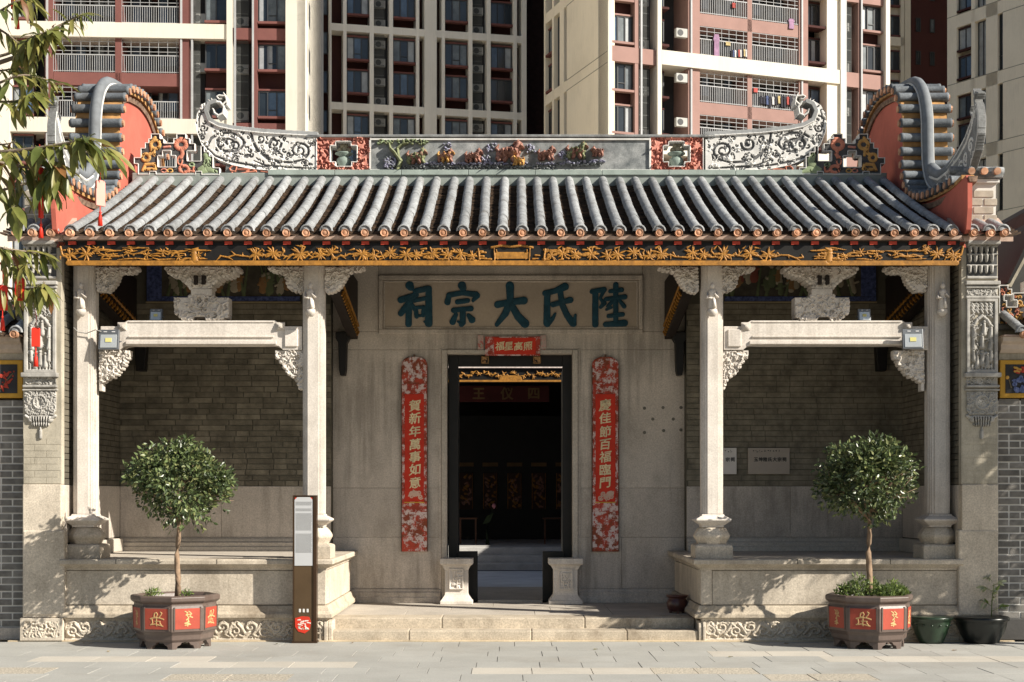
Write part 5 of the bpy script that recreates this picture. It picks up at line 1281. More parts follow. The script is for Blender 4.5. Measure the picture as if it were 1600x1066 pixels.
mb.prism([(u0, v0), (u1, v0), (u1, v1-c_), (u1-c_, v1), (u0+c_, v1), (u0, v1-c_)], ysn-.006, ysn-.0005, 'y'); pn = mb.build('text_panel', mat('sign_panel_grey', (.46, .47, .48), .5, .03, 3, 0), t)
for a, s_ in ((u0+.004, 1), (u1-.004, -1)): MB().prism([(a, v1-.004), (a+s_*c_*.8, v1-.004), (a, v1-c_*.9)], ysn-.005, ysn-.0004, 'y').build('corner_ornament', REDPAPER, t)
mb = MB(); r = random.Random(6); z = v1-.055
while z > v0+.14:       # lines of print too small to read
    if not (.155 < v1-z < .175 or .36 < v1-z < .40 or .09 < v1-z < .125):
        x = u0+.012
        while x < u1-.014: w = r.uniform(.003, .007); mb.box(x, x+w, ysn-.0075, ysn-.0058, z, z+.0045); x += w+.0025
    z -= .0105
mb.build('print', mat('sign_print', (.2, .2, .2), .6, .1, 5, 0), pn)
cxs_ = (x0+x1)/2-.01
for q in (-1, 0, 1): bx('white_character', WHITEP, t, cxs_+q*.042-.011, cxs_+q*.042+.011, ysn-.004, ysn-.0004, PZ(957, ysn), PZ(951.5, ysn), .002)
ra = Ras(460, 487, 962, 991, .4); ra.poly([(461, 966), (472, 963), (483, 964), (486, 972), (484, 984), (476, 990), (466, 987), (461, 980)], .003, 0)
r = random.Random(2)
for k in range(16): x, y = r.uniform(464, 482), r.uniform(968, 983); ra.stroke([(x, y), (x+r.uniform(-4, 6), y+r.uniform(-2, 3))], [1.2, .6], h=.005, c=2 if y > 976 and r.random() < .6 else 1, grow=False)
ra.build('red_emblem', [REDPAPER, mat('emblem_white', (.7, .66, .6), .6), mat('emblem_green', (.25, .36, .28), .6)], t, ysn-.001, .0)

# ================================================================ SIDE BRICK WALLS
def side_wall(s):
    yw = .16
    x0, x1 = (-8.2, PX(37, yw)) if s < 0 else (PX(1559, yw), 8.2)
    t = thing('brick_side_wall', ((x0+x1)/2, yw, 0), 'grey brick wall with painted panel and tiled coping on the %s of the hall' % ('left' if s < 0 else 'right'), 'wall')
    zt = PZ(626, yw)
    m = bx('mortar_bed', MORTW, t, x0, x1, yw+.004, yw+.3, 0, zt)
    bx('dark_plinth', mat('dark_plinth_stone', (.06, .058, .055), .7, .2, 4, .4) if s > 0 else GRANW, m, x0, x1, yw-.03, yw+.1, 0, .24 if s > 0 else .14, .01)
    z = .245 if s > 0 else .15; k = 0; cache = {}; far = MB(); n = 0; bh = .079
    XN = -6.35 if s < 0 else 6.35
    while z < zt-.03:
        off = (k % 2)*.125; soldier = k % 5 == 4
        L = .125 if soldier else .25
        x = (x1 if s < 0 else x0)
        step = -1 if s < 0 else 1; first = True
        while (x > x0 if s < 0 else x < x1):
            l = (L-off if (first and off and not soldier) else L); first = False
            a, b = (x-l, x) if s < 0 else (x, x+l); x += step*l
            w = round(b-a-.018, 3)
            if (abs((a+b)/2) < abs(XN)) and n < 290:
                if w not in cache: cache[w] = MB().box(-w/2, w/2, 0, .05, 0, bh-.017, (.002, .0)).mesh('brick', BRKS)
                inst('brick', cache[w], m, ((a+b)/2, yw-rnd.uniform(0, .006), z)); n += 1
            else: far.box(a+.006, b-.006, yw, yw+.05, z, z+bh-.013)
        z += bh; k += 1
    if far.v: far.build('far_bricks', BRKS, m, kind='stuff')
    # painted panel in an ochre frame
    f0, f1 = (-7.3, PX(37, yw)) if s < 0 else (PX(1561, yw), 7.3)
    za, zb = PZ(622, yw), PZ(563, yw)
    fr = bx('panel_frame', mat('ochre_frame_paint', (.52, .29, .04), .7, .12, 8), t, f0, f1, yw-.03, yw+.2, za, zb, .01)
    pn = bx('painted_panel', mat('panel_dark_ground', (.035, .035, .038), .8, .3, 6), fr, f0+.06, f1-.06, yw-.036, yw-.0305, za+.05, zb-.05, .0)
    r = random.Random(5)
    a, b = (0, 30) if s < 0 else (1567, 1615)
    ra = Ras(a, b, 570, 617, .5)
    if s < 0:
        for k in range(10): x, y = r.uniform(0, 14), r.uniform(582, 606); ra.stroke([(x, y), (x+r.uniform(-7, 7), y+r.uniform(-7, 7))], [2.6, 1], h=.01, c=0)
        ra.stroke([(0, 608), (8, 598), (14, 590), (20, 584)], .8, h=.006, c=2)
        for k in range(10): x, y = r.uniform(4, 22), r.uniform(580, 606); ra.stroke([(x, y)], 1.3, h=.006, c=0)
    else:
        for k in range(16): x, y = r.uniform(1584, 1604), r.uniform(590, 612); ra.spiral(x, y, 3.5, 1, 1, r.uniform(0, 6), 1, 1.3, h=.012, c=1)
        for k in range(14): x, y = r.uniform(1585, 1602), r.uniform(574, 582); ra.stroke([(x, y), (x+4, y+1)], 1.8, h=.012, c=3 if k % 2 else 0)
        ra.stroke([(1574, 590)], 3, h=.01, c=3); ra.stroke([(1580, 606), (1576, 592)], .7, h=.006, c=2)
    ra.build('painted_flowers', [mat('flower_red', (.4, .05, .03), .7), mat('flower_blue', (.05, .08, .25), .7, .4, 30, col2=(.2, .25, .45)), mat('flower_stem', (.15, .12, .07), .8), mat('flower_ochre', (.5, .28, .06), .7)], pn, yw-.037, .0)
    # plaster mouldings, short tiled coping
    w0, w1 = (x0, PX(37, yw)) if s < 0 else (PX(1561, yw), x1)
    bx('plaster_band', PLAST, t, w0, w1, yw+.0, yw+.3, zb+.002, PZ(548, yw), .006)
    mb = MB(); z1 = PZ(528, yw); mb.prism([(yw+.3, z1-.17), (yw-.02, z1-.17), (yw-.06, z1-.13), (yw-.07, z1-.08), (yw-.13, z1-.05), (yw-.14, z1), (yw+.3, z1)], w0, w1, 'x'); mb.build('cornice', mat('pinkish_plaster', (.50, .42, .35), .85, .12, 5, .3, 40, dirt=.3), t, bevel=.004)
    z0 = z1+.02; zf = lambda y: z0+(y-(yw-.2))*.42
    me = tile_row_mesh(50+s, yw-.2, yw+.42, zf, .06).mesh('tile_row', TILE, (0, yw-.2, z0))
    xs = [PX(11, yw)-.26*k for k in range(-0, 8)] if s < 0 else [PX(1588, yw)+.26*k for k in range(8)]
    if s < 0: xs = [PX(34, yw)-.24*k for k in range(9)]
    for x in xs:
        o = inst('tile_row', me, t, (x, yw-.2, z0)); inst('tile_end', END, o, (x, yw-.235, z0-.01))
    pans([x+.12 for x in xs], yw-.18, yw+.42, t, zf, .24)
    bx('coping_deck', PINK, t, w0, w1, yw-.16, yw+.4, z1+.001, z1+.018)
    # low fret ornament standing over the coping
    yk = yw+.42
    base = [(0, 520), (0, 488), (8, 488), (8, 470), (18, 470), (18, 452), (30, 452), (30, 470), (26, 470), (26, 482), (40, 482), (40, 468), (56, 468), (56, 500), (70, 500), (70, 522)]
    if s > 0:
        P = [(1560, 508), (1560, 446), (1574, 446), (1574, 452), (1580, 452), (1580, 462), (1568, 462), (1568, 470), (1572, 470), (1572, 480), (1588, 480), (1588, 470), (1582, 470), (1582, 458), (1600, 458), (1600, 440), (1660, 440), (1660, 508)]
        a, b, c_ = 1559, 1662, (2, 3)
    else:
        P = [(37, 512), (37, 500), (28, 500), (28, 488), (14, 488), (14, 470), (4, 470), (4, 456), (-60, 456), (-60, 512)]; a, b, c_ = -62, 39, (5, 2)
    ra = Ras(a, b, 438, 514, .5); ra.poly(P, 0, 1)
    r = random.Random(8)
    ra.curls(70, 4, 8, h=.03, c=c_[0]); ra.curls(40, 4, 9, h=.03, c=c_[1])
    ra.edge(1.3, 0, .03); ra.build('key_fret_openwork', [WHITEP, DRKP, YEL, ORG, GRN, GREYP], t, yk, .12, back=True)
    bx('fret_base', GREYP, t, w0, w1, yk-.03, yk+.2, PZ(516, yk), PZ(506, yk), .006)
    bx('upper_wall', PLAST, t, w0, w1, yk-.0, yk+.18, zt, PZ(516, yk)-.002)
    return t
side_wall(-1); side_wall(1)
# neighbour's dark pitched roof edge at the far right
nb = thing('neighbour_house', (7.6, 3.2, 0), 'neighbouring house with dark steep gable edge at the far right', 'house')
yn = 3.0; gx = lambda a: PX(a, yn); gz = lambda a: PZ(a, yn)
MB().prism([(gx(1570), 0), (gx(1900), 0), (gx(1900), gz(250)), (gx(1640), gz(310)), (gx(1570), gz(440))], yn+.1, yn+5, 'y').build('house_wall', mat('neighbour_wall', (.05, .05, .048), .9), nb)
mb = MB(); mb.prism([(gx(1564), gz(450)), (gx(1572), gz(452)), (gx(1606), gz(388)), (gx(1700), gz(300)), (gx(1700), gz(290)), (gx(1604), gz(374))], yn-.2, yn+5, 'y'); mb.build('barge_plaster', PLAST, nb)
mb = MB(); mb.prism([(gx(1560), gz(448)), (gx(1564), gz(449)), (gx(1604), gz(374)), (gx(1700), gz(290)), (gx(1700), gz(270)), (gx(1603), gz(358))], yn-.35, yn+5, 'y'); mb.build('roof_edge', BLACKW, nb)

# ================================================================ APARTMENT TOWERS
CREAM = mat('tower_cream', (.66, .62, .54), .85, .05, .4, 0, dirt=.2, dirtcol=(.4, .37, .31), streak=.2)
TAN = mat('tower_tan_cream', (.88, .80, .65), .85, .05, .4, 0, dirt=.2, dirtcol=(.5, .45, .36), streak=.2)
TANB = mat('tower_grid_cream', (.84, .81, .74), .85, .05, .4, 0, dirt=.2, dirtcol=(.5, .48, .42), streak=.2)
MAR = mat('tower_maroon', (.17, .068, .06), .85, .1, .6, 0)
PINKT = mat('tower_pink_brick', (.31, .19, .165), .85, .08, .8, 0)
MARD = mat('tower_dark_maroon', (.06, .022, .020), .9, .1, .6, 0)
DGR = mat('tower_recess_grey', (.045, .045, .047), .9, .2, .5, 0)
LOUV = mat('louvre_grey', (.11, .115, .11), .7, .2, .8, 0)
FRM = mat('window_frame_dark', (.05, .052, .055), .4, .1, 2, 0)
RAIL = mat('railing_grey', (.38, .39, .40), .5, .1, 2, 0)
GLS = [mat('pane_dark', (.018, .024, .03), .12, .3, .7, 0, spec=.6), mat('pane_blue', (.07, .11, .17), .2, .3, 1.2, 0, spec=.6), mat('pane_curtain', (.32, .34, .35), .35, .25, 1.6, 0, spec=.5), mat('pane_grey', (.13, .15, .16), .25, .35, 1.3, 0, spec=.5)]
def winmesh(w, h, seed, frame=.07, n=3):
    r = random.Random(seed); fm = MB(); pm = MB()
    fm.box(-w/2, w/2, 0, .09, 0, frame); fm.box(-w/2, w/2, 0, .09, h-frame, h); fm.box(-w/2, -w/2+frame, 0, .09, frame, h-frame); fm.box(w/2-frame, w/2, 0, .09, frame, h-frame)
    for k in range(1, n):
        x = -w/2+w*k/n; fm.box(x-.035, x+.035, -.01, .08, frame, h-frame)
    if seed % 3 == 0: fm.box(-w/2+w/n+.036, w/2-w/n-.036, -.005, .08, h*.26, h*.26+.05)
    for k in range(n):
        pm.cur = r.choice((0, 0, 1, 2, 3)); x0, x1 = -w/2+w*k/n, -w/2+w*(k+1)/n
        if pm.cur == 2 and r.random() < .5:
            xm = x0+(x1-x0)*r.uniform(.35, .7); pm.box(x0, xm, .055, .06, frame, h-frame); pm.cur = 0; pm.box(xm, x1, .055, .06, frame, h-frame)
        else: pm.box(x0, x1, .055, .06, frame, h-frame)
    return fm.mesh('window', FRM), pm.mesh('pane', GLS)
class Tower:
    def __init__(s, name, label, px0, D0, th):
        s.D0 = D0; s.X0 = (px0-HX)*D0/F; s.th = R_(th); s.t = thing(name, (s.X0, CAMY+D0, 0), label, 'apartment building', None, s.th, True)
        s.W = {}; s.frame((0, 0), 0); s.clear = []
    def frame(s, o, rot):
        """o: local origin of this facade; rot: its turn in the tower's own frame (radians)"""
        s.o = Vector((o[0], o[1])); s.rot = rot
        a = s.th; c, n = math.cos(a), math.sin(a)
        s.P = (s.X0+c*o[0]-n*o[1], s.D0+n*o[0]+c*o[1]); s.d = (math.cos(a+rot), math.sin(a+rot))
    def u(s, px):
        k = (px-HX)/F; return (k*s.P[1]-s.P[0])/(s.d[0]-k*s.d[1])
    def D(s, px): return s.P[1]+s.u(px)*s.d[1]
    def z(s, px, py): return CAMZ+(HY-py)*s.D(px)/F
    def loc(s, u, d, z):
        c, n = math.cos(s.rot), math.sin(s.rot); return (s.o.x+c*u-n*d, s.o.y+n*u+c*d, z)
    def put(s, mb, name, m, parent=None, kind=None):
        a = np.array(mb.v); mn, mx = a.min(0), a.max(0); o = ((mn[0]+mx[0])/2, (mn[1]+mx[1])/2, mn[2])
        me = mb.mesh(name, m, o); ob = bpy.data.objects.new(name, me); COL.objects.link(ob)
        ob.parent = parent or s.t
        if parent is None: ob.location = s.loc(*o); ob.rotation_euler = (0, 0, s.rot)
        else: po = parent['_o']; ob.location = (o[0]-po[0], o[1]-po[1], o[2]-po[2])
        ob['_o'] = o
        if kind: ob['kind'] = kind
        return ob
    def box(s, name, m, u0, u1, d0, d1, z0, z1, parent=None): return s.put(MB().box(u0, u1, d0, d1, z0, z1), name, m, parent)
    def pier(s, p0, p1, z0, z1, m, out=0, d=.9): return s.box('facade_pier', m, s.u(p0), s.u(p1), -out, d, z0, z1)
    def band(s, p0, p1, z0, z1, m, out=0, d=.9): return s.box('floor_band', m, s.u(p0), s.u(p1), -out, d, z0, z1)
    def win(s, p0, p1, z0, z1, dep=.18, seed=0, n=3, m=None):
        u0, u1 = s.u(p0)+.02, s.u(p1)-.02; key = (round(u1-u0, 1), round(z1-z0, 1), seed % 7, n)
        if key not in s.W: s.W[key] = winmesh(u1-u0, z1-z0, seed, n=n)
        f, p = s.W[key]; ob = bpy.data.objects.new('window', f); COL.objects.link(ob); ob.parent = s.t; ob.location = s.loc((u0+u1)/2, dep, z0); ob.rotation_euler = (0, 0, s.rot)
        q = bpy.data.objects.new('pane', p); COL.objects.link(q); q.parent = ob
        if m:
            s.box('window_sill', m, u0, u1, -.02, dep+.1, z0-.16, z0-.005)
            s.box('window_lintel', m, u0, u1, dep-.05, dep+.1, z1+.005, z1+.12)
    def louvre(s, p0, p1, z0, z1, ac=(), side=True):
        u0, u1 = s.u(p0), s.u(p1)
        mb = MB(); mb.box(u0, u1, .93, .97, z0, z1); ob = s.put(mb, 'service_recess', DGR)
        mb = MB(); k = int((z1-z0)/.75)
        for i in range(k+1): mb.box(u0, u1-(u1-u0)*.3, .3, .33, z0+i*(z1-z0)/k-.02, z0+i*(z1-z0)/k+.02)
        for i in range(14): x = u0+(u1-u0)*.7*i/13; mb.box(x, x+.02, .31, .33, z0, z1)
        s.put(mb, 'screen_grille', LOUV)
        for a in ac: s.ac(u0+.12, a, .5)
    def ac(s, u, z, d, w=.82):
        s.clear.append((s.loc(u+w/2, d, z), s.rot))
    def balcony(s, p0, p1, z, hr, ceil, cage=False, slab=MAR, seed=0):
        u0, u1 = s.u(p0), s.u(p1)
        mb = MB(); n = int((u1-u0)/.14)
        for i in range(n+1): x = u0+(u1-u0)*i/n; mb.box(x-.014, x+.014, .02, .048, z, z+hr)
        mb.box(u0, u1, .01, .06, z+hr, z+hr+.06); mb.box(u0, u1, .01, .06, z+.04, z+.08)
        if cage:
            for i in range(4): mb.box(u0, u1, .02, .05, z+hr+.25+i*.3, z+hr+.28+i*.3)
            for i in range(0, n+1, 4): x = u0+(u1-u0)*i/n; mb.box(x-.012, x+.012, .02, .045, z+hr+.06, ceil)
        s.put(mb, 'balcony_railing', RAIL)
        r = random.Random(seed)
        for (a, b) in ((.08, .45), (.55, .92)):
            s.win(p0+(p1-p0)*a, p0+(p1-p0)*b, z+.15+(.0 if r.random() < .5 else .7), z+2.25, 1.55, seed+r.randrange(9), 2)
def finish_ac(tw, label):
    bmesh_ = MB(); bmesh_.box(-.41, .41, 0, .32, 0, .58)
    if 'ac' not in MC:
        MC['ac'] = mat('ac_white', (.42, .42, .40), .6, .1, 2, 0)
        m = MB(); m.lathe(0, 0, [(.22, 0), (.22, .01)], 14); m.v = [(x-.12, -z-.002, y+.29) for x, y, z in m.v]
        MC['acb'] = bmesh_.mesh('casing', MC['ac']); MC['acf'] = m.mesh('fan_grille', FRM)
    vis = []
    for (l, rot) in tw.clear:
        c, n = math.cos(tw.th), math.sin(tw.th); W_ = (tw.X0+c*l[0]-n*l[1], CAMY+tw.D0+n*l[0]+c*l[1], l[2])
        px = HX+W_[0]/(W_[1]-CAMY)*F; py = HY-(W_[2]+.3-CAMZ)/(W_[1]-CAMY)*F
        if -8 < py < 222: vis.append((round(px/6), -W_[2], W_, rot))
    shafts = sorted({v[0] for v in vis}); ords = ['first', 'second', 'third', 'fourth', 'fifth', 'sixth', 'seventh', 'eighth', 'ninth']
    for si, sh in enumerate(shafts):
        for q, (_, _, W_, rot) in enumerate(sorted(v for v in vis if v[0] == sh)):
            lab = '%s down in %s shaft from left, %s' % (ords[q], ords[si], label)
            t = thing('air_conditioner', W_, 'air conditioner, '+lab, 'air conditioner', 'air conditioners on the '+label, tw.th+rot, True)
            b = bpy.data.objects.new('casing', MC['acb']); COL.objects.link(b); b.parent = t
            f = bpy.data.objects.new('fan_grille', MC['acf']); COL.objects.link(f); f.parent = t

# --- left tower
A = Tower('apartment_tower', 'left red and cream apartment tower with railed balconies, behind the left gable', 0, 92, 3.2)
LO, HI = 12, 41
zt = A.z(200, 37); zb = A.z(200, 60); per = (A.z(200, 37)-A.z(200, 186))
A.box('rear_body', DGR, A.u(-60), A.u(477.5), 2.2, 16, 0, HI)
for p0, p1, m, o in ((-60, 17, CREAM, .25), (355, 363.5, CREAM, .3), (447, 478, CREAM, .35), (70, 83, MAR, 0), (180, 190, MAR, 0), (280, 296, MAR, .05), (396.5, 402, MAR, .05)): A.pier(p0, p1, LO, HI, m, o, 2.2 if m is MAR else 1.2)
for k in range(-2, 2):
    zk, zc = zt+per*k, zb+per*k; zm = A.z(200, 114)+per*k
    A.band(-60, 362, zc, zk, CREAM, .2, 2.2); A.band(363.5, 447, zc+.05, zk-.15, MAR, .0, .9)
    A.band(83.5, 279.5, zm-.82, zm, MAR, .0, 2.2)
    for lo_, hi_, ceil, cg in ((zk, zm+per-.82, 0, k % 2 == 0), (zm, zc, 1, True)):
        for (a, b, q) in ((83.3, 179.7, 1), (190.3, 279.7, 2)): A.balcony(a, b, lo_+.02, 1.08, hi_, cg or q == 1, seed=q+7*(k+3)+int(lo_*3))
    for (a, b, n) in ((18, 51, 2), (319, 354.5, 2), (402.3, 446.7, 3)):
        z1 = zc-.16; A.win(a, b, z1-1.66, z1, .3, k*3+int(a), n, MAR); z2 = A.z(200, 137)+per*k; A.win(a, b, z2-1.68, z2, .3, k*5+int(a)+1, n, MAR)
        A.box('spandrel', MARD, A.u(a), A.u(b), .7, .8, zk-per, zc)
    A.louvre(363.8, 396.3, zk, zc+per, (zk+.15, zk+3.15)); A.louvre(296.5, 317.5, zk, zc+per, (zk+.3, zk+3.2))
    A.box('recess_back', DGR, A.u(52), A.u(70), 1.6, 1.7, zk-per, zc)
A.frame((A.u(477.5), -.35), R_(90))
A.box('side_wall', CREAM, 0, 14, 0, .5, 0, HI)
for k in range(-2, 2):
    for (a, b) in ((1.0, 1.9), (2.8, 3.8)):
        for q in range(2): A.win_ = A.box('side_window', FRM, a, b, -.02, .1, zt+per*k+.9+3.02*q, zt+per*k+2.4+3.02*q)
finish_ac(A, 'left tower')

for px in (72.5, 282, 299, 366, 394): 
    A.frame((0, 0), 0); A.box('drain_pipe', RAIL, A.u(px), A.u(px)+.12, -.14, -.02, LO, 41)
# --- middle tower, farther back
B = Tower('apartment_tower', 'tan grid-fronted apartment tower in shade between the two nearer towers', 530, 111, 12.3)
z0 = B.z(530, 37); th_ = .55; per = B.z(530, 37)-B.z(530, 160)
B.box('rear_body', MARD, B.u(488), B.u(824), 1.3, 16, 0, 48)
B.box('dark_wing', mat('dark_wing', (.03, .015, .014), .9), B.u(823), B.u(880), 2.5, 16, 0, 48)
for p0, p1, m in ((515, 518, TANB), (536, 541.5, TANB), (577.5, 584, TANB), (608, 614, TANB), (650, 655, TANB), (663, 682, TANB), (690, 695, TANB), (732, 738, TANB), (760.5, 766.5, TANB), (802, 807.5, TANB), (815, 822.5, TANB)): B.pier(p0, p1, 10, 48, m, .12 if p1-p0 > 8 else .06, 1.2)
for k in range(-2, 2):
    zk = z0+per*k
    B.band(518, 822.5, zk-th_, zk, TANB, .03, 1.2)
    for i, (a, b) in enumerate(((542, 577), (614.5, 649.5), (695.5, 731.5), (767, 801.5))):
        for q, zz_ in enumerate((zk-th_-.32, zk-per/2-.42)):
            B.win(a, b, zz_-1.72, zz_, .3, k*7+i*3+q*2+5, 3, MAR)
    for i, (a, b) in enumerate(((584.2, 607.8), (738.2, 760.3))): B.louvre(a, b, zk-per, zk-th_, (zk-per+.1, zk-per+1.6, zk-per+3.1, zk-per+4.5))
    for (a, b) in ((498, 514),): 
        for q in range(2): B.win(a, b, zk-per+.9+3*q, zk-per+2.6+3*q, .9, k+q+2, 2)
finish_ac(B, 'middle tower')

# --- right tower with its blank side wall
C_ = Tower('apartment_tower', 'right pink and cream apartment tower with blank tan side wall and laundry on balconies', 949.5, 97, 19.7)
zk0 = C_.z(975, 73); zc0 = C_.z(975, 97); per = 6.05; HI = 40
C_.box('rear_body', DGR, .5, C_.u(1386), 2.2, 12, 0, 85)
for p0, p1, m, o in ((949.5, 955.5, CREAM, .1), (992, 998.5, PINKT, 0), (1025, 1031.5, CREAM, .25), (1075, 1093, PINKT, .05), (1168, 1175, PINKT, 0), (1248, 1262, PINKT, .05), (1291, 1310, TAN, .1), (1310.2, 1317, CREAM, .3), (1341, 1348, PINKT, 0), (1380.5, 1387, CREAM, .3)): C_.pier(p0, p1, 8, HI, m, o, 2.2 if m is PINKT else 1.6)
for k in range(-3, 2):
    zk, zc = zk0+per*k, zc0+per*k; zm = zc-2.15
    C_.band(955.6, 1025, zc, zk, PINKT, .02, 1); C_.band(1317.2, 1380, zc, zk, PINKT, .02, 1); C_.band(1031.7, 1310, zc+.05, zk, CREAM, .25, 2.2)
    C_.band(1093.2, 1247.8, zm-.85, zm, PINKT, 0, 2.2)
    for (a, b, n) in ((956, 991.5, 3), (1348.3, 1380, 3)):
        z1 = zc+.1-.02 if False else zc-.02; C_.win(a, b, z1-1.8, z1, .3, k*3+int(a), n, PINKT); z2 = zk-per+2.15; C_.win(a, b, z2-1.8+.0, z2, .3, k*5+int(a)+1, n, PINKT)
        C_.box('spandrel', MARD, C_.u(a), C_.u(b), .7, .8, zk-per, zc)
    for (a, b) in ((1032, 1046), (1262.5, 1290.5)):
        z1 = zc-.2; C_.win(a, b, z1-1.8, z1, .8, k+int(a), 2, MARD); z2 = zk-per+2.3; C_.win(a, b, z2-1.8, z2, .8, k+int(a)+1, 2, MARD)
    C_.louvre(998.7, 1024.8, zk-per, zc, (zk-per+.2, zk-per+3.1)); C_.louvre(1317.3, 1340.8, zk-per, zc, (zk-per+.2, zk-per+3.1))
    C_.ac(C_.u(1054), zk-per+1.0, -.3); C_.ac(C_.u(1054), zk-per+4.0, -.3)
    for lo_, hi_ in ((zk-per, zm-.85), (zm, zc)):
        for (a, b, q) in ((1093.3, 1167.7, 1), (1175.3, 1247.7, 2)): C_.balcony(a, b, lo_+.02, 1.1, hi_, True, seed=q+5*(k+4)+int(lo_*3))
finish_ac(C_, 'right pink tower')
for px in (1000, 1078, 1251, 1319, 1344): C_.box('drain_pipe', RAIL, C_.u(px), C_.u(px)+.12, -.14, -.02, 8, HI)
# laundry on the balcony rails
GAR = [mat('cloth_dark', (.03, .03, .04), .9), mat('cloth_purple', (.30, .18, .28), .9), mat('cloth_white', (.45, .45, .44), .9), mat('cloth_red', (.35, .07, .06), .9), mat('cloth_blue', (.06, .08, .16), .9), mat('cloth_yellow', (.40, .32, .16), .9)]
def garment(px, py, w, h, m, label, grp):
    C_.frame((0, 0), 0); u = C_.u(px); l = C_.loc(u, -.06, C_.z(px, py)); c, n = math.cos(C_.th), math.sin(C_.th)
    P = (C_.X0+c*l[0]-n*l[1], CAMY+C_.D0+n*l[0]+c*l[1], l[2])
    mb = MB(); mb.loft([[(-w*.32, -.01, 0), (w*.32, -.01, 0), (w*.32, .03, 0), (-w*.32, .03, 0)], [(-w*.5, -.03, -h*.25), (w*.5, -.01, -h*.25), (w*.5, .04, -h*.25), (-w*.5, .05, -h*.25)], [(-w*.36, -.02, -h*.35), (w*.36, .0, -h*.35), (w*.36, .05, -h*.35), (-w*.36, .05, -h*.35)], [(-w*.4, -.05, -h), (w*.4, -.02, -h), (w*.4, .05, -h), (-w*.4, .06, -h)]])
    o = bpy.data.objects.new('garment', mb.mesh('garment', m)); COL.objects.link(o); o.location = P; o.rotation_euler = (0, 0, C_.th); tag(o, label, 'laundry', grp)
r = random.Random(4)
for i in range(11): garment(1189+i*4.6, 151+r.uniform(-1, 1), .22, r.uniform(.5, .8), GAR[(0, 0, 4, 0, 2, 0, 5, 0, 0, 3, 0)[i]], '%s garment, %s from the left in the dark laundry row on the lower right balcony' % (('black', 'black', 'blue', 'black', 'white', 'black', 'yellow', 'black', 'black', 'red', 'black')[i], ('first', 'second', 'third', 'fourth', 'fifth', 'sixth', 'seventh', 'eighth', 'ninth', 'tenth', 'last')[i]), 'dark laundry row')
for i in range(9): garment(1143+i*2.8, 78+r.uniform(-1, 1), .16, .5, GAR[(0, 4, 2, 0, 3, 2, 0, 5, 2)[i]], 'small %s garment, %s from the left in the row on the middle left balcony' % (('black', 'blue', 'white', 'black', 'red', 'white', 'black', 'yellow', 'white')[i], ('first', 'second', 'third', 'fourth', 'fifth', 'sixth', 'seventh', 'eighth', 'last')[i]), 'mixed laundry row')
garment(1119, 54, .5, 1.5, GAR[1], 'purple garment hanging on the middle balcony of the right tower', 'purple laundry'); garment(1137, 66, .45, .25, GAR[5], 'yellow cloth hanging beside the purple garment', None)
garment(1180, 138, .4, .3, GAR[3], 'red cloth hung at the left of the dark laundry row', None); garment(1146, 5, .3, .35, GAR[3], 'red cloth on the uppermost balcony in view', None)
garment(1236, 30, .5, .7, GAR[1], 'pale purple bundle of clothes on the upper right balcony', None)
# tan side face of the right tower
Ls = 12.1
C_.frame((0, Ls), R_(-90))
C_.box('blank_side_wall', TAN, C_.u(885.5), Ls-.001, 0, .5, 0, HI); C_.pier(850, 852.2, 8, HI, TAN, 0, .6); C_.pier(862.5, 865.5, 8, HI, TAN, 0, .6); C_.pier(874.5, 881, 8, HI, TAN, 0, .6)
C_.box('side_recess', MARD, C_.u(850), C_.u(885.5), .65, .9, 0, HI)
for k in range(-3, 2):
    zk = zk0+per*k-.4
    C_.band(852.3, 885.4, zk-.75, zk, TAN, -.02, .6)
    for q, (a, b) in enumerate(((852.4, 862.3), (865.6, 874.3), (881.2, 885.3))):
        for j in range(2):
            if q == 0: C_.win(a, b, zk-per+.25+j*2.7, zk-per+2.1+j*2.7, .25, k+q+j+3, 1, MAR)
        if q: C_.win(a, b, zk-per+.05, zk-.8, .3, k+q+3, 1)
    C_.box('wall_joint', mat('joint_tan_grey', (.35, .32, .25), .9, .1, 1, 0), C_.u(885.6), Ls-.05, -.012, .0, zk-.78, zk-.72); C_.box('wall_joint', MC['joint_tan_grey'], C_.u(885.6), Ls-.05, -.012, .0, zk-.04, zk+.02)

# --- slim tower piece and dark slab right of it
E_ = Tower('apartment_tower', 'slim cream and dark maroon tower seen between the right tower and the far right one', 1384, 136, 12)
z0 = E_.z(1400, 58); per = 6.1
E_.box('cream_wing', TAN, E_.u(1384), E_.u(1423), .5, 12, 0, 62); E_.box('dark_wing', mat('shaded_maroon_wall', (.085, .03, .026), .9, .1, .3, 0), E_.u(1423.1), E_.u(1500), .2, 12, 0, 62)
for p0, p1 in ((1384, 1389), (1407.5, 1413), (1414, 1423)): E_.pier(p0, p1, 10, 62, TAN, 0, .49)
for k in range(-3, 3):
    zk = z0+per*k; E_.band(1389, 1413, zk-.8, zk, TAN, 0, .49)
    for j in range(2): E_.win(1389.3, 1407.2, zk-per+.2+j*2.8, zk-per+2.0+j*2.8, .2, k+j+5, 2, MAR)
    for j in range(2):
        E_.win(1432, 1440, zk-per+.7+3*j, zk-per+2+3*j, .12, 3+k, 1); E_.win(1454, 1462, zk-per+.7+3*j, zk-per+2+3*j, .12, 4+k, 1)

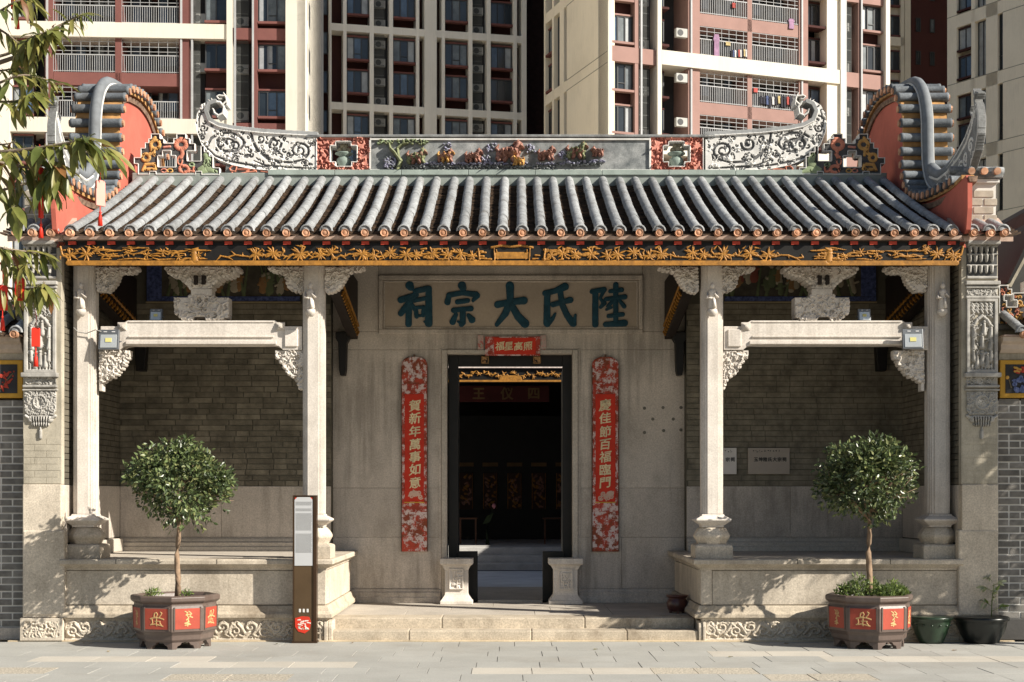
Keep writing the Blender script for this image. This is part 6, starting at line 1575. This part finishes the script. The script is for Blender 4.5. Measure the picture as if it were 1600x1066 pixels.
# --- far right tower
D_ = Tower('apartment_tower', 'tan apartment tower cut off by the right edge of the picture', 1480, 127, -57)
z0 = D_.z(1500, 22); per = 5.9
D_.box('rear_body', TAN, 0, 26, .9, 22, 0, 85)
D_.box('blank_wall', TAN, D_.u(1567), 26, 0, .89, 0, 50)
for p0, p1 in ((1480, 1494.5), (1517.5, 1523), (1540.5, 1558.5)): D_.pier(p0, p1, 5, 50, TAN, 0, .89)
for k in range(-4, 2):
    zk = z0+per*k; D_.band(1494.6, 1567, zk-1.1, zk, TAN, 0, .89)
    for j in range(2): D_.win(1494.8, 1517.3, zk-per+.35+j*2.45, zk-per+2.15+j*2.45, .25, k+j*3+4, 2, MARD)
    D_.win(1523.3, 1540.3, zk-per+.02, zk-1.12, .4, 0, 2); D_.win(1558.7, 1566.8, zk-per+.02, zk-1.12, .25, 3+k, 1)
    D_.box('wall_joint', MC['joint_tan_grey'], D_.u(1567), 25.9, -.012, .0, zk-1.12, zk-1.06); D_.box('wall_joint', MC['joint_tan_grey'], D_.u(1480), 25.9, -.012, .0, zk-.04, zk+.02)

# ================================================================ PLANTS
def leafmat(name, col, col2, rough=.4, tr=.25, spec=.5):
    m = mat(name, col, rough, .3, 6, 0, col2=col2, spec=spec); t = m.node_tree; N = t.nodes; L = t.links
    b = N['Principled BSDF']; out = N['Material Output']; tl = N.new('ShaderNodeBsdfTranslucent'); mx = N.new('ShaderNodeMixShader'); mx.inputs[0].default_value = tr
    L.new(b.inputs['Base Color'].links[0].from_socket, tl.inputs[0]); L.new(b.outputs[0], mx.inputs[1]); L.new(tl.outputs[0], mx.inputs[2]); L.new(mx.outputs[0], out.inputs[0]); return m
LFD = leafmat('topiary_leaf_dark', (.040, .060, .026), (.070, .10, .042), .34, .12)
LFM = leafmat('topiary_leaf_mid', (.10, .14, .05), (.16, .21, .08), .34, .15)
LFY = leafmat('topiary_leaf_young', (.19, .22, .09), (.28, .30, .12), .4, .2)
BARK = mat('pale_bark', (.26, .18, .12), .9, .3, 14, .8, 40, dirt=.3)
BARKG = mat('grey_bark', (.20, .16, .12), .9, .3, 8, .8, 30)
def leaves(name, pts, parent, L, W, mats, weights, seed, droop=.2, up=None):
    """pts: (position, outward direction); one mesh of folded leaves"""
    r = random.Random(seed); V = []; Fc = []; MI = []
    for p, n in pts:
        p = Vector(p); n = Vector(n).normalized()
        d = (n+Vector((r.uniform(-1, 1), r.uniform(-1, 1), r.uniform(-1, 1)))*.9); d.z -= droop; d.normalize()
        s = d.cross(Vector((r.uniform(-1, 1), r.uniform(-1, 1), r.uniform(-1, 1)))).normalized(); w = d.cross(s)
        if w.dot(n) < 0: w = -w
        l, h = L*r.uniform(.7, 1.25), W*r.uniform(.8, 1.2); b = len(V)
        V += [p, p+d*l*.35+s*h*.5+w*l*.03, p+d*l*.4-w*h*.12, p+d*l*.35-s*h*.5+w*l*.03, p+d*l*.72+s*h*.36-w*l*.03, p+d*l*.72-s*h*.36-w*l*.03, p+d*l-w*l*.14]
        Fc += [(b, b+1, b+2), (b, b+2, b+3), (b+1, b+4, b+2), (b+2, b+5, b+3), (b+2, b+4, b+6), (b+2, b+6, b+5)]
        q = r.random(); k = 0
        while q > weights[k] and k < len(weights)-1: q -= weights[k]; k += 1
        MI += [k]*6
    a = np.array([tuple(v) for v in V]); mn, mx = a.min(0), a.max(0); o = np.array([(mn[0]+mx[0])/2, (mn[1]+mx[1])/2, mn[2]])
    me = bpy.data.meshes.new(name); me.from_pydata((a-o).tolist(), [], Fc)
    for m in mats: me.materials.append(m)
    me.polygons.foreach_set('material_index', MI); me.update()
    return new_obj(name, me, parent, tuple(o))
def sph(r):
    while True:
        v = Vector((r.uniform(-1, 1), r.uniform(-1, 1), r.uniform(-1, 1)))
        if .05 < v.length < 1: return v.normalized()
def topiary(pxt, pyb, cpx, cpy, rx, rz_, y, label, seed, lean):
    r = random.Random(seed); k = (y-CAMY)/F; base = Vector((PX(pxt, y), y, PZ(pyb, y))); c = Vector((PX(cpx, y), y, PZ(cpy, y))); RX, RZ = rx*k, rz_*k
    t = thing('topiary_tree', tuple(base), label, 'tree', 'ball trees in glazed tubs')
    fork = Vector((base.x+lean, y, c.z-RZ*.78))
    mb = MB(); mb.smooth = True
    tp = [base+(fork-base)*q+Vector((.008*math.sin(q*9), .006*math.cos(q*7), 0)) for q in [i/9 for i in range(10)]]
    mb.tube(tp, [.034-.010*i/9+r.uniform(-.0015, .0015) for i in range(10)], 8)
    for i in range(13):
        d = sph(r); d.z = abs(d.z)*.8+.12; e = c+Vector((d.x*RX*.8, d.y*RX*.8, (d.z-.35)*RZ*.9)); m = fork+(e-fork)*.45+Vector((r.uniform(-.04, .04), r.uniform(-.04, .04), .03))
        mb.tube([fork+Vector((0, 0, r.uniform(-.06, .1))), m, e], [.015, .010, .004], 5)
        for q in range(3): e2 = e+sph(r)*.16; mb.tube([m+(e-m)*.4, e2], [.006, .002], 4)
    mb.build('trunk', BARK, t)
    pts = []
    clumps = [sph(r) for _ in range(46)]
    for cd in clumps:       # knobbly outline: clumps of unequal size on the ball, some shrunken
        sc = r.uniform(.78, 1.07)+(.08 if r.random() < .25 else 0); n = int(r.uniform(95, 150))
        if cd.z < -.35: sc *= .88; n = int(n*(.45 if cd.z < -.6 else .7))
        cc = Vector((cd.x*RX*.78*sc, cd.y*RX*.78*sc, cd.z*RZ*.78*sc))
        for _ in range(n):
            d = sph(r); rr = r.random()**.45*.17
            pts.append((c+cc+d*rr, cc.normalized()*.8+d))
    for _ in range(1000):
        d = sph(r); d.z = abs(d.z) if r.random() < .6 else d.z; rr = r.uniform(.5, .93); pts.append((c+Vector((d.x*RX*rr, d.y*RX*rr, d.z*RZ*rr)), d))
    for _ in range(34):     # stray shoots
        d = sph(r); d.z = abs(d.z) if r.random() < .7 else d.z 
        for q in range(5): pts.append((c+Vector((d.x*RX, d.y*RX, d.z*RZ))*(.97+.035*q), d))
    leaves('crown', pts, t, .058, .030, (LFD, LFM, LFY), (.42, .42, .16), seed)
    return t
topiary(277, 932, 282, 760, 79, 68, -.53, 'round clipped tree in the red-panelled tub before the left porch', 3, .01)
topiary(1358, 930, 1358, 755, 78, 70, -.53, 'round clipped tree in the weed-filled tub before the right porch', 5, .0)

# octagonal glazed tubs with red panels
TUB = mat('tub_brown_glaze', (.105, .075, .062), .42, .15, 5, .3, 30, dirt=.35, spec=.5, dirtcol=(.22, .19, .165))
TUBR = mat('tub_red_panel', (.36, .065, .04), .5, .12, 6, .2, 40)
TUBG = mat('tub_gold_paint', (.55, .36, .16), .5, .2, 10, 0)
def tub(cpx, y, label, rot, seed):
    cx = PX(cpx, y); t = thing('octagonal_tub', (cx, y, 0), label, 'plant pot', 'octagonal glazed tubs')
    zr = .56; R0 = .468; a0 = R_(rot)
    mb = MB(); prof = [(.375, .075), (.40, .10), (.405, .15), (.43, .18), (.44, .185), (.455*.98, .43), (.40*1.08, .455), (.43, .475), (R0*.97, .492), (R0, .505), (R0, .545), (R0*.96, .558), (R0*.88, .56), (R0*.84, .54), (R0*.80, .50)]
    prof = [(r*1.0, z) for r, z in prof]
    rings = [[(cx+r*math.cos(a0+math.pi/4*i), y+r*math.sin(a0+math.pi/4*i), z) for i in range(8)] for r, z in prof]
    mb.loft(rings); body = mb.build('tub_body', TUB, t, bevel=.006)
    # feet: eight bracket-shaped corner feet
    for i in range(8):
        mb = MB(); A0 = a0+math.pi/4*i
        for sg in (-1, 1):
            p = Vector((math.cos(A0), math.sin(A0))); q = Vector((math.cos(A0+sg*math.pi/4), math.sin(A0+sg*math.pi/4))); r_ = .372
            f = lambda u, ro: (cx+(p.x+(q.x-p.x)*u)*ro, y+(p.y+(q.y-p.y)*u)*ro)
            prof2 = [(0, 0), (.16, 0), (.20, .035), (.30, .045), (.36, .07), (.5, .076), (.5, .08), (0, .08)]
            V = [f(u, r_)+(z,) for u, z in prof2]+[f(u, r_-.05)+(z,) for u, z in prof2]; n = len(prof2)
            mb.add(V, [tuple(range(n)), tuple(range(2*n-1, n-1, -1))]+[(j, j+n, (j+1) % n+n, (j+1) % n) for j in range(n)])
        mb.build('foot', TUB, body)
    # panels with gilt brushwork
    r = random.Random(seed)
    for i in range(8):
        A = a0+math.pi/4*(i+.5); nx_, ny_ = math.cos(A), math.sin(A)
        if ny_ > .35: continue
        z0, z1 = .215, .43; ap0, ap1 = (.441+.006*.2)*math.cos(math.pi/8), .4415*math.cos(math.pi/8)
        hw = .132
        def P(u, z, off): 
            ap = (.44+(.446-.44)*(z-.185)/.245)*math.cos(math.pi/8)+off; return (cx+nx_*ap-ny_*u, y+ny_*ap+nx_*u, z)
        mb = MB(); V = [P(-hw, z0, -.004), P(hw, z0, -.004), P(hw, z1, -.004), P(-hw, z1, -.004), P(-hw, z0, .004), P(hw, z0, .004), P(hw, z1, .004), P(-hw, z1, .004)]
        mb.add(V, [(0, 3, 2, 1), (4, 5, 6, 7), (0, 1, 5, 4), (1, 2, 6, 5), (2, 3, 7, 6), (3, 0, 4, 7)]); pn = mb.build('red_panel', TUBR, body)
        for (u0, u1, v0, v1) in ((-hw-.014, -hw-.002, z0-.014, z1+.014), (hw+.002, hw+.014, z0-.014, z1+.014)):
            mb = MB(); mb.add([P(u0, v0, .008), P(u1, v0, .008), P(u1, v1, .008), P(u0, v1, .008), P(u0, v0, -.01), P(u1, v0, -.01), P(u1, v1, -.01), P(u0, v1, -.01)], [(0, 1, 2, 3), (0, 4, 5, 1), (2, 6, 7, 3), (0, 3, 7, 4), (1, 5, 6, 2)]); mb.build('panel_moulding', TUB, body)
        ra = Ras(-.11, .11, -z1, -z0, .0028)
        if i % 2 == 0:
            for st_ in (([(-.03, .40), (.0, .385), (-.02, .36), (.03, .37)], .006), ([(.01, .40), (.04, .375), (.02, .345), (.05, .335)], .006), ([(-.01, .36), (.01, .33), (-.015, .31)], .006), ([(.0, .32), (.012, .29), (-.03, .275), (.02, .27)], .007), ([(.0, .29), (.0, .245)], .006), ([(-.03, .255), (.03, .262)], .005)):
                ra.stroke([(u, -v) for u, v in st_[0]], st_[1], h=.003, c=0)
        else:
            for st_ in (([(-.03, .345), (-.025, .38), (.0, .39), (.01, .37), (-.005, .345), (-.025, .34)], .006), ([(.045, .395), (.06, .385), (.05, .365), (.03, .345)], .006), ([(-.07, .325), (-.03, .335), (.03, .335), (.08, .32)], .007), ([(-.055, .33), (-.045, .285), (-.06, .265)], .006), ([(.0, .335), (-.005, .27), (.0, .255)], .007), ([(-.02, .30), (.04, .30), (.035, .28)], .005), ([(-.07, .262), (-.02, .27), (.03, .26), (.07, .25)], .006), ([(.04, .28), (.06, .25)], .006)):
                ra.stroke([(u, -v) for u, v in st_[0]], st_[1], h=.003, c=0)
        def xf(V, nx_=nx_, ny_=ny_):
            o = V.copy(); ap = (.44+(.006)*(V[:, 2]-.185)/.245)*math.cos(math.pi/8)+.0045-V[:, 1]; u = V[:, 0]
            o[:, 0] = cx+nx_*ap-ny_*u; o[:, 1] = y+ny_*ap+nx_*u; return o
        ra.build('gilt_brushwork', TUBG, pn, 0, .001, xf=xf, plain=True)
    mb = MB(); mb.lathe(cx, y, [(.3, .49), (.392, .505)], 8, a0); mb.build('soil', mat('dry_soil', (.12, .085, .06), .95, .4, 20, 1, 40), t)
    return cx
cl = tub(274, -.53, 'brown octagonal tub with red gilt panels left of the information sign', -82, 1)
cr = tub(1358, -.53, 'brown octagonal tub with red gilt panels and ferny weeds, right of the steps', -90, 2)
WEED = leafmat('weed_leaf', (.16, .24, .05), (.28, .36, .10), .5, .3); WEED2 = leafmat('weed_leaf_dark', (.08, .13, .035), (.13, .19, .06), .5, .25)
def weeds(name, label, spots, n, L, W, seed, z0, cat='plant'):
    r = random.Random(seed); a = spots[0]; t = thing(name, (a[0], a[1], z0), label, cat)
    pts = []; mb = MB()
    for (x, y, h, sp) in spots:
        for k in range(n):
            an = r.uniform(0, 6.28); q = r.random(); p = Vector((x+sp*q*math.cos(an), y+sp*q*math.sin(an)*.8, z0+h*r.random()*(1-q*q*.6)))
            pts.append((p, Vector((math.cos(an)*.6, math.sin(an)*.6, .8))))
        for k in range(10):
            an = r.uniform(0, 6.28); mb.tube([(x, y, z0-.02), (x+sp*.6*math.cos(an), y+sp*.6*math.sin(an), z0+h*.8)], [.003, .0015], 4)
    leaves('foliage', pts, t, L, W, (WEED, WEED2), (.65, .35), seed, 0); mb.build('stems', WEED2, t); return t
weeds('weed_clump', 'small tuft of weeds at the left side of the left tub', [(cl-.19, -.73, .07, .10)], 70, .05, .012, 3, .545)
weeds('weed_clump', 'tiny tuft of weeds at the right side of the left tub', [(cl+.16, -.70, .06, .07)], 45, .05, .012, 4, .545)
weeds('fern_bush', 'taller leafy weeds filling the left half of the right tub', [(cr-.13, -.60, .24, .15), (cr-.26, -.58, .14, .11), (cr+.04, -.48, .2, .08)], 300, .045, .014, 5, .53)
weeds('fern_bush', 'low bright green weeds filling the right half of the right tub', [(cr+.24, -.60, .17, .14), (cr+.12, -.68, .12, .12), (cr+.33, -.56, .10, .08)], 300, .045, .014, 6, .53)

# small green glazed pot and black bowl
def pot(name, cx, y, prof, m, label, n=28, soil=True, lug=False):
    t = thing(name, (cx, y, prof[0][1]), label, 'plant pot'); mb = MB(); mb.smooth = True; mb.lathe(cx, y, prof, n); b = mb.build('pot_body', m, t)
    if soil: mb = MB(); mb.lathe(cx, y, [(prof[-1][0]*.8, prof[-1][1]-.03), (prof[-1][0]*.97, prof[-1][1]-.02)], n); mb.build('soil', MC['dry_soil'], t)
    if lug:
        for i in range(14):
            a = 2*math.pi*i/14; mb = MB(); mb.smooth = True; r_ = prof[5][0]*.985; zc = (prof[4][1]+prof[5][1])/2; X, Y = cx+r_*math.cos(a), y+r_*math.sin(a); mb.lathe(X, Y, [(.004, zc-.012), (.012, zc-.006), (.012, zc+.006), (.004, zc+.012)], 6); mb.build('glaze_boss', m, b)
    return t
GG = mat('green_glaze', (.020, .040, .022), .3, .3, 8, .2, 20, spec=.6); BG = mat('black_green_glaze', (.005, .007, .006), .35, .3, 8, .2, 20, spec=.5)
yk = -.10; cx = PX(1452, yk)
pot('glazed_pot', cx, yk-.06, [(.12, 0), (.135, .012), (.14, .03), (.17, .10), (.195, .18), (.205, .22), (.21, .25), (.235, .262), (.238, .28), (.225, .292), (.20, .29)], GG, 'small dark green glazed pot beside the right tub', lug=True)
cx2 = PX(1531, yk)
pot('glazed_bowl', cx2, yk-.06, [(.16, 0), (.185, .012), (.19, .03), (.225, .09), (.255, .17), (.265, .21), (.268, .24), (.292, .252), (.296, .275), (.28, .29), (.25, .285)], BG, 'wide black-green glazed bowl standing at the foot of the right pier')
sp_ = thing('seedling', (PX(1548, -.1), -.12, .27), 'small pale-leaved seedling growing in the black-green bowl', 'plant')
r = random.Random(2); mb = MB(); mb.smooth = True; top = (PX(1552, -.1), -.12, PZ(912, -.1)); mb.tube([(PX(1548, -.1), -.12, .26), (PX(1549, -.1), -.12, .45), top], [.007, .006, .003], 6)
pts = []
for i in range(7):
    h = .34+i*.055; a = i*2.4; e = Vector((PX(1549, -.1)+.10*math.cos(a), -.12+.08*math.sin(a), h+.05)); mb.tube([(PX(1549, -.1), -.12, h), tuple(e)], [.003, .0015], 4)
    for q in range(6): pts.append((Vector((PX(1549, -.1), -.12, h)).lerp(e, .4+.13*q), Vector((math.cos(a), math.sin(a), .2))))
mb.build('stem', WEED, sp_); leaves('foliage', pts, sp_, .075, .032, (leafmat('seedling_leaf', (.40, .46, .26), (.55, .58, .38), .5, .25), WEED), (.8, .2), 3)
# small dark red jar on the landing
yj = .95; cj = PX(1058, yj)
t = pot('incense_jar', cj, yj, [(.09, LZ+.02), (.10, LZ+.03), (.115, LZ+.06), (.125, LZ+.12), (.105, LZ+.165), (.10, LZ+.175), (.125, LZ+.19), (.13, LZ+.21), (.115, LZ+.215)], mat('oxblood_glaze', (.07, .02, .015), .3, .3, 8, .2, 20, spec=.6), 'small dark red glazed jar on the landing beside the right plinth', soil=False)
for i in range(3):
    a = math.pi*2*i/3+.5; mb = MB(); mb.box(cj+.085*math.cos(a)-.015, cj+.085*math.cos(a)+.015, yj+.085*math.sin(a)-.015, yj+.085*math.sin(a)+.015, LZ, LZ+.03); mb.build('foot', MC['oxblood_glaze'], t)

# ================================================================ FOREGROUND TREE WITH RED CARDS
YT = -9.0
ft = thing('mango_tree', (-4.3, -9.4, 0), 'leafy tree reaching into the picture from the left, hung with red cards', 'tree')
TL = [leafmat('tree_leaf_dark', (.08, .11, .03), (.14, .17, .04), .4, .3), leafmat('tree_leaf', (.17, .20, .045), (.27, .28, .08), .4, .35), leafmat('tree_leaf_yellow', (.26, .25, .07), (.36, .33, .10), .45, .35), leafmat('tree_leaf_brown', (.18, .07, .03), (.25, .12, .04), .5, .3)]
lm = []
for v in range(8):
    r = random.Random(v); mb = MB(); mb.smooth = True; L = 1.0; n = 7; W = .24*r.uniform(.8, 1.15); V = []; dr = r.uniform(.1, .5)
    for i in range(n):
        t_ = i/(n-1); w = W*.5*(math.sin(math.pi*min(1, t_*.93+.05)))**.75*(1 if i < n-1 else 0); z = -dr*t_*t_; wv = .015*math.sin(i*2.2+v)
        V += [(t_, -w, z+w*.35+wv), (t_, 0, z), (t_, w, z+w*.35-wv)]
    fs = []
    for i in range(n-1):
        a = i*3; fs += [(a, a+3, a+4, a+1), (a+1, a+4, a+5, a+2)]
    mb.add(V, fs); mb.tube([(-.12, 0, .01), (0, 0, 0), (.6, 0, -dr*.36+.002)], [.010, .009, .004], 4)
    lm.append(mb.mesh('leaf', TL[(0, 1, 1, 2, 0, 1, 3, 2)[v]]))
nleaf = 0
twm = MB(); twm.smooth = True
def twig(p, rad, lv, seed, size=.17, down=.5, spread=1.0, start=.35, dy=0.0):
    """p: photograph points of a twig on the tree's plane; leaves sit along its outer part"""
    global nleaf
    r = random.Random(seed); P = [Vector((PX(a, YT+dy), YT+dy+r.uniform(-.12, .12), PZ(b, YT+dy))) for a, b in p]
    Q = resample3(P); n = len(Q); twm.tube(Q, [rad*(1-.75*i/(n-1)) for i in range(n)], 6)
    for k in range(lv):
        t_ = start+(1-start)*(k/(lv-1))**.6 if lv > 1 else 1; i = min(n-2, int(t_*(n-1))); q = Q[i].lerp(Q[i+1], t_*(n-1)-i); d = (Q[min(n-1, i+1)]-Q[max(0, i-1)]).normalized()
        a = k*2.4+r.uniform(-.4, .4); side = Vector((math.cos(a)*.9, math.sin(a)*.9, math.sin(a*1.3)*.6)); v = (d*.6+side*spread+Vector((0, 0, -down*r.uniform(.4, 1.5)))).normalized()
        up = Vector((r.uniform(-.5, .5), r.uniform(-.7, .3), 1)); yv = up.cross(v).normalized(); zv = v.cross(yv)
        s = size*r.uniform(.45, 1.0); M = Matrix((v, yv, zv)).transposed().to_4x4()
        me = lm[r.choice((0, 1, 2, 3, 4, 5, 1, 3, 7, 6 if r.random() < .15 else 1))]
        o = inst('leaf', me, ft, tuple(q)); o.rotation_euler = M.to_euler(); o.scale = (s, s, s); nleaf += 1
def resample3(P):
    Q = []
    for i in range(len(P)-1):
        p0, p1, p2, p3 = P[max(0, i-1)], P[i], P[i+1], P[min(len(P)-1, i+2)]
        for k in range(5):
            t = k/5; Q.append(.5*((2*p1)+(-p0+p2)*t+(2*p0-5*p1+4*p2-p3)*t*t+(-p0+3*p1-3*p2+p3)*t**3))
    Q.append(P[-1]); return Q
twig([(-260, 60), (-80, 95), (20, 82), (70, 62), (130, 22)], .016, 40, 1, .11, .4, .8, .55)
twig([(-60, 90), (10, 70), (60, 70), (92, 58)], .009, 50, 2, .14, .9, .9, .3)
twig([(-60, 40), (-10, 20), (30, 5), (48, -6)], .009, 20, 3, .15, .9, .9, .2)
twig([(-120, 190), (-20, 170), (30, 160), (62, 152)], .010, 36, 4, .14, .7, 1.0, .35)
twig([(-60, 110), (-5, 105), (20, 98)], .008, 12, 5, .14, .8, .9, .2)
twig([(-260, 250), (-100, 230), (0, 238), (90, 232), (150, 226)], .016, 46, 6, .20, .7, .9, .42)
twig([(-60, 240), (0, 258), (60, 262), (105, 262)], .010, 42, 7, .21, 1.1, .9, .2)
twig([(-30, 230), (10, 300), (30, 330)], .008, 14, 8, .19, .9, .8, .3)
twig([(-200, 330), (-60, 370), (10, 392), (66, 392)], .011, 44, 9, .13, .7, 1.0, .5)
twig([(-120, 420), (-30, 440), (30, 452), (78, 448)], .010, 42, 10, .15, 1.0, .9, .4)
twig([(-60, 470), (-5, 470), (25, 462)], .008, 6, 11, .13, .9, .9, .3)
twig([(100, 232), (140, 236), (165, 228)], .006, 9, 12, .19, .8, .9, .2)
twig([(-40, 210), (-10, 222), (20, 218)], .008, 7, 13, .19, .9, .9, .2)
twig([(-80, 10), (0, 45), (40, 80)], .009, 30, 21, .14, .8, .9, .25)
twig([(-80, 130), (0, 140), (50, 128), (75, 118)], .009, 32, 22, .13, .7, .9, .3)
twig([(-80, 300), (-10, 290), (50, 275), (85, 290)], .009, 26, 23, .19, 1.0, .9, .25)
twig([(-60, 400), (10, 410), (50, 418)], .008, 24, 24, .13, .8, .9, .3)
twm.build('twig', BARKG, ft)
mb = MB(); mb.smooth = True
mb.tube([(-4.3, -9.4, 0), (-4.35, -9.35, .9), (-4.25, -9.4, 2.0), (-4.2, -9.3, 2.9), (-4.4, -9.2, 4.2)], [.16, .12, .11, .09, .04], 12)
for q in (60, 250, 330, 190, 420): mb.tube([(-4.25, -9.38, PZ(q, YT)-.5), (-3.7, -9.2, PZ(q, YT)-.15), (PX(-255 if q in (60, 250) else -120, YT), YT, PZ(q, YT))], [.05, .03, .014], 8)
mb.build('trunk', BARKG, ft)
r = random.Random(9); pts = []
for c_ in [(-4.6, -9.3, 4.4), (-4.9, -8.8, 3.9), (-4.9, -9.8, 3.8), (-4.6, -9.2, 5.0), (-5.3, -9.2, 4.3)]:
    for _ in range(260):
        d = sph(r); pts.append((Vector(c_)+d*.6*r.random()**.4, d))
leaves('crown', pts, ft, .18, .045, TL[:3], (.4, .4, .2), 12, .6)
# red hanging cards
REDC = mat('red_card', (.62, .03, .015), .55, .08, 8, 0); REDP2 = mat('sun_paled_red_card', (.72, .30, .25), .6, .08, 8, 0); YELC = mat('yellow_card', (.70, .48, .06), .6, .05, 8, 0)  # the pale card is a red one with full sun put into its colour
def card(px, py0, py1, w, tas, m, label, rz=0, text=None, dy=0.0):
    y = YT+dy; k = (y-CAMY)/F; x, z1, z0 = PX(px, y), PZ(py0, y), PZ(py1, y); hw = w*k/2
    t = thing('hanging_card', (x, y, z0), label, 'hanging decoration', 'red cards hung in the tree')
    mb = MB(); mb.prism([(-hw, 0), (hw, 0), (hw, (z1-z0)*.93), (hw*.7, z1-z0), (-hw*.7, z1-z0), (-hw, (z1-z0)*.93)], -.006, .006, 'y'); mb.v = [(a+x, b+y, c+z0) for a, b, c in mb.v]; b = mb.build('card', m, t, bevel=.002)
    if text:
        mb = MB(); mb.box(x-hw*.55, x+hw*.55, y-.008, y-.0062, z0+.012, z1-.03); mb.build('yellow_strip', YELC, t)
        for i, ch in enumerate(text): letter('letter', ch, t, x, y-.0095, z1-.045-i*(z1-z0-.05)/len(text), (z1-z0)/len(text)*.72, mat('card_ink', (.15, .03, .01), .6), .03, .002)
    mb = MB(); mb.tube([(x, y, z1), (x+.003, y, z1+.05), (x-.01, y, z1+.11)], .0022, 5); mb.build('string', mat('red_string', (.4, .03, .02), .7), t)
    if tas:
        z2 = PZ(tas, y); mb = MB(); mb.smooth = True; mb.lathe(x, y, [(.012, z2), (.009, z2+(z0-z2)*.45), (.004, z2+(z0-z2)*.6), (.008, z2+(z0-z2)*.66), (.003, z2+(z0-z2)*.75), (.002, z0)][0:], 8); mb.build('tassel', REDC, t)
    t.rotation_euler.z = rz
card(27, -18, 15, 19, 45, REDC, 'red card with yellow lettering at the top left corner of the picture', .2, '福')
card(156.5, 282, 322, 17, 353, REDP2, 'pale pink sunlit card hanging in front of the left gable', .9)
card(64, 262, 341, 8, 372, REDC, 'long narrow red card seen edge-on left of the gable', 1.1)
card(31, 434, 470, 15, 0, REDC, 'red card with yellow strip of characters beside the left pier', 0, '招財進寶')
card(4, 446, 485, 15, 517, REDC, 'plain red card with tassel cut by the left picture edge', .3)
card(56, 512, 542, 13, 573, REDC, 'lowest red card with tassel hanging before the pier relief', .15)
# white paper lantern-like tag behind the leaves
# unseen tree added to the right, its crown shaped to shade the pier
rt = thing('pier_shade_tree', (8.6, -1.8, 0), 'slim upright tree added out of view to shade the right pier', 'tree')
mb = MB(); mb.smooth = True; mb.tube([(8.6, -1.8, 0), (8.55, -1.8, 1.5), (8.5, -1.75, 3), (8.4, -1.75, 5.2)], [.12, .10, .08, .03], 10)
for a in range(8): mb.tube([(8.5, -1.75, 2.2+.3*a), (8.4+.6*math.cos(a*2.2), -1.75+.5*math.sin(a*2.2), 2.7+.36*a)], [.04, .012], 6)
mb.build('trunk', BARKG, rt)
r = random.Random(19); pts = []
for _ in range(80):
    d = sph(r); cc = Vector((8.35, -1.55, 3.9))+Vector((d.x*.75, d.y*.65, d.z*1.75))*r.uniform(.4, 1)
    for _ in range(55): e = sph(r); pts.append((cc+e*.34*r.random()**.5, e))
leaves('crown', pts, rt, .13, .06, TL[:3], (.5, .4, .1), 22, .3)

# a few dry leaves lying on the paving
r = random.Random(77)
lf = MB(); lf.add([(-.03, 0, .004), (-.01, .013, .010), (.015, .012, .008), (.035, 0, .003), (.015, -.012, .010), (-.01, -.013, .006), (0, 0, .002)], [(0, 6, 1), (1, 6, 2), (2, 6, 3), (3, 6, 4), (4, 6, 5), (5, 6, 0)])
lmesh = [lf.mesh('fallen_leaf', mat('dry_leaf_%d' % k, c_, .8, .3, 20, 0)) for k, c_ in enumerate(((.22, .13, .05), (.14, .13, .05), (.30, .21, .08)))]
places = [(-4.6, -.25, 'nearest the left pier foot'), (-2.5, -.35, 'just right of the left tub'), (-4.1, -1.1, 'in front of the left tub'), (-1.7, -.22, 'right of the information sign foot'), (.9, -.9, 'before the middle of the steps'), (3.0, -.3, 'just left of the right tub'), (4.6, -1.0, 'in front of the green pot'), (2.2, -1.6, 'on the paving between steps and right tub')]
for i, (x, y, w) in enumerate(places):
    o = bpy.data.objects.new('fallen_leaf', lmesh[i % 3]); COL.objects.link(o); o.location = (x, y, .004); o.rotation_euler = (0, 0, r.uniform(0, 6)); tag(o, 'dry fallen leaf lying '+w, 'leaf', 'fallen leaves')

# cream tower added out of view to bounce sunlight onto the tower side walls
G_ = thing('apartment_tower', (-64, 70, 0), 'cream tower added out of view on the left to bounce sunlight', 'apartment building')
bx('bounce_tower_body', CREAM, G_, -76, -52, 38, 104, 0, 82)
for k in range(8):
    for j in range(5): bx('bounce_tower_window', GLS[0], G_, -51.99, -51.9, 41+j*13, 44+j*13, 4+k*9, 6+k*9)
    bx('floor_band', TAN, G_, -51.98, -51.8, 38, 104, 8+k*9, 8.8+k*9)
